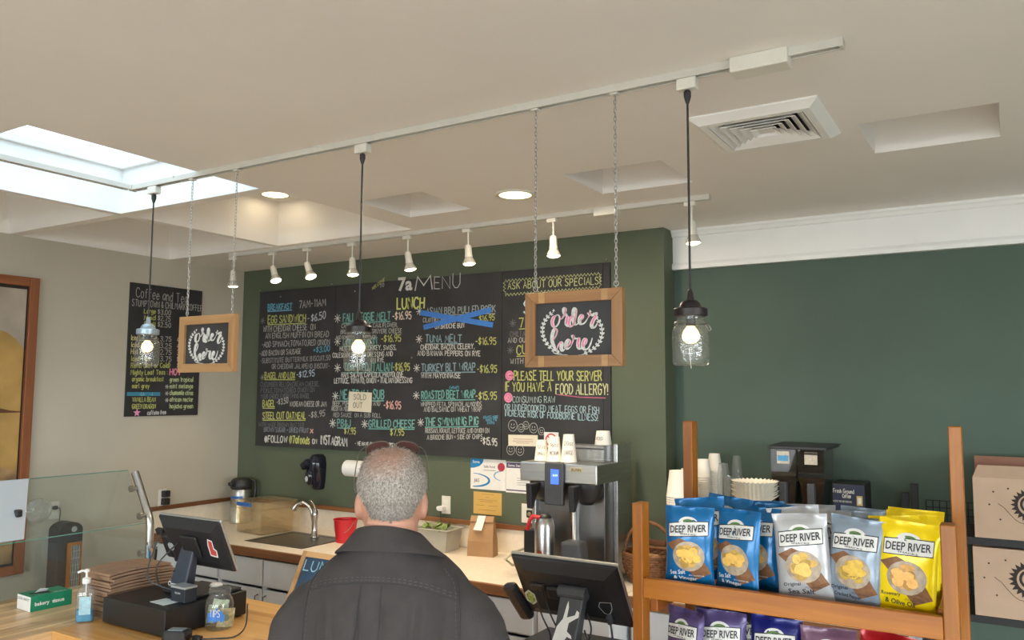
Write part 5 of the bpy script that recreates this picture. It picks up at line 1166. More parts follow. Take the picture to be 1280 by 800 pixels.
# sloping upper panes: two lengths meeting at a clip
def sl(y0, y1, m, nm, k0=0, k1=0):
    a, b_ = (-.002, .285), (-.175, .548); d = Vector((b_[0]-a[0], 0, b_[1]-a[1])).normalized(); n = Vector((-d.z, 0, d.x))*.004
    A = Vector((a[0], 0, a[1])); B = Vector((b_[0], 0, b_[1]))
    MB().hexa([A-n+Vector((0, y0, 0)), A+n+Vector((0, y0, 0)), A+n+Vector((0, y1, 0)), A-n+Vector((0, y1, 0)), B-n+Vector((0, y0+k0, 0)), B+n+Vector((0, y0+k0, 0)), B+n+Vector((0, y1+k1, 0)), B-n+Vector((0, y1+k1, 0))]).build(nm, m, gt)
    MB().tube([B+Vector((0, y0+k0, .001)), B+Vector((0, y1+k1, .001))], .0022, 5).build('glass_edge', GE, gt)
ys_ = P(27, 640, X=-4.06).y-2.826
sl(ys_+.004, -.03, GG, 'upper_glass', .10, 0); sl(-1.6, ys_-.004, glass('painted_reflection_glass', (.75,.8,.82), refl=3.2, milk=.45, milkc=(.80,.88,.95), ior=1.9), 'upper_glass', 0, .10)  # nearer pane's milky white-blue colour stands in for a bright reflection
MB().box((-.07, ys_, .40), (.03, .03, .035)).build('glass_clip', BLACKP, gt, bevel=.006)

# cash drawer
cdw = thing('cash_drawer', 'wide black steel cash drawer on the wooden counter', 'cash drawer', (-3.142, 2.352, .9105))
BK = mat('black_enamel', (.014,.014,.015), .35, 0, .1, 40, .06, 500)
MB().bb(-.212, .208, -.205, .205, .006, .108).build('drawer_case', BK, cdw, bevel=.003); MB().bb(-.205, .2, .205, .209, .015, .09).build('drawer_front', BK, cdw, bevel=.002)
for sx in (-.18, .18):
    for sy in (-.17, .17): MB().cyl((sx, sy, 0), (sx, sy, .007), .012, n=10).build('rubber_foot', BLACKP, cdw)
def pos_screen(name, label, tl, tr, bot, foot, parts):
    "till screen seen from its back; tl/tr top corners, bot = (dy, dz) to the lower edge"
    W = (tr-tl).length; c = (tl+tr)/2; dy, dz = bot; H = math.hypot(dy, dz); ang = math.atan2(dy, -dz)   # lower edge further away
    t = thing(name, label, 'till screen', foot)
    loc = c-Vector(foot)+Vector((0, dy/2, dz/2)); az = math.atan2(tr.y-tl.y, tr.x-tl.x)
    Mx = Matrix.Translation(loc) @ Matrix.Rotation(az, 4, 'Z') @ Matrix.Rotation(ang, 4, 'X')
    # local: x across, z up the screen, -y faces the camera (the back)
    MB().box((0, .004, 0), (W, .012, H)).xf(Mx).build('silver_bezel', mat('silver_bezel', (.55,.55,.54), .3, .8), t, bevel=.005)
    a, b_ = W/2-.003, H/2-.003
    mb = MB(); q = lambda x_, z_, y_: [(-x_, y_, -z_), (x_, y_, -z_), (x_, y_, z_), (-x_, y_, z_)]
    mb.ring([q(a, b_, -.002), q(a-.004, b_-.004, -.012), q(a-.05, b_-.045, -.030), q(.0001, .0001, -.031)], True, True); mb.xf(Mx).build('back_shell', BLACKP, t, bevel=.004)
    MB().box((0, .0115, 0), (W-.02, .003, H-.02)).xf(Mx).build('screen_glass', mat('screen_faint_glow', (.02,.03,.05), .1, emit=(.2,.3,.45,.3)), t)  # screen face given a faint blue glow
    return t, Mx, W, H
t, Mx, W, H = pos_screen('till_screen', 'smaller looking black till screen seen from behind on the cash drawer', Vector((-3.283, 2.35, 1.352)), Vector((-2.872, 2.35, 1.355)), (.10, -.228), (-3.115, 2.42, 1.0195), None)
MB().box((0, -.038, .0), (.11, .012, .10)).xf(Mx).build('mount_plate', BLACKP, t, bevel=.01)
DN = mat('stand_slate', (.035,.045,.065), .4)
MB().hexa([(-.085, -.075, .012), (.03, -.075, .012), (.03, -.02, .012), (-.085, -.02, .012), (-.02, -.045, .24), (.06, -.045, .24), (.06, -.02, .26), (-.02, -.02, .26)]).build('stand_arm', DN, t, bevel=.008)
MB().bb(-.10, .13, -.085, .12, 0, .012).build('stand_base', BLACKP, t, bevel=.004)
MB().cyl((-.025, -.04, .235), (.065, -.04, .235), .022, n=18).build('hinge_barrel', DN, t)
mb = MB(); print_on(mb, 'Clover', lambda u, v: (-.078+u*.97, -.0762+v*.12, .03+v), 0, 0, .065, .02); mb.build('white_print', PAPER, t)
mb = MB(); mb.add([Mx @ Vector(v) for v in [(.115, -.0325, -.03), (.15, -.0325, -.035), (.155, -.0325, -.01), (.14, -.0325, .0), (.145, -.0325, .035), (.125, -.0325, .04), (.118, -.0325, .015)]], [(0, 1, 2, 3, 4, 5, 6)]); mb.build('red_sticker', chalk((.55,.07,.06)), t)
mb = MB(); mb.add([Mx @ Vector(v) for v in [(.108, -.032, -.037), (.156, -.032, -.042), (.162, -.032, -.006), (.147, -.032, .004), (.150, -.032, .04), (.122, -.032, .047), (.110, -.032, .015)]], [(0, 1, 2, 3, 4, 5, 6)]); mb.build('sticker_border', PAPER, t)
MB().box((-.195, -.012, -.03), (.055, .03, .12)).xf(Mx).build('card_reader', BLACKP, t, bevel=.012)
MB().lathe([(.0001, 0), (.02, 0), (.02, .002)], 16, (-.15, -.032, -.02), False, (0, -1, 0)).xf(Mx).build('grey_sticker', chalk((.35,.36,.36)), t)
MB().box((-.235, -.005, .03), (.05, .02, .03)).xf(Mx).build('side_plug', BLACKP, t, bevel=.003)
MB().tube(cat_rom([tuple(Mx @ Vector((-.24, -.01, .02))), (-.18, -.10, .12), (-.14, -.13, .06), (-.06, -.11, .03), (.06, -.09, .015)], 5), .003, 6).build('cable', GREYP, t)
MB().tube(cat_rom([tuple(Mx @ Vector((-.10, -.03, .0))), (-.12, -.10, .12), (-.10, -.11, .05), (-.07, -.10, .02)], 5), .003, 6).build('cable', BLACKP, t)
# small things on the drawer
t = thing('receipt_box', 'small dark box standing on the cash drawer before the stand', 'box', (-3.012, 2.285, 1.0195)); MB().bb(-.045, .045, -.025, .035, 0, .062).build('box_body', mat('dark_navy_box', (.02,.025,.035), .4), t, bevel=.002); MB().bb(-.046, .046, -.026, .036, .055, .064).build('silver_lid', mat('silver_card', (.4,.42,.42), .35, .3), t, bevel=.001)
mb = MB(); print_on(mb, 'SQUARE', lambda u, v: (u, -.0258, v), -.018, .032, .036); mb.build('white_print', PAPER, t)
t = thing('paper_slip', 'white paper slip lying on the cash drawer corner', 'paper slip', (-3.06, 2.235, 1.0192), rz=R(-4)); MB().box((0, 0, .0006), (.10, .075, .0008)).build('sheet', mat('slip_paper', (.62,.68,.68), .8), t)
t = thing('black_keypad', 'flat black keypad at the far end of the cash drawer', 'keypad', (-3.0, 2.515, 1.0195)); MB().bb(-.045, .045, -.03, .03, 0, .014).build('keypad_body', BLACKP, t, bevel=.003)
t = thing('white_puck', 'small round white puck beside the black keypad', 'puck', (-3.075, 2.505, 1.0195)); MB().lathe([(.028, 0), (.030, .004), (.028, .018), (.022, .022), (.0001, .022)], 24).build('puck_body', WHITE, t, 40)
# tip jar
q_ = P(256, 786, Z=.91); t = thing('tip_jar', 'big glass tip jar with dollar bills and blue tips label', 'tip jar', (q_.x+.038, q_.y+.040, .911), rz=R(60))
MB().lathe([(.0001, .004), (.050, .0), (.056, .008), (.057, .10), (.052, .118), (.042, .135), (.041, .142), (.045, .145), (.041, .149), (.045, .153), (.042, .162), (.038, .162)], 36, caps=False).build('jar_glass', glass('tip_jar_glass', (.90,.93,.92), refl=1.8, milk=.05, bump=.3), t, 50)
BILL = mat('dollar_green', (.45,.50,.36), .8, 0, .35, 60); BILL2 = mat('dollar_buff', (.50,.45,.26), .8, 0, .35, 60)
def bill(c, rz, rx, m, s=1.0):
    Mb = Matrix.Translation(c) @ Matrix.Rotation(rz, 4, 'Z') @ Matrix.Rotation(rx, 4, 'X') @ Matrix.Rotation(R(8), 4, 'Y'); mb = MB(); n = 8; 
    lo = [Mb @ Vector(((i/n-.5)*.07*s, .006*math.sin(i*1.1), 0)) for i in range(n+1)]; hi = [Mb @ Vector(((i/n-.5)*.07*s, .006*math.sin(i*1.1+.5), .075*s)) for i in range(n+1)]
    mb.ring([lo, hi], False, False); o = mb.build('dollar_bill', m, t)
    mb = MB(); mb.add([Mb @ Vector((.012*math.cos(a_*PI/6)*s, -.0085, (.037+.014*math.sin(a_*PI/6))*s)) for a_ in range(12)], [tuple(range(12))]); mb.build('bill_portrait', chalk((.22,.26,.15)), o)
bill(Vector((.018, -.030, .008)), R(8), R(-6), BILL2); bill(Vector((-.003, -.008, .05)), R(-12), R(0), BILL, .9); bill(Vector((-.022, .008, .02)), R(20), R(5), BILL); bill(Vector((.0, .02, .02)), R(-30), R(5), BILL2)
mb = MB(); n = 8; r = .0583
for i in range(n):
    a0, a1 = R(-150+i*9), R(-141+i*9); zt_ = .095-.02*abs(i-3.5)/3.5-.008*(i % 2); zb_ = .035+.004*(i % 3)
    mb.add([(r*math.cos(a0), r*math.sin(a0), zb_), (r*math.cos(a1), r*math.sin(a1), zb_), (r*math.cos(a1), r*math.sin(a1), zt_), (r*math.cos(a0), r*math.sin(a0), zt_)], [(0, 1, 2, 3)])
mb.build('blue_label', mat('blue_tape', (.05, .20, .60), .6), t)
fn = lambda u, v: (.0590*math.sin(u/.059-R(28)), -.0590*math.cos(u/.059-R(28)), v)
mb = MB(); st, Wt = text_strokes('TIPS')
for s in st:
    pts = [Vector(fn(-.022+x_/Wt*.042, .058+y_*.0045)) for x_, y_ in s]
    for i in range(len(pts)-1): ribbon(mb, [(pts[i], Vector((pts[i].x, pts[i].y, 0)).normalized()), (pts[i+1], Vector((pts[i].x, pts[i].y, 0)).normalized())], .0022)
mb.build('white_print', PAPER, t)
t = thing('card_terminal', 'rounded black card terminal at the bottom edge before the tip jar', 'card terminal', (-2.865, 2.155, .911), rz=R(25)); MB().bb(-.05, .05, -.035, .035, 0, .045).build('terminal_body', BK, t, bevel=.012); MB().bb(-.03, .03, -.02, .02, .045, .047).build('terminal_screen', mat('terminal_glass', (.25,.3,.33), .1), t)
t = thing('cable_plug', 'small black plug on the counter with its cord running behind the tip jar', 'cable', (-2.80, 2.20, .911)); MB().bb(-.022, .022, -.012, .012, 0, .02).build('plug_body', BLACKP, t, bevel=.005)
MB().tube(cat_rom([(.022, 0, .01), (.05, .05, .004), (.09, .11, .004), (.08, .17, .03), (.03, .22, .10)], 6), .003, 6).build('cord', BLACKP, t)
# brown bags stack
rr = random.Random(11)
for i in range(15):
    t = thing('flat_paper_bag', 'brown paper bag lying flat in the stack behind the sanitiser' if i < 14 else 'topmost brown paper bag of the flat stack behind the sanitiser', 'paper bag', (-3.470+rr.uniform(-.006, .006), 2.345+rr.uniform(-.01, .01),   .9105+i*.0130), rz=R(rr.uniform(-2, 2)), group='flat brown paper bags stacked beside the cash drawer')
    mb = MB(); n = 10; w = .096
    def zz(u): return .0022*math.sin(u*5)+(.0011*(i-4)*math.sin(u*3.1)*.6 if i > 4 else 0)
    lo = []; hi = []
    for j in range(n+1):
        u = j/n; y = -.155+.31*u; lo.append([(-w, y, zz(u)+.0005), (w, y, zz(u)+.0005)]); hi.append([(-w, y, zz(u)+.0105), (w, y, zz(u)+.0105)])
    mb.ring([[a[0], a[1], b_[1], b_[0]] for a, b_ in zip(lo, hi)], True, True); mb.build('bag_body', mat('stack_kraft', (.30,.18,.11), .85, 0, .12, 14), t)
    mb = MB().box((0, .04, .0108+zz(.6)), (w*1.9, .002, .0006)).build('bag_fold', mat('fold_dark', (.12,.07,.04), .9), t)
# pens behind the stack
pc = P(163, 700, Z=1.0); 
t = thing('pen_cup', 'pale cup of pens standing behind the brown bag stack', 'pen cup', (-3.76, 2.66, .911)); MB().lathe([(.03, 0), (.034, .10), (.031, .10), (.028, .006)], 20).build('cup_body', WHITE, t, 40)
for i, (dx, dy, m, l) in enumerate(((-.018, .0, chalk((.03,.20,.45)), 'blue pen standing in the pen cup'), (.012, .008, chalk((.02,.02,.02)), 'black pen standing in the pen cup'), (.016, -.012, chalk((.5,.25,.12)), 'orange brown pencil standing in the pen cup'), (-.004, -.016, chalk((.35,.5,.55)), 'pale blue pen standing in the pen cup'))):
    p_ = thing('pen', l, 'pen', (-3.76+dx*.6, 2.66+dy*.6, .92)); MB().cyl((0, 0, 0), (dx*.9, dy*.9, .165+.012*i), .005 if i else .011, n=8).build('pen_barrel', m, p_); MB().cyl((dx*.9, dy*.9, .165+.012*i), (dx*.95, dy*.95, .178+.012*i), .003, n=8).build('pen_tip', GREYP, p_)
# tissue box
t = thing('tissue_box', 'green and white bakery tissue box lying on the pale wood', 'tissue box', (-3.835, 2.155, .9105), rz=R(-3)); GRN = mat('box_green', (.005,.20,.105), .5, 0, .03, 10)
MB().bb(-.062, .062, -.078, .105, 0, .066).build('carton_body', GRN, t, bevel=.001)
MB().bb(-.0605, .0605, -.0788, -.0781, .001, .065).build('white_end', PAPER, t)
mb = MB(); mb.add([(-.02, -.05, .0664), (.0, -.056, .0664), (.028, -.012, .0664), (.04, .02, .0664), (.0, .03, .0664), (-.03, .01, .0664)], [(0, 1, 2, 3, 4, 5)]); mb.build('torn_opening', mat('opening_dark', (.03,.03,.02), .9), t)
mb = MB(); mb.add([(-.01, -.03, .067), (.018, -.02, .088), (.03, .015, .085), (0, .02, .067)], [(0, 1, 2, 3)]); mb.build('tissue', PAPER, t)
mb = MB(); print_on(mb, 'bakery  tissue', lambda u, v: (.0627, -.06+u, .018+v), 0, 0, .13, .022, .02); print_on(mb, 'GCD-6', lambda u, v: (.05-v, .03+u, .0665), 0, 0, .055, .014); mb.build('white_print', PAPER, t)
mb = MB(); print_on(mb, 'GCD6 1000CT', lambda u, v: (-.055+u, -.0792, .045+v), 0, 0, .105, .011); mb.build('dark_print', chalk((.05,.05,.05)), t)
# hand sanitiser
q_ = P(100, 778, Z=.91); t = thing('hand_sanitizer', 'clear pump bottle of blue hand sanitiser on the counter', 'hand sanitizer', (q_.x, q_.y+.02, .911), rz=R(48))
mb = MB(); sq = lambda a, b_, z, n=20: [(math.copysign(abs(math.cos(2*PI*i/n))**.55, math.cos(2*PI*i/n))*a, math.copysign(abs(math.sin(2*PI*i/n))**.55, math.sin(2*PI*i/n))*b_, z) for i in range(n)]
mb.ring([sq(.033, .022, 0), sq(.036, .025, .006), sq(.036, .025, .115), sq(.028, .02, .14), sq(.014, .014, .152), sq(.013, .013, .16)]); mb.build('bottle', glass('sanitizer_plastic', (.88,.93,.95), refl=1.7, milk=.07), t, 50)
MB().ring([sq(.033, .022, .004), sq(.033, .022, .05)]).build('blue_gel', mat('blue_gel', (.03,.30,.50), .15, 0, .2, 40), t, 50)
MB().box((.003, -.0256, .07), (.045, .0008, .075)).build('bottle_label', mat('pale_blue_label', (.35,.55,.62), .6, 0, .2, 60), t)
MB().lathe([(.015, .158), (.017, .16), (.017, .18), (.008, .184), (.005, .186), (.005, .205), (.012, .207), (.012, .216), (.004, .220)], 18).build('pump', WHITE, t, 40)
MB().tube([(0, 0, .212), (-.02, -.005, .213), (-.034, -.008, .206)], .005, 8).build('nozzle', WHITE, t); MB().cyl((0, 0, .01), (0, 0, .158), .003, n=6).build('dip_tube', WHITE, t)
# heater tower by the wall
t = thing('tower_heater', 'black tower heater with wood framed grille standing near the left wall', 'heater', (-5.06, 2.97, 0), rz=R(90)); hh = 1.085
w_, d_ = .078, .055
mb = MB(); arc_ = [(w_*math.cos(PI*i/10), hh-.05+.05*math.sin(PI*i/10)) for i in range(11)]; outl = [(-w_, 0), (w_, 0)]+arc_
mb.ring([[(x, -d_, z) for x, z in outl], [(x, d_, z) for x, z in outl]]); mb.build('housing', BLACKP, t, bevel=.004)
for a in ((-.02, .072, .52, .96),):
    mb = MB(); mb.bb(a[0], a[1], -d_-.006, -d_, a[3]-.02, a[3]); mb.bb(a[0], a[1], -d_-.006, -d_, a[2], a[2]+.02); mb.bb(a[0], a[0]+.025, -d_-.006, -d_, a[2]+.02, a[3]-.02); mb.bb(a[1]-.01, a[1], -d_-.006, -d_, a[2]+.02, a[3]-.02); mb.build('wood_frame', PINE, t)
for k in range(6): MB().bb(.009+k*.0098, .0112+k*.0098, -d_-.004, -d_, .54, .94).build('grille_bar', mat('grille_white', (.6,.6,.6), .4), t)
for k in range(9): MB().bb(.005, .064, -d_-.005, -d_-.004, .56+k*.043, .5625+k*.043).build('grille_bar', mat('grille_white', (.6,.6,.6)), t)
MB().lathe([(.0001, 0), (.018, 0)], 20, (.02, -d_-.002, hh-.045), False, (0, -1, 0)).build('oval_badge', chalk((.4,.42,.42)), t)

# easel chalk sign beside the man
A = P(340, 797, Z=.93); t = thing('easel_sign', 'wood framed blue chalk sign leaning back beside the man\'s left arm', 'easel sign', (A.x, A.y, .9145))
top = P(381, 690, X=A.x); H_ = math.hypot(top.y-A.y, top.z-.911); ang = math.atan2(top.y-A.y, top.z-.911); Me = Matrix.Rotation(-ang, 4, 'X'); w = .30; ft = .022
OKP = OAKZ
MB().bb(0, ft, -.008, .008, -.0, H_).xf(Me).build('frame_rail', OKP, t); MB().bb(w-ft, w, -.008, .008, 0, H_).xf(Me).build('frame_rail', OKP, t)
MB().bb(ft, w-ft, -.008, .008, H_-ft, H_).xf(Me).build('frame_rail', OAKX, t); MB().bb(ft, w-ft, -.008, .008, .03, .03+ft).xf(Me).build('frame_rail', OAKX, t)
MB().bb(ft, w-ft, -.003, .003, .03+ft, H_-ft).xf(Me).build('chalkboard', mat('blue_chalkboard', (.02,.05,.09), .5, 0, .3, 20), t)
MB().bb(-.006, w, -.03, -.008, .055, .068).xf(Me).build('ledge', OAKX, t)
line_on(t, 'LUNCH', Me @ Vector((ft+.01, -.004, H_-.075)), Me @ Vector((w-.06, -.004, H_-.075)), .04, Me.to_3x3() @ Vector((0, -1, 0)), Me.to_3x3() @ UP, (.3,.5,.6), .12)
MB().tube([tuple(Me @ Vector((w/2, .018, H_*.8))), (w/2, .24, .006)], .006, 6).build('rear_leg', OAKZ, t)

# second till screen on its base
t = thing('cash_drawer', 'black cash drawer under the bigger till screen', 'cash drawer', (-1.30, 2.52, .9105)); MB().bb(-.20, .20, -.21, .21, 0, .125).build('base_case', BK, t, bevel=.004); MB().bb(-.19, .19, .21, .214, .02, .11).build('drawer_front', BK, t)
t, Mx, W, H = pos_screen('till_screen', 'bigger black till screen seen from behind between the man and the rack', Vector((-1.498, 2.45, 1.349)), Vector((-1.093, 2.45, 1.356)), (.14, -.225), (-1.27, 2.50, 1.0365), None)
MB().box((-.01, -.040, .01), (.125, .014, .05)).xf(Mx).build('mount_plate', BLACKP, t, bevel=.012)
MB().hexa([(-.045, -.10, .014), (.035, -.10, .014), (.035, -.04, .014), (-.045, -.04, .014), (-.04, -.03, .22), (.05, -.03, .22), (.05, .0, .23), (-.04, .0, .23)]).build('stand_arm', GREYP, t, bevel=.006)
MB().bb(-.13, .10, -.12, .12, 0, .014).build('stand_base', BLACKP, t, bevel=.004); MB().cyl((-.045, -.03, .205), (.055, -.03, .205), .022, n=18).build('hinge_barrel', GREYP, t)
mb = MB(); rb = [(-.030,.02),(-.038,.06),(-.030,.10),(-.014,.125),(-.008,.165),(-.004,.18),(.0,.16),(-.002,.13),(.010,.135),(.022,.14),(.026,.155),(.034,.15),(.034,.135),(.022,.127),(.006,.115),(.004,.09),(.018,.08),(.022,.07),(.006,.075),(-.002,.06),(-.006,.02)]
sk_ = lambda x_, z_: (x_, -.1015+(z_-.014)/.206*.07, z_)
mb.add([sk_(a*1.15, b_) for a, b_ in rb], [tuple(range(len(rb)))]); mb.build('white_sticker', PAPER, t)
mb = MB(); mb.add([Mx @ Vector((-.155+.020*math.cos(k*PI/6)*(1+.15*(k % 2)), -.0330, -.035+.030*math.sin(k*PI/6)*(1+.12*(k % 2)))) for k in range(12)], [tuple(range(12))]); mb.build('pale_sticker', chalk((.5,.52,.45)), t)
mb = MB(); mb.add([Mx @ Vector((-.155+.015*math.cos(k*PI/6), -.0335, -.035+.023*math.sin(k*PI/6)*(1+.2*(k % 2)))) for k in range(12)], [tuple(range(12))]); mb.build('green_sticker', mat('green_sticker', (.28,.33,.08), .6, 0, .7, 90), t)
mb = MB(); ribbon(mb, [(Mx @ Vector((.125+a, -.0330, -.03+b_)), Mx.to_3x3() @ Vector((0, -1, 0))) for a, b_ in [(-.012, .02), (.03, .025), (.028, .0), (.018, -.02), (.008, -.03), (-.006, -.025), (-.02, .0), (-.012, .02)]], .0022); mb.build('outline_sticker', chalk((.4,.42,.42)), t)
MB().box((-.235, -.02, -.02), (.055, .035, .155)).xf(Mx @ Matrix.Rotation(R(-14), 4, 'Y')).build('card_reader', BLACKP, t, bevel=.014)
MB().box((-.11, -.034, .02), (.055, .012, .03)).xf(Mx).build('port_cover', BLACKP, t, bevel=.008)
for dx in (0, .018): MB().tube(cat_rom([tuple(Mx @ Vector((-.115+dx, -.035, .01))), (-.10+dx*2, -.06, .13), (-.07+dx*2, -.05, .06), (-.06+dx, -.09, .02)], 5), .003, 6).build('cable', BLACKP, t)
MB().box((.135, -.038, -.075), (.016, .02, .035)).xf(Mx).build('cable_plug', GREYP, t, bevel=.004)
MB().tube(cat_rom([tuple(Mx @ Vector((.135, -.04, -.09))), (.14, -.02, .04), (.10, -.06, .02), (.085, -.10, .006)], 6), .0035, 6).build('cable', GREYP, t)
MB().tube(cat_rom([(.05, -.02, .14), (.07, -.03, .10), (.06, -.03, .06), (.045, -.03, .09)], 5), .003, 6).build('loop_cord', BLACKP, t)
# ================================================================== CRISP RACK
rk = thing('crisp_rack', 'orange pine display rack holding bags of crisps', 'display rack', (-.556, 2.30, 0))
def rb_(x0, x1, y0, y1, z0, z1, nm, m): return MB().bb(x0+.556, x1+.556, y0-2.30, y1-2.30, z0, z1).build(nm, m, rk, bevel=.003)
rb_(-.982, -.949, 2.30, 2.355, 0, 1.573, 'front_post', PINE); rb_(-.165, -.130, 2.30, 2.355, 0, 1.580, 'front_post', PINE)
rb_(-.982, -.947, 2.75, 2.805, 0, 1.803, 'back_post', PINE); rb_(-.165, -.130, 2.75, 2.805, 0, 1.806, 'back_post', PINE)
for z in (1.325, 1.02, .70, .38):
    sh = rb_(-.9485, -.1655, 2.323, 2.79, z-.016, z, 'shelf_board', PINEX)
    rb_(-.9485, -.1655, 2.30, 2.3225, z-.024, z+.033, 'front_lip', PINEX)
    rb_(-.949, -.926, 2.357, 2.75, z-.075, z-.018, 'side_rail', PINEY); rb_(-.188, -.165, 2.357, 2.75, z-.075, z-.018, 'side_rail', PINEY)
    rb_(-.9485, -.1655, 2.795, 2.807, z-.01, z+.05, 'back_rail', PINEX)
rb_(-.180, -.1665, 2.35, 2.74, 1.325, 1.365, 'side_stop', PINEY)

# ---- one bag of crisps: crimped pillow with printed front
def bagsurf(w, h, t, seed):
    def f(u, v):
        "u in -1..1 across, v in 0..1 up; returns x, bulge, z"
        e = max(0, 1-abs(u)**2.6)**.55
        s = max(0, math.sin(PI*min(1, max(0, (v-.045)/.90))))**.45 if .045 < v < .945 else 0
        b = t/2*e*s
        b += .0035*noise.noise(Vector((u*2.2+seed, v*5, seed)))*(1 if s > 0 else .4)*(e+.2) + .0016*noise.noise(Vector((u*9, v*3+seed, 3)))*(1.2-s)
        e2 = max(0, (v-.88)/.12); b += e2*(.006*math.sin(u*3.1+seed*1.7)+.003*math.sin(u*8+seed))*(1 if s > 0 else 1)
        x = u*w/2*(1-.05*s+.012*math.sin(v*9+seed))
        return x, b, v*h
    return f
def crisp_bag(label, group, body, accent, words_, seed=0, w=.148, h=.235, t=.048, chips=(.62,.38,.09)):
    o = thing('crisp_bag', label, 'crisp bag', group=group); f = bagsurf(w, h, t, seed)
    mb = MB(); nu, nv = 18, 26; fr = []; bk = []
    for j in range(nv+1):
        v = j/nv; fr.append([]); bk.append([])
        for i in range(nu+1):
            u = -1+2*i/nu; x, b, z = f(u, v); fr[-1].append((x, -b-.0006, z)); bk[-1].append((x, (b*.85+.0006) if .06 < v < .86 else (b*.85+.0006 if v <= .06 else -b+.0008+max(0, (.955-v)/.095)*b*1.85), z))
    mb.ring([a+list(reversed(b_)) for a, b_ in zip(fr, bk)], True, True); mb.build('bag_body', body, o, 50)
    lean = lambda x, z: (lambda u: f(max(-1, min(1, u)), z/h))(x/(w/2*.97))
    def fn(x, z, off=.0009):
        xx, b, zz = lean(x, z); return (x, -b-.0006-off, z)
    W2 = w/2
    mb = MB(); mats = []
    def part(nm, m, build_):
        mb = MB(); build_(mb); mb.build(nm, m, o)
    def strip(mb, x0, x1, zf0, zf1, off, n=12):
        lo = [fn(x0+(x1-x0)*i/n, zf0(i/n), off) for i in range(n+1)]; hi = [fn(x0+(x1-x0)*i/n, zf1(i/n), off) for i in range(n+1)]; mb.ring([lo, hi], False, False)
    def disc(mb, cx, cz, rx, rz_, off, a0=0, n=16, sh=0):
        mb.add([fn(cx, cz, off)]+[fn(cx+rx*math.cos(2*PI*k/n+a0)*(1+.08*math.sin(3*k+sh)), cz+rz_*math.sin(2*PI*k/n+a0), off) for k in range(n)], [(0, 1+k, 1+(k+1) % n) for k in range(n)])
    def bowl(mb, cx, cz, rx, rz_, off):
        mb.ring([[fn(cx+rx*q*math.cos(2*PI*k/20), cz+rz_*q*math.sin(2*PI*k/20), off) for k in range(20)] for q in (1, .7, .4, .02)], True, False)
    def quad(mb, a, b_, c, d, off, n=6):
        g = lambda i, j: tuple((a[k]*(1-i)+b_[k]*i)*(1-j)+(d[k]*(1-i)+c[k]*i)*j for k in (0, 1))
        mb.ring([[fn(*g(i/n, j/n), off) for i in range(n+1)] for j in range(n+1)], False, False)
    zb = h*.70; sl_ = .010   # the banner rises a little
    part('banner_arch', WBAN, lambda m: [m.ring([[fn(.030*math.cos(PI*k/10), zb+.026+.020*math.sin(PI*k/10)-.004, .0008) for k in range(11)], [fn(.0, zb+.02, .0008)]*11], False, False), None])
    part('green_hill', chalk((.10,.18,.06)), lambda m: m.ring([[fn(.021*math.cos(PI*k/10), zb+.024+.013*math.sin(PI*k/10)-.002, .0013) for k in range(11)], [fn(.0, zb+.02, .0013)]*11], False, False))
    part('banner_outline', DKB, lambda m: strip(m, -W2*.80, W2*.80, lambda i: zb-.0155+sl_*(i-.5), lambda i: zb+.0265+.002*math.sin(PI*i)+sl_*(i-.5), .0012))
    part('banner', WBAN, lambda m: strip(m, -W2*.775, W2*.775, lambda i: zb-.0130+sl_*(i-.5), lambda i: zb+.0240+.002*math.sin(PI*i)+sl_*(i-.5), .0018))
    part('dark_print', DKB, lambda m: (print_on(m, 'DEEP RIVER', lambda u, v: fn(-W2*.72+u, zb-.003+v+sl_*(u/W2/1.5-.5), .0040), 0, 0, W2*1.44, .021, .015), print_on(m, 'SNACKS', lambda u, v: fn(-W2*.32+u, zb-.0105+v, .0036), 0, 0, W2*.64, .0045, .01)))
    part('printed_board', BRD, lambda m: quad(m, (-.012, h*.30), (.024, h*.115), (.066, h*.20), (.035, h*.42), .0009))
    part('printed_board', BRD, lambda m: quad(m, (-.064, h*.53), (-.03, h*.40), (.004, h*.56), (-.025, h*.61), .0009))
    part('printed_bowl', BWL, lambda m: bowl(m, .002, h*.395, .047, .043, .0016))
    rr = random.Random(seed+5)
    for ci, cc in enumerate((chips, tuple(v*.72 for v in chips), tuple(min(1, v*1.3) for v in chips))):
        def bb_(m, ci=ci):
            for k in range(9): 
                a_ = rr.uniform(0, 2*PI); q_ = rr.uniform(.0, .027); disc(m, .002+q_*math.cos(a_), h*.395+q_*math.sin(a_), rr.uniform(.011, .018), rr.uniform(.009, .014), .0028+ci*.0006+k*.0001, rr.uniform(0, 3), 9, k)
        m_ = MB(); bb_(m_); o2 = m_.build('printed_chips', chalk(cc), o); o2['kind'] = 'stuff'
    l1, l2 = words_
    part('light_print', accent, lambda m: (print_on(m, l1, lambda u, v: fn(-W2*.74+u, h*.155+v, .0012), 0, 0, W2*.62, .0125, .012, .1), print_on(m, l2, lambda u, v: fn(-W2*.60+u, h*.09+v, .0012), 0, 0, W2*.95, .013, .02), print_on(m, 'KETTLE COOKED POTATO CHIPS', lambda u, v: fn(W2*.02+u, h*.155+v, .0012), 0, 0, W2*.6, .004, .0)))
    m_ = MB()       # crimp ridges of the seals
    for z0 in (.004, h*.955):
        for k in range(4): m_.tube([fn(-W2*.97+2*W2*.97*i/8, z0+k*.0026, -.0001) for i in range(9)], .0005, 3)
    o3 = m_.build('crimped_seal', body, o); o3['kind'] = 'stuff'
    return o
WBAN = mat('banner_white', (.70,.69,.66), .5); DKB = mat('print_black', (.018,.018,.02), .6); BRD = mat('print_brown', (.20,.085,.03), .5, 0, .2, 60); BWL = mat('print_bowl', (.42,.33,.24), .5, 0, .2, 60)
def foil(name, c, r=.32): return mat(name, c, r, .2, .06, 5, .3, 22, coat=.2)
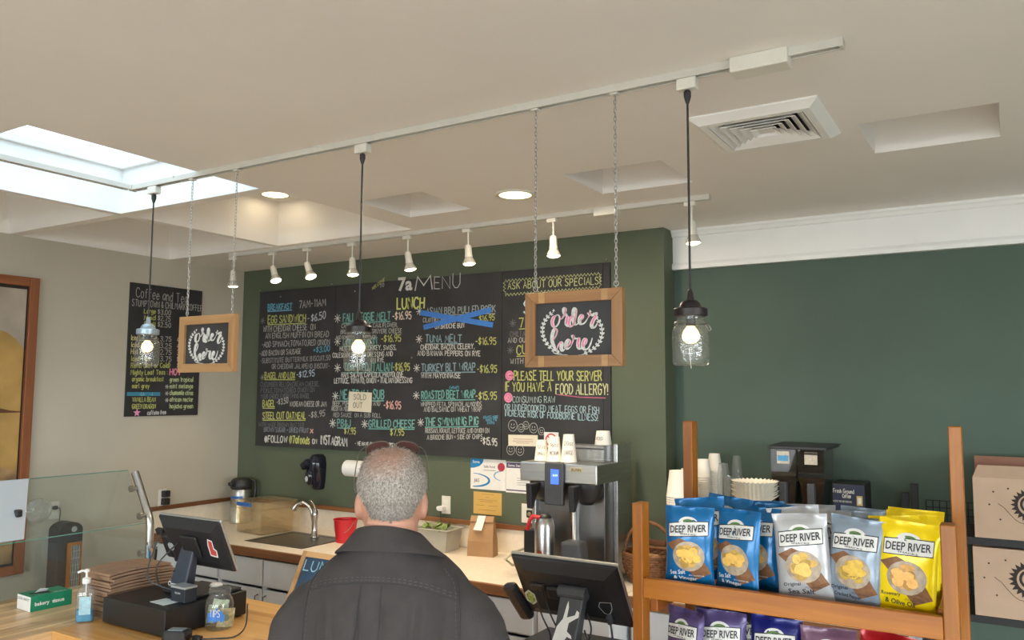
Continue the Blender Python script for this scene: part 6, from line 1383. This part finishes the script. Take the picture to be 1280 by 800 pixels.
FB, FW, FS, FYL = foil('foil_blue', (.0,.125,.33)), foil('foil_pale', (.44,.44,.45)), foil('foil_steelblue', (.24,.30,.37)), foil('foil_yellow', (.85,.62,.0))
FPU, FDP, FRB, FMV, FRD = foil('foil_purple', (.10,.075,.20)), foil('foil_dusk', (.035,.03,.075)), foil('foil_royal', (.01,.015,.16)), foil('foil_mauve', (.16,.08,.13)), foil('foil_red', (.38,.01,.015))
PW = mat('print_white', (.75,.77,.78), .5)
SZ = 1.3255; SZ2 = 1.0205
CLX = lambda x: max(-.864, min(-.262, x))
def place(o, px, py, Y=None, rz=0, lean=0, Z=SZ, label=None, roll=0):
    p_ = P(px, py, Z=Z) if Y is None else P(px, py, Y=Y)
    o.location = (CLX(p_.x), p_.y if Y is None else Y, Z+.001+.074*abs(math.sin(R(roll)))+.016*math.sin(R(lean))); o.rotation_euler = (R(-lean), R(roll), R(rz))
    if label: o['label'] = label
    return o
G_ = {'b': 'blue crisp bags on the upper rack shelf', 'w': 'pale grey crisp bags on the upper rack shelf', 's': 'steel blue crisp bags on the upper rack shelf', 'y': 'yellow crisp bags on the upper rack shelf', 'l': 'crisp bags on the lower rack shelf'}
b1 = place(crisp_bag('blue crisp bag standing nearest the left front post', G_['b'], FB, PW, ('Sea Salt', '& Vinegar'), 1), 862, 728, 2.385, 6, 3)
b2 = place(crisp_bag('blue crisp bag second along, turned slightly with a creased white edge', G_['b'], FB, PW, ('Sea Salt', '& Vinegar'), 2), 921, 728, 2.395, -20, 5)
def more(src, lbl, px, Y, rz, lean, roll=0, Z=SZ, dz=0, sc_=1.0):
    p_ = P(px, 700, Y=Y); d = dup(src, (CLX(p_.x), Y, Z+dz+.001+.078*abs(math.sin(R(roll)))+.017*math.sin(R(lean))), None, lbl); d.rotation_euler = (R(-lean), R(roll), R(rz)); d.scale = (sc_, sc_, sc_)
    return d
more(b1, 'blue crisp bag just behind the turned blue one', 943, 2.478, -12, 6)
more(b2, 'blue crisp bag in shadow beside the first pale bag', 962, 2.58, -4, 6)
more(b2, 'blue crisp bag with its top tipping up in the second row at the left', 884, 2.48, 8, 4, -6, sc_=1.04)
more(b1, 'blue crisp bag at the very back behind the left pair', 903, 2.585, -8, 5, 5, sc_=1.03)
more(b2, 'blue crisp bag at the back with its top toward the filters', 955, 2.665, 4, 5, -2, sc_=.97)
w1 = place(crisp_bag('pale grey crisp bag at the front with sea salt lettering', G_['w'], FW, DKB, ('Original', 'Sea Salt'), 3, chips=(.66,.42,.12)), 1008, 738, 2.385, 4, 4, roll=-4)
w2 = more(w1, 'pale grey crisp bag half hidden left behind the front pale one', 1005, 2.48, 6, 7, -8)
more(w1, 'pale grey crisp bag in the third row behind the pale pair', 1028, 2.575, -4, 6, 2, sc_=.97)
more(w1, 'pale grey crisp bag at the back under the grinders', 1018, 2.665, 4, 5, -2, sc_=.97)
s1 = place(crisp_bag('steel blue crisp bag at the front turned toward the pale one', G_['s'], FS, DKB, ('Original', 'Cracked Pepper'), 4, chips=(.55,.36,.07)), 1065, 745, 2.39, -12, 5, roll=4)
more(s1, 'steel blue crisp bag behind and right of the front one', 1078, 2.485, 0, 4, 0, sc_=.97)
more(s1, 'steel blue crisp bag in the third row by the yellow ones', 1084, 2.58, 4, 5, -2, sc_=.98)
more(s1, 'steel blue crisp bag in the last row', 1080, 2.66, -3, 4, 2, sc_=.98)
y1_ = place(crisp_bag('yellow crisp bag at the front with rosemary lettering', G_['y'], FYL, DKB, ('Rosemary', '& Olive Oil'), 5, chips=(.66,.36,.12)), 1129, 755, 2.385, 0, 3, roll=6)
more(y1_, 'yellow crisp bag leaning behind the front yellow one', 1142, 2.475, 0, 6, -5, sc_=1.0)
more(y1_, 'yellow crisp bag squeezed in third row against the right post', 1158, 2.575, -6, 5, 3, sc_=1.0)
more(y1_, 'yellow crisp bag at the back with its flat top showing highest', 1152, 2.67, -2, 5, 2, sc_=1.0)
p1 = crisp_bag('purple crisp bag first from the left on the lower shelf', G_['l'], FPU, PW, ('Sweet', 'Maui Onion'), 6); place(p1, 838, 780, 2.40, -26, 4, SZ2)
more(p1, 'purple crisp bag second from the left on the lower shelf', 899, 2.435, 3, 4, 0, SZ2)
p3 = crisp_bag('dusky crisp bag set back in shadow on the lower shelf', G_['l'], FDP, PW, ('Zesty', 'Jalapeno'), 7); place(p3, 925, 780, 2.50, 4, 4, SZ2)
p4 = crisp_bag('royal blue crisp bag in the middle of the lower shelf', G_['l'], FRB, PW, ('Lightly', 'Salted'), 8); place(p4, 968, 780, 2.45, -3, 4, SZ2)
p5 = crisp_bag('mauve crisp bag right of the royal blue one on the lower shelf', G_['l'], FMV, PW, ('Mesquite', 'BBQ'), 9); place(p5, 1034, 780, 2.42, 5, 4, SZ2)
p6 = crisp_bag('red crisp bag furthest along the lower shelf', G_['l'], FRD, PW, ('Sweet', 'Chili'), 10); place(p6, 1096, 790, 2.40, 6, 12, SZ2, roll=8)
more(p4, 'royal blue crisp bag in the back row of the lower shelf', 960, 2.57, 3, 4, 0, SZ2)
more(p1, 'purple crisp bag in the back row of the lower shelf', 892, 2.56, -6, 5, 0, SZ2)
# ================================================================== THE MAN
man = thing('person', 'grey haired person seen from behind in a dark grey button shirt', 'person', (0, 0, 0))
MD = 2.02; azm = YAW+math.atan((640-493)/FPX)
man.location = (-MD*math.sin(azm), MD*math.cos(azm), 0); man.rotation_euler = (0, 0, R(24))
SKIN = mat('skin', (.50,.25,.17), .5, 0, .12, 14, .15, 160)
def remeshed(name, mb, voxel, m, smooth_it=4, parent=None, fix=None):
    me = bpy.data.meshes.new(name); me.from_pydata(mb.v, [], mb.f); me.update()
    bm = bmesh.new(); bm.from_mesh(me); bmesh.ops.recalc_face_normals(bm, faces=bm.faces); bm.to_mesh(me); bm.free()
    o = bpy.data.objects.new(name, me); col.objects.link(o)
    r = o.modifiers.new('r', 'REMESH'); r.mode = 'VOXEL'; r.voxel_size = voxel; r.use_smooth_shade = True
    s = o.modifiers.new('s', 'SMOOTH'); s.iterations = smooth_it; s.factor = .5
    bpy.context.view_layer.update(); dg = bpy.context.evaluated_depsgraph_get()
    m2 = bpy.data.meshes.new_from_object(o.evaluated_get(dg)); bpy.data.objects.remove(o); bpy.data.meshes.remove(me)
    m2.name = name; m2.materials.clear(); m2.materials.append(m)
    if fix:
        for v in m2.vertices: v.co = fix(v.co)
    m2.polygons.foreach_set('use_smooth', [True]*len(m2.polygons)); m2.update()
    o = bpy.data.objects.new(name, m2); col.objects.link(o)
    if parent: o.parent = parent
    return o
def loft(mb, secs, n=28, e=1.0):
    "secs: (z, half width, half depth, y offset, x offset)"
    rs = []
    for s in secs:
        z, a, b = s[:3]; yo = s[3] if len(s) > 3 else 0; xo = s[4] if len(s) > 4 else 0
        rs.append([(xo+math.copysign(abs(math.cos(2*PI*i/n))**e, math.cos(2*PI*i/n))*a, yo+math.copysign(abs(math.sin(2*PI*i/n))**e, math.sin(2*PI*i/n))*b, z) for i in range(n)])
    return mb.ring(rs)
def limb(mb, pts, rads, n=14): return mb.tube(cat_rom([tuple(p) for p in pts], 4), [r for r in interp(rads, 4)], n)
def interp(v, n):
    out = []
    for i in range(len(v)-1):
        for j in range(n): out.append(v[i]+(v[i+1]-v[i])*j/n)
    return out+[v[-1]]
# body: head, neck, trunk, arms, hands and legs as one surface
body = MB()
loft(body, [(1.762,.012,.014,.004),(1.757,.036,.044,.003),(1.748,.053,.064,.002),(1.733,.066,.080,.002),(1.712,.0745,.090,.002),(1.685,.0785,.096,.003),(1.655,.0785,.097,.006),(1.625,.0745,.094,.011),(1.60,.070,.088,.017),(1.575,.065,.078,.026),(1.552,.060,.064,.036),(1.535,.042,.044,.048),(1.528,.02,.02,.055)])
loft(body, [(1.64,.058,.060,-.022),(1.60,.063,.064,-.020),(1.56,.064,.064,-.016),(1.52,.068,.068,-.010),(1.49,.085,.075,-.006),(1.46,.13,.085,0)])
for k in (0, 1):      # fleshy folds at the nape
    body.tube([(.060*math.sin(a), -.022-.062*math.cos(a), 1.575+.022*k) for a in [R(-60+10*i) for i in range(13)]], .009, 8)
for s in (-1, 1):
    body.ball((s*.0800, -.008, 1.628), .027, 12, 10, (.30, .55, 1.12)); body.ball((s*.077, -.002, 1.602), .010, 10, 8, (.6, .8, 1.2))
    body.ball((s*.03, .088, 1.665), .018, 10, 8, (1.3, .7, .6)); body.ball((s*.045, .072, 1.61), .022, 10, 8, (1, .9, .9))
body.tube([(0, .098, 1.668), (0, .112, 1.645), (0, .122, 1.622)], [.008, .010, .014], 10); body.ball((0, .098, 1.588), .02, 10, 8, (1.4, .6, .45)); body.ball((0, .090, 1.548), .018, 10, 8, (1.2, .8, .8))
loft(body, [(1.49,.10,.075),(1.45,.165,.095),(1.40,.185,.11),(1.28,.175,.12),(1.12,.165,.125),(1.0,.17,.13),(.90,.175,.13),(.84,.165,.12),(.80,.12,.10)])
for s in (-1, 1):
    sh, el, wr = Vector((s*.175, 0, 1.40)), Vector((s*.285, .0, 1.12)), Vector((s*.235, .215, .985))
    body.tube(cat_rom([sh, sh.lerp(el, .5), el], 5), interp([.055, .05, .043], 5), 12)
    body.tube(cat_rom([el, el.lerp(wr, .5), wr], 5), interp([.043, .036, .027], 5), 12)
    f = (wr-el).normalized(); side = Vector((-s, 0, -.2)).normalized(); up = side.cross(f).normalized(); 
    pc_ = wr+f*.045; body.hexa([pc_+f*a*.045+side*b_*.036+up*c*.012 for c in (-1, 1) for a, b_ in ((-1, -.75), (1, -1), (1, 1), (-1, .75))])
    for k, (o_, L_) in enumerate(((-.029, .062), (-.010, .074), (.010, .080), (.028, .072))):
        b0 = wr+f*.080+side*o_; dn = -up if up.z > 0 else up
        body.tube(cat_rom([b0, b0+f*L_*.42, b0+f*L_*.75+dn*.014, b0+f*L_*.9+dn*.034], 3), interp([.0095, .009, .0085, .0072], 3), 8)
    b0 = wr+f*.02+side*.025; body.tube(cat_rom([b0, b0+f*.02+side*.028, b0+f*.045+side*.035], 3), interp([.013, .011, .009], 3), 8)
    body.tube(cat_rom([(s*.09, 0, .86), (s*.10, .005, .65), (s*.105, .01, .48), (s*.11, -.005, .30), (s*.115, -.01, .09)], 4), interp([.085, .078, .055, .054, .038], 4), 14)
    body.tube([(s*.115, -.03, .04), (s*.12, .06, .035), (s*.13, .17, .03)], [.038, .04, .03], 12)
bo = remeshed('body', body, .0058, SKIN, 3, man)
for s in (-1, 1):
    ey = MB().ball((s*.031, .0865, 1.652), .0125, 14, 10).build('eye', mat('eye_white', (.75,.73,.70), .2), man, 60); MB().ball((s*.031, .0945, 1.652), .0058, 12, 8).build('iris', mat('iris_brown', (.08,.04,.02), .15), ey, 60)
MB().tube([(-.022, .1115, 1.587), (0, .1135, 1.589), (.022, .1115, 1.587)], .0035, 8).build('lips', mat('lips', (.42,.16,.13), .5), man, 60)
# trousers and shoes
tr = MB(); loft(tr, [(.97,.18,.135),(.90,.185,.145),(.80,.19,.145),(.76,.18,.13)])
for s in (-1, 1): tr.tube(cat_rom([(s*.095, 0, .84), (s*.10, .005, .65), (s*.105, .01, .48), (s*.11, -.0, .30), (s*.115, -.005, .07)], 4), interp([.105, .095, .078, .072, .066], 4), 16)
remeshed('trousers', tr, .010, mat('navy_trousers', (.03,.035,.05), .85, 0, .1, 30, .3, 300), 4, man)
for s in (-1, 1):
    b = MB(); b.ball((s*.118, .05, .055), .1, 18, 10, (.50, 1.45, .55)); b.v = [(x, y, max(.0005, z)) for x, y, z in b.v]; b.build('shoe', mat('black_leather', (.02,.018,.016), .45), man, 60)
# shirt
sh_ = MB()
loft(sh_, [(1.555,.070,.076,-.010),(1.53,.100,.086,-.006),(1.505,.138,.098),(1.475,.172,.110),(1.445,.195,.121),(1.40,.204,.134),(1.30,.208,.146),(1.15,.206,.152),(1.0,.206,.155),(.88,.212,.158),(.80,.214,.158),(.78,.20,.15)], 36, .92)
for s in (-1, 1):
    sh_.tube(cat_rom([(s*.14, 0, 1.405), (s*.193, 0, 1.365), (s*.236, -.002, 1.26), (s*.285, .0, 1.12)], 5), interp([.055, .071, .070, .066], 5), 18)
    sh_.tube(cat_rom([(s*.285, .0, 1.12), (s*.265, .10, 1.05), (s*.243, .185, 1.0)], 5), interp([.066, .056, .044], 5), 16)
def folds(c):
    x, y, z = c; back = max(0, min(1, (-y-.02)/.06)); torso = max(0, 1-max(0, abs(x)-.17)/.04)
    d = 0
    if z < 1.46 and torso > 0:
        k = min(1, (1.46-z)/.05)
        for xc, wd, am in ((-.034+.00*(1.46-z), .006, .011), (.016, .006, .006), (-.105+.10*(1.46-z), .010, .006), (.10-.10*(1.46-z), .012, .006)): d -= am*math.exp(-((x-xc)/wd)**2)*k
        q = x*46+z*5+3*noise.noise(Vector((x*3, z*4, 1))); d += (.014*(abs(math.sin(q))-.6)*(.35+.65*abs(math.sin(z*7+x*3))) + .022*noise.noise(Vector((x*9, z*3.2, 2))))*k
        d += .003*k if z > 1.44 else .003
    if z > 1.46: d += .003*noise.noise(Vector((x*14, z*10, 7)))
    c2 = Vector((x, y-d*back*torso, z))
    arm = max(0, min(1, (abs(x)-.19)/.04))
    n_ = noise.noise(Vector((x*8, y*10, z*16)))*.015*arm
    c2.x += math.copysign(n_, x); c2.y -= n_*.8*arm
    return c2
SHM = mat('charcoal_cotton', (.044,.037,.036), .9, 0, .10, 30, .35, 500)
shirt = remeshed('shirt', sh_, .0075, SHM, 6, man, folds)
bvh = BVHTree.FromPolygons([v.co for v in shirt.data.vertices], [list(p.vertices) for p in shirt.data.polygons])
def on_back(x, z, lift=.0006):
    h = bvh.ray_cast(Vector((x, -1, z)), Vector((0, 1, 0)))
    return (h[0]+h[1]*lift) if h[0] is not None else None
def seam(name, pts, r=.0011, m=None, lift=.0004, dash=False):
    q = [on_back(*p, lift) for p in cat_rom2(pts)]; q = [p for p in q if p is not None]; mb = MB()
    if dash:
        for i in range(0, len(q)-1, 2): mb.tube([q[i], q[i+1]], r, 4)
    else: mb.tube(q, r, 5)
    o = mb.build(name, m or mat('seam_thread', (.035,.033,.034), .9), shirt)
    if dash: o['kind'] = 'stuff'
    return o
def cat_rom2(pts): return [(p.x, p.y) for p in cat_rom([(a, b) for a, b in pts], 10)]
yk = [(-.178, 1.435), (-.12, 1.455), (-.05, 1.466), (0, 1.468), (.06, 1.464), (.12, 1.450), (.178, 1.425)]
seam('yoke_seam', yk, .0016); seam('yoke_stitching', [(a, b+.006) for a, b in yk], .0006, mat('thread_grey', (.09,.085,.085), .8), .0008, True)
seam('yoke_stitching', [(a, b+.012) for a, b in yk], .0006, mat('thread_grey', (.09,.085,.085)), .0008, True)
for s in (-1, 1):
    am = [(s*.150, 1.490), (s*.176, 1.455), (s*.183, 1.40), (s*.186, 1.34), (s*.190, 1.27)]
    seam('armhole_seam', am, .0016); seam('armhole_stitching', [(a-s*.008, b) for a, b in am], .0006, mat('thread_grey', (.09,.085,.085)), .0008, True)
seam('pleat_edge', [(-.036, 1.462), (-.040, 1.38), (-.046, 1.28)], .0013); seam('pleat_edge', [(.012, 1.464), (.012, 1.40), (.010, 1.34)], .0009)
# collar folded down around the neck
n = 40; rings = []
def cr(ax, ay, zb, zf, y0=0):
    out = []
    for i in range(n):
        a = 2*PI*i/n; bk = .5-.5*math.sin(a)   # 1 at the back
        out.append((ax*math.cos(a), y0+ay*math.sin(a), zf+(zb-zf)*bk**1.2))
    return out
co = MB(); co.ring([cr(.066,.070,1.545,1.505,-.014), cr(.068,.073,1.575,1.530,-.014), cr(.072,.077,1.592,1.540,-.014), cr(.079,.084,1.594,1.540,-.014), cr(.088,.091,1.586,1.530,-.012), cr(.110,.106,1.562,1.505,-.008), cr(.130,.117,1.546,1.488,-.004), cr(.133,.117,1.541,1.483,-.003), cr(.127,.110,1.541,1.484,-.002), cr(.085,.085,1.555,1.50,-.006)], True, False)
o = co.build('collar', SHM, man, 60)
# hair: a close cap over the scalp, then thousands of short clipped hairs
HM, nt, b = _base('grey_hair'); N = nt.nodes; L = nt.links
tc = N.new('ShaderNodeTexCoord'); ns = N.new('ShaderNodeTexNoise'); ns.inputs['Scale'].default_value = 220; ns.inputs['Detail'].default_value = 3; L.new(tc.outputs['Object'], ns.inputs['Vector'])
n2 = N.new('ShaderNodeTexNoise'); n2.inputs['Scale'].default_value = 14; L.new(tc.outputs['Object'], n2.inputs['Vector'])
sx = N.new('ShaderNodeSeparateXYZ'); L.new(tc.outputs['Object'], sx.inputs[0])
def mr(sock, a, b_, c, d):
    m = N.new('ShaderNodeMapRange'); m.inputs['From Min'].default_value = a; m.inputs['From Max'].default_value = b_; m.inputs['To Min'].default_value = c; m.inputs['To Max'].default_value = d; L.new(sock, m.inputs['Value']); return m.outputs[0]
def mixc(f, c1, c2):
    m = N.new('ShaderNodeMix'); m.data_type = 'RGBA'
    L.new(f, m.inputs['Factor']) if not isinstance(f, float) else None
    for k, c in ((6, c1), (7, c2)):
        if isinstance(c, tuple): m.inputs[k].default_value = c+(1,)
        else: L.new(c, m.inputs[k])
    return m.outputs[2]
salt = mixc(mr(ns.outputs['Fac'], .35, .65, 0, 1), (.19,.16,.14), (.50,.46,.41))
dark = mixc(mr(n2.outputs['Fac'], .3, .7, 0, 1), (.09,.075,.065), (.20,.175,.155))
g1 = mixc(mr(sx.outputs['Z'], 1.585, 1.66, 1, 0), salt, dark)
top_ = N.new('ShaderNodeMath'); top_.operation = 'MULTIPLY'; L.new(mr(sx.outputs['Z'], 1.69, 1.74, 0, .9), top_.inputs[0])
ab = N.new('ShaderNodeMath'); ab.operation = 'ABSOLUTE'; L.new(sx.outputs['X'], ab.inputs[0]); L.new(mr(ab.outputs[0],   .025, .065, 1, .2), top_.inputs[1])
g2 = mixc(top_.outputs[0], g1, (.40,.22,.155)); L.new(g2, b.inputs['Base Color']); b.inputs['Roughness'].default_value = .7
def hairline(x, y):
    if y > .045: return 1.705+(y-.045)*.9
    if y > -.03: return 1.655+.03*max(0, (y+.03)/.075) if abs(x) > .05 else 1.655
    return 1.600+.012*abs(x)/.08+max(0, (y+.06))*1.6
me = bo.data; hv = []; hf = []; mp = {}; area = []
for p in me.polygons:
    c = p.center
    if c.z > hairline(c.x, c.y) and not (abs(c.x) > .0795 and c.z < 1.672 and c.y > -.03):
        f = []
        for vi in p.vertices:
            if vi not in mp: mp[vi] = len(hv); v = me.vertices[vi]; hv.append(tuple(v.co+v.normal*.0016))
            f.append(mp[vi])
        hf.append(f); area.append((p.area, p.center.copy(), p.normal.copy()))
cap = MB().add(hv, hf).build('hair', HM, man, 80)
rr = random.Random(2); HC = [mat('hair_white', (.60,.55,.49), .5), mat('hair_grey', (.34,.30,.26), .5), mat('hair_dark', (.14,.115,.10), .5)]
sb = MB(); tot = sum(a for a, _, _ in area)
for a_, c, nn in area:
    thin = max(0, min(1, (c.z-1.70)/.05))*max(.15, 1-max(0, abs(c.x)-.02)/.05)
    k = a_/tot*15000*(1-.62*thin); k = int(k)+(rr.random() < k-int(k))
    for _ in range(k):
        p0 = c+Vector((rr.gauss(0, .002), rr.gauss(0, .002), rr.gauss(0, .002)))
        tdir = Vector((rr.gauss(0, .35)+c.x*4, -.5 if c.z > 1.7 else -.1, -.9 if c.z < 1.71 else .15)); tdir = tdir-nn*tdir.dot(nn)
        L_ = rr.uniform(.006, .011) if c.z > 1.64 else rr.uniform(.003, .006)
        d = (nn*.55+tdir.normalized()*.85+Vector((rr.gauss(0, .2), rr.gauss(0, .2), rr.gauss(0, .2)))).normalized()*L_
        s = d.cross(Vector((rr.gauss(0, 1), rr.gauss(0, 1), rr.gauss(0, 1)))).normalized()*.00045
        lowd = 1 if c.z < 1.645 and rr.random() < .8 else 0
        sb.m = rr.choice((1, 2, 2) if lowd else (0, 0, 0, 1, 1, 2)); sb.add([p0-s, p0+s, p0+d], [(0, 1, 2)])
o = sb.build('hair_strands', HC, cap); o['kind'] = 'stuff'
# the head is turned a little further left than the shoulders
TW = R(15)
def twist(o):
    for v in o.data.vertices:
        k = max(0, min(1, (v.co.z-1.50)/.07)); a_ = TW*k; x, y = v.co.x, v.co.y
        if k > 0 and abs(x) < .12: v.co.x, v.co.y = x*math.cos(a_)-y*math.sin(a_), x*math.sin(a_)+y*math.cos(a_)
    o.data.update()
for q_ in man.children:
    if q_.name.split('.')[0] in ('body', 'eye', 'lips', 'hair'):
        twist(q_)
        for c_ in q_.children: twist(c_)
# sunglasses pushed up on the crown
sg = thing('sunglasses', 'thin metal framed sunglasses with brown lenses pushed up on the grey head', 'sunglasses', man.location, rz=R(24)+TW)
GM = mat('thin_gilt', (.35,.32,.28), .3, .9); LE = mat('brown_lens', (.10,.045,.04), .08, 0, .1, 10)
for s in (-1, 1):
    c = Vector((s*.036, .040, 1.7585)); ax = Vector((1, .0, -s*.18)).normalized(); az_ = Vector((s*.1, -.45, .85)).normalized(); nrm = ax.cross(az_)
    el = [c+ax*(.029*math.copysign(abs(math.cos(a))**.8, math.cos(a)))+az_*(.021*math.copysign(abs(math.sin(a))**.8, math.sin(a))) for a in [2*PI*i/24 for i in range(24)]]
    lens = MB().add([c+nrm*.002]+el, [(0, 1+i, 1+(i+1) % 24) for i in range(24)]).build('lens', LE, sg, 80)
    MB().tube(el, .0014, 6, True).build('lens_rim', GM, sg, 60)
    MB().tube(cat_rom([(s*.066, .036, 1.765), (s*.080, .028, 1.750), (s*.087, .002, 1.715), (s*.088, -.03, 1.680), (s*.084, -.052, 1.665)], 6), .0013, 6).build('temple_arm', GM, sg, 60)
MB().tube([(-.009, .036, 1.765), (0, .034, 1.770), (.009, .036, 1.765)], .0014, 6).build('bridge', GM, sg)
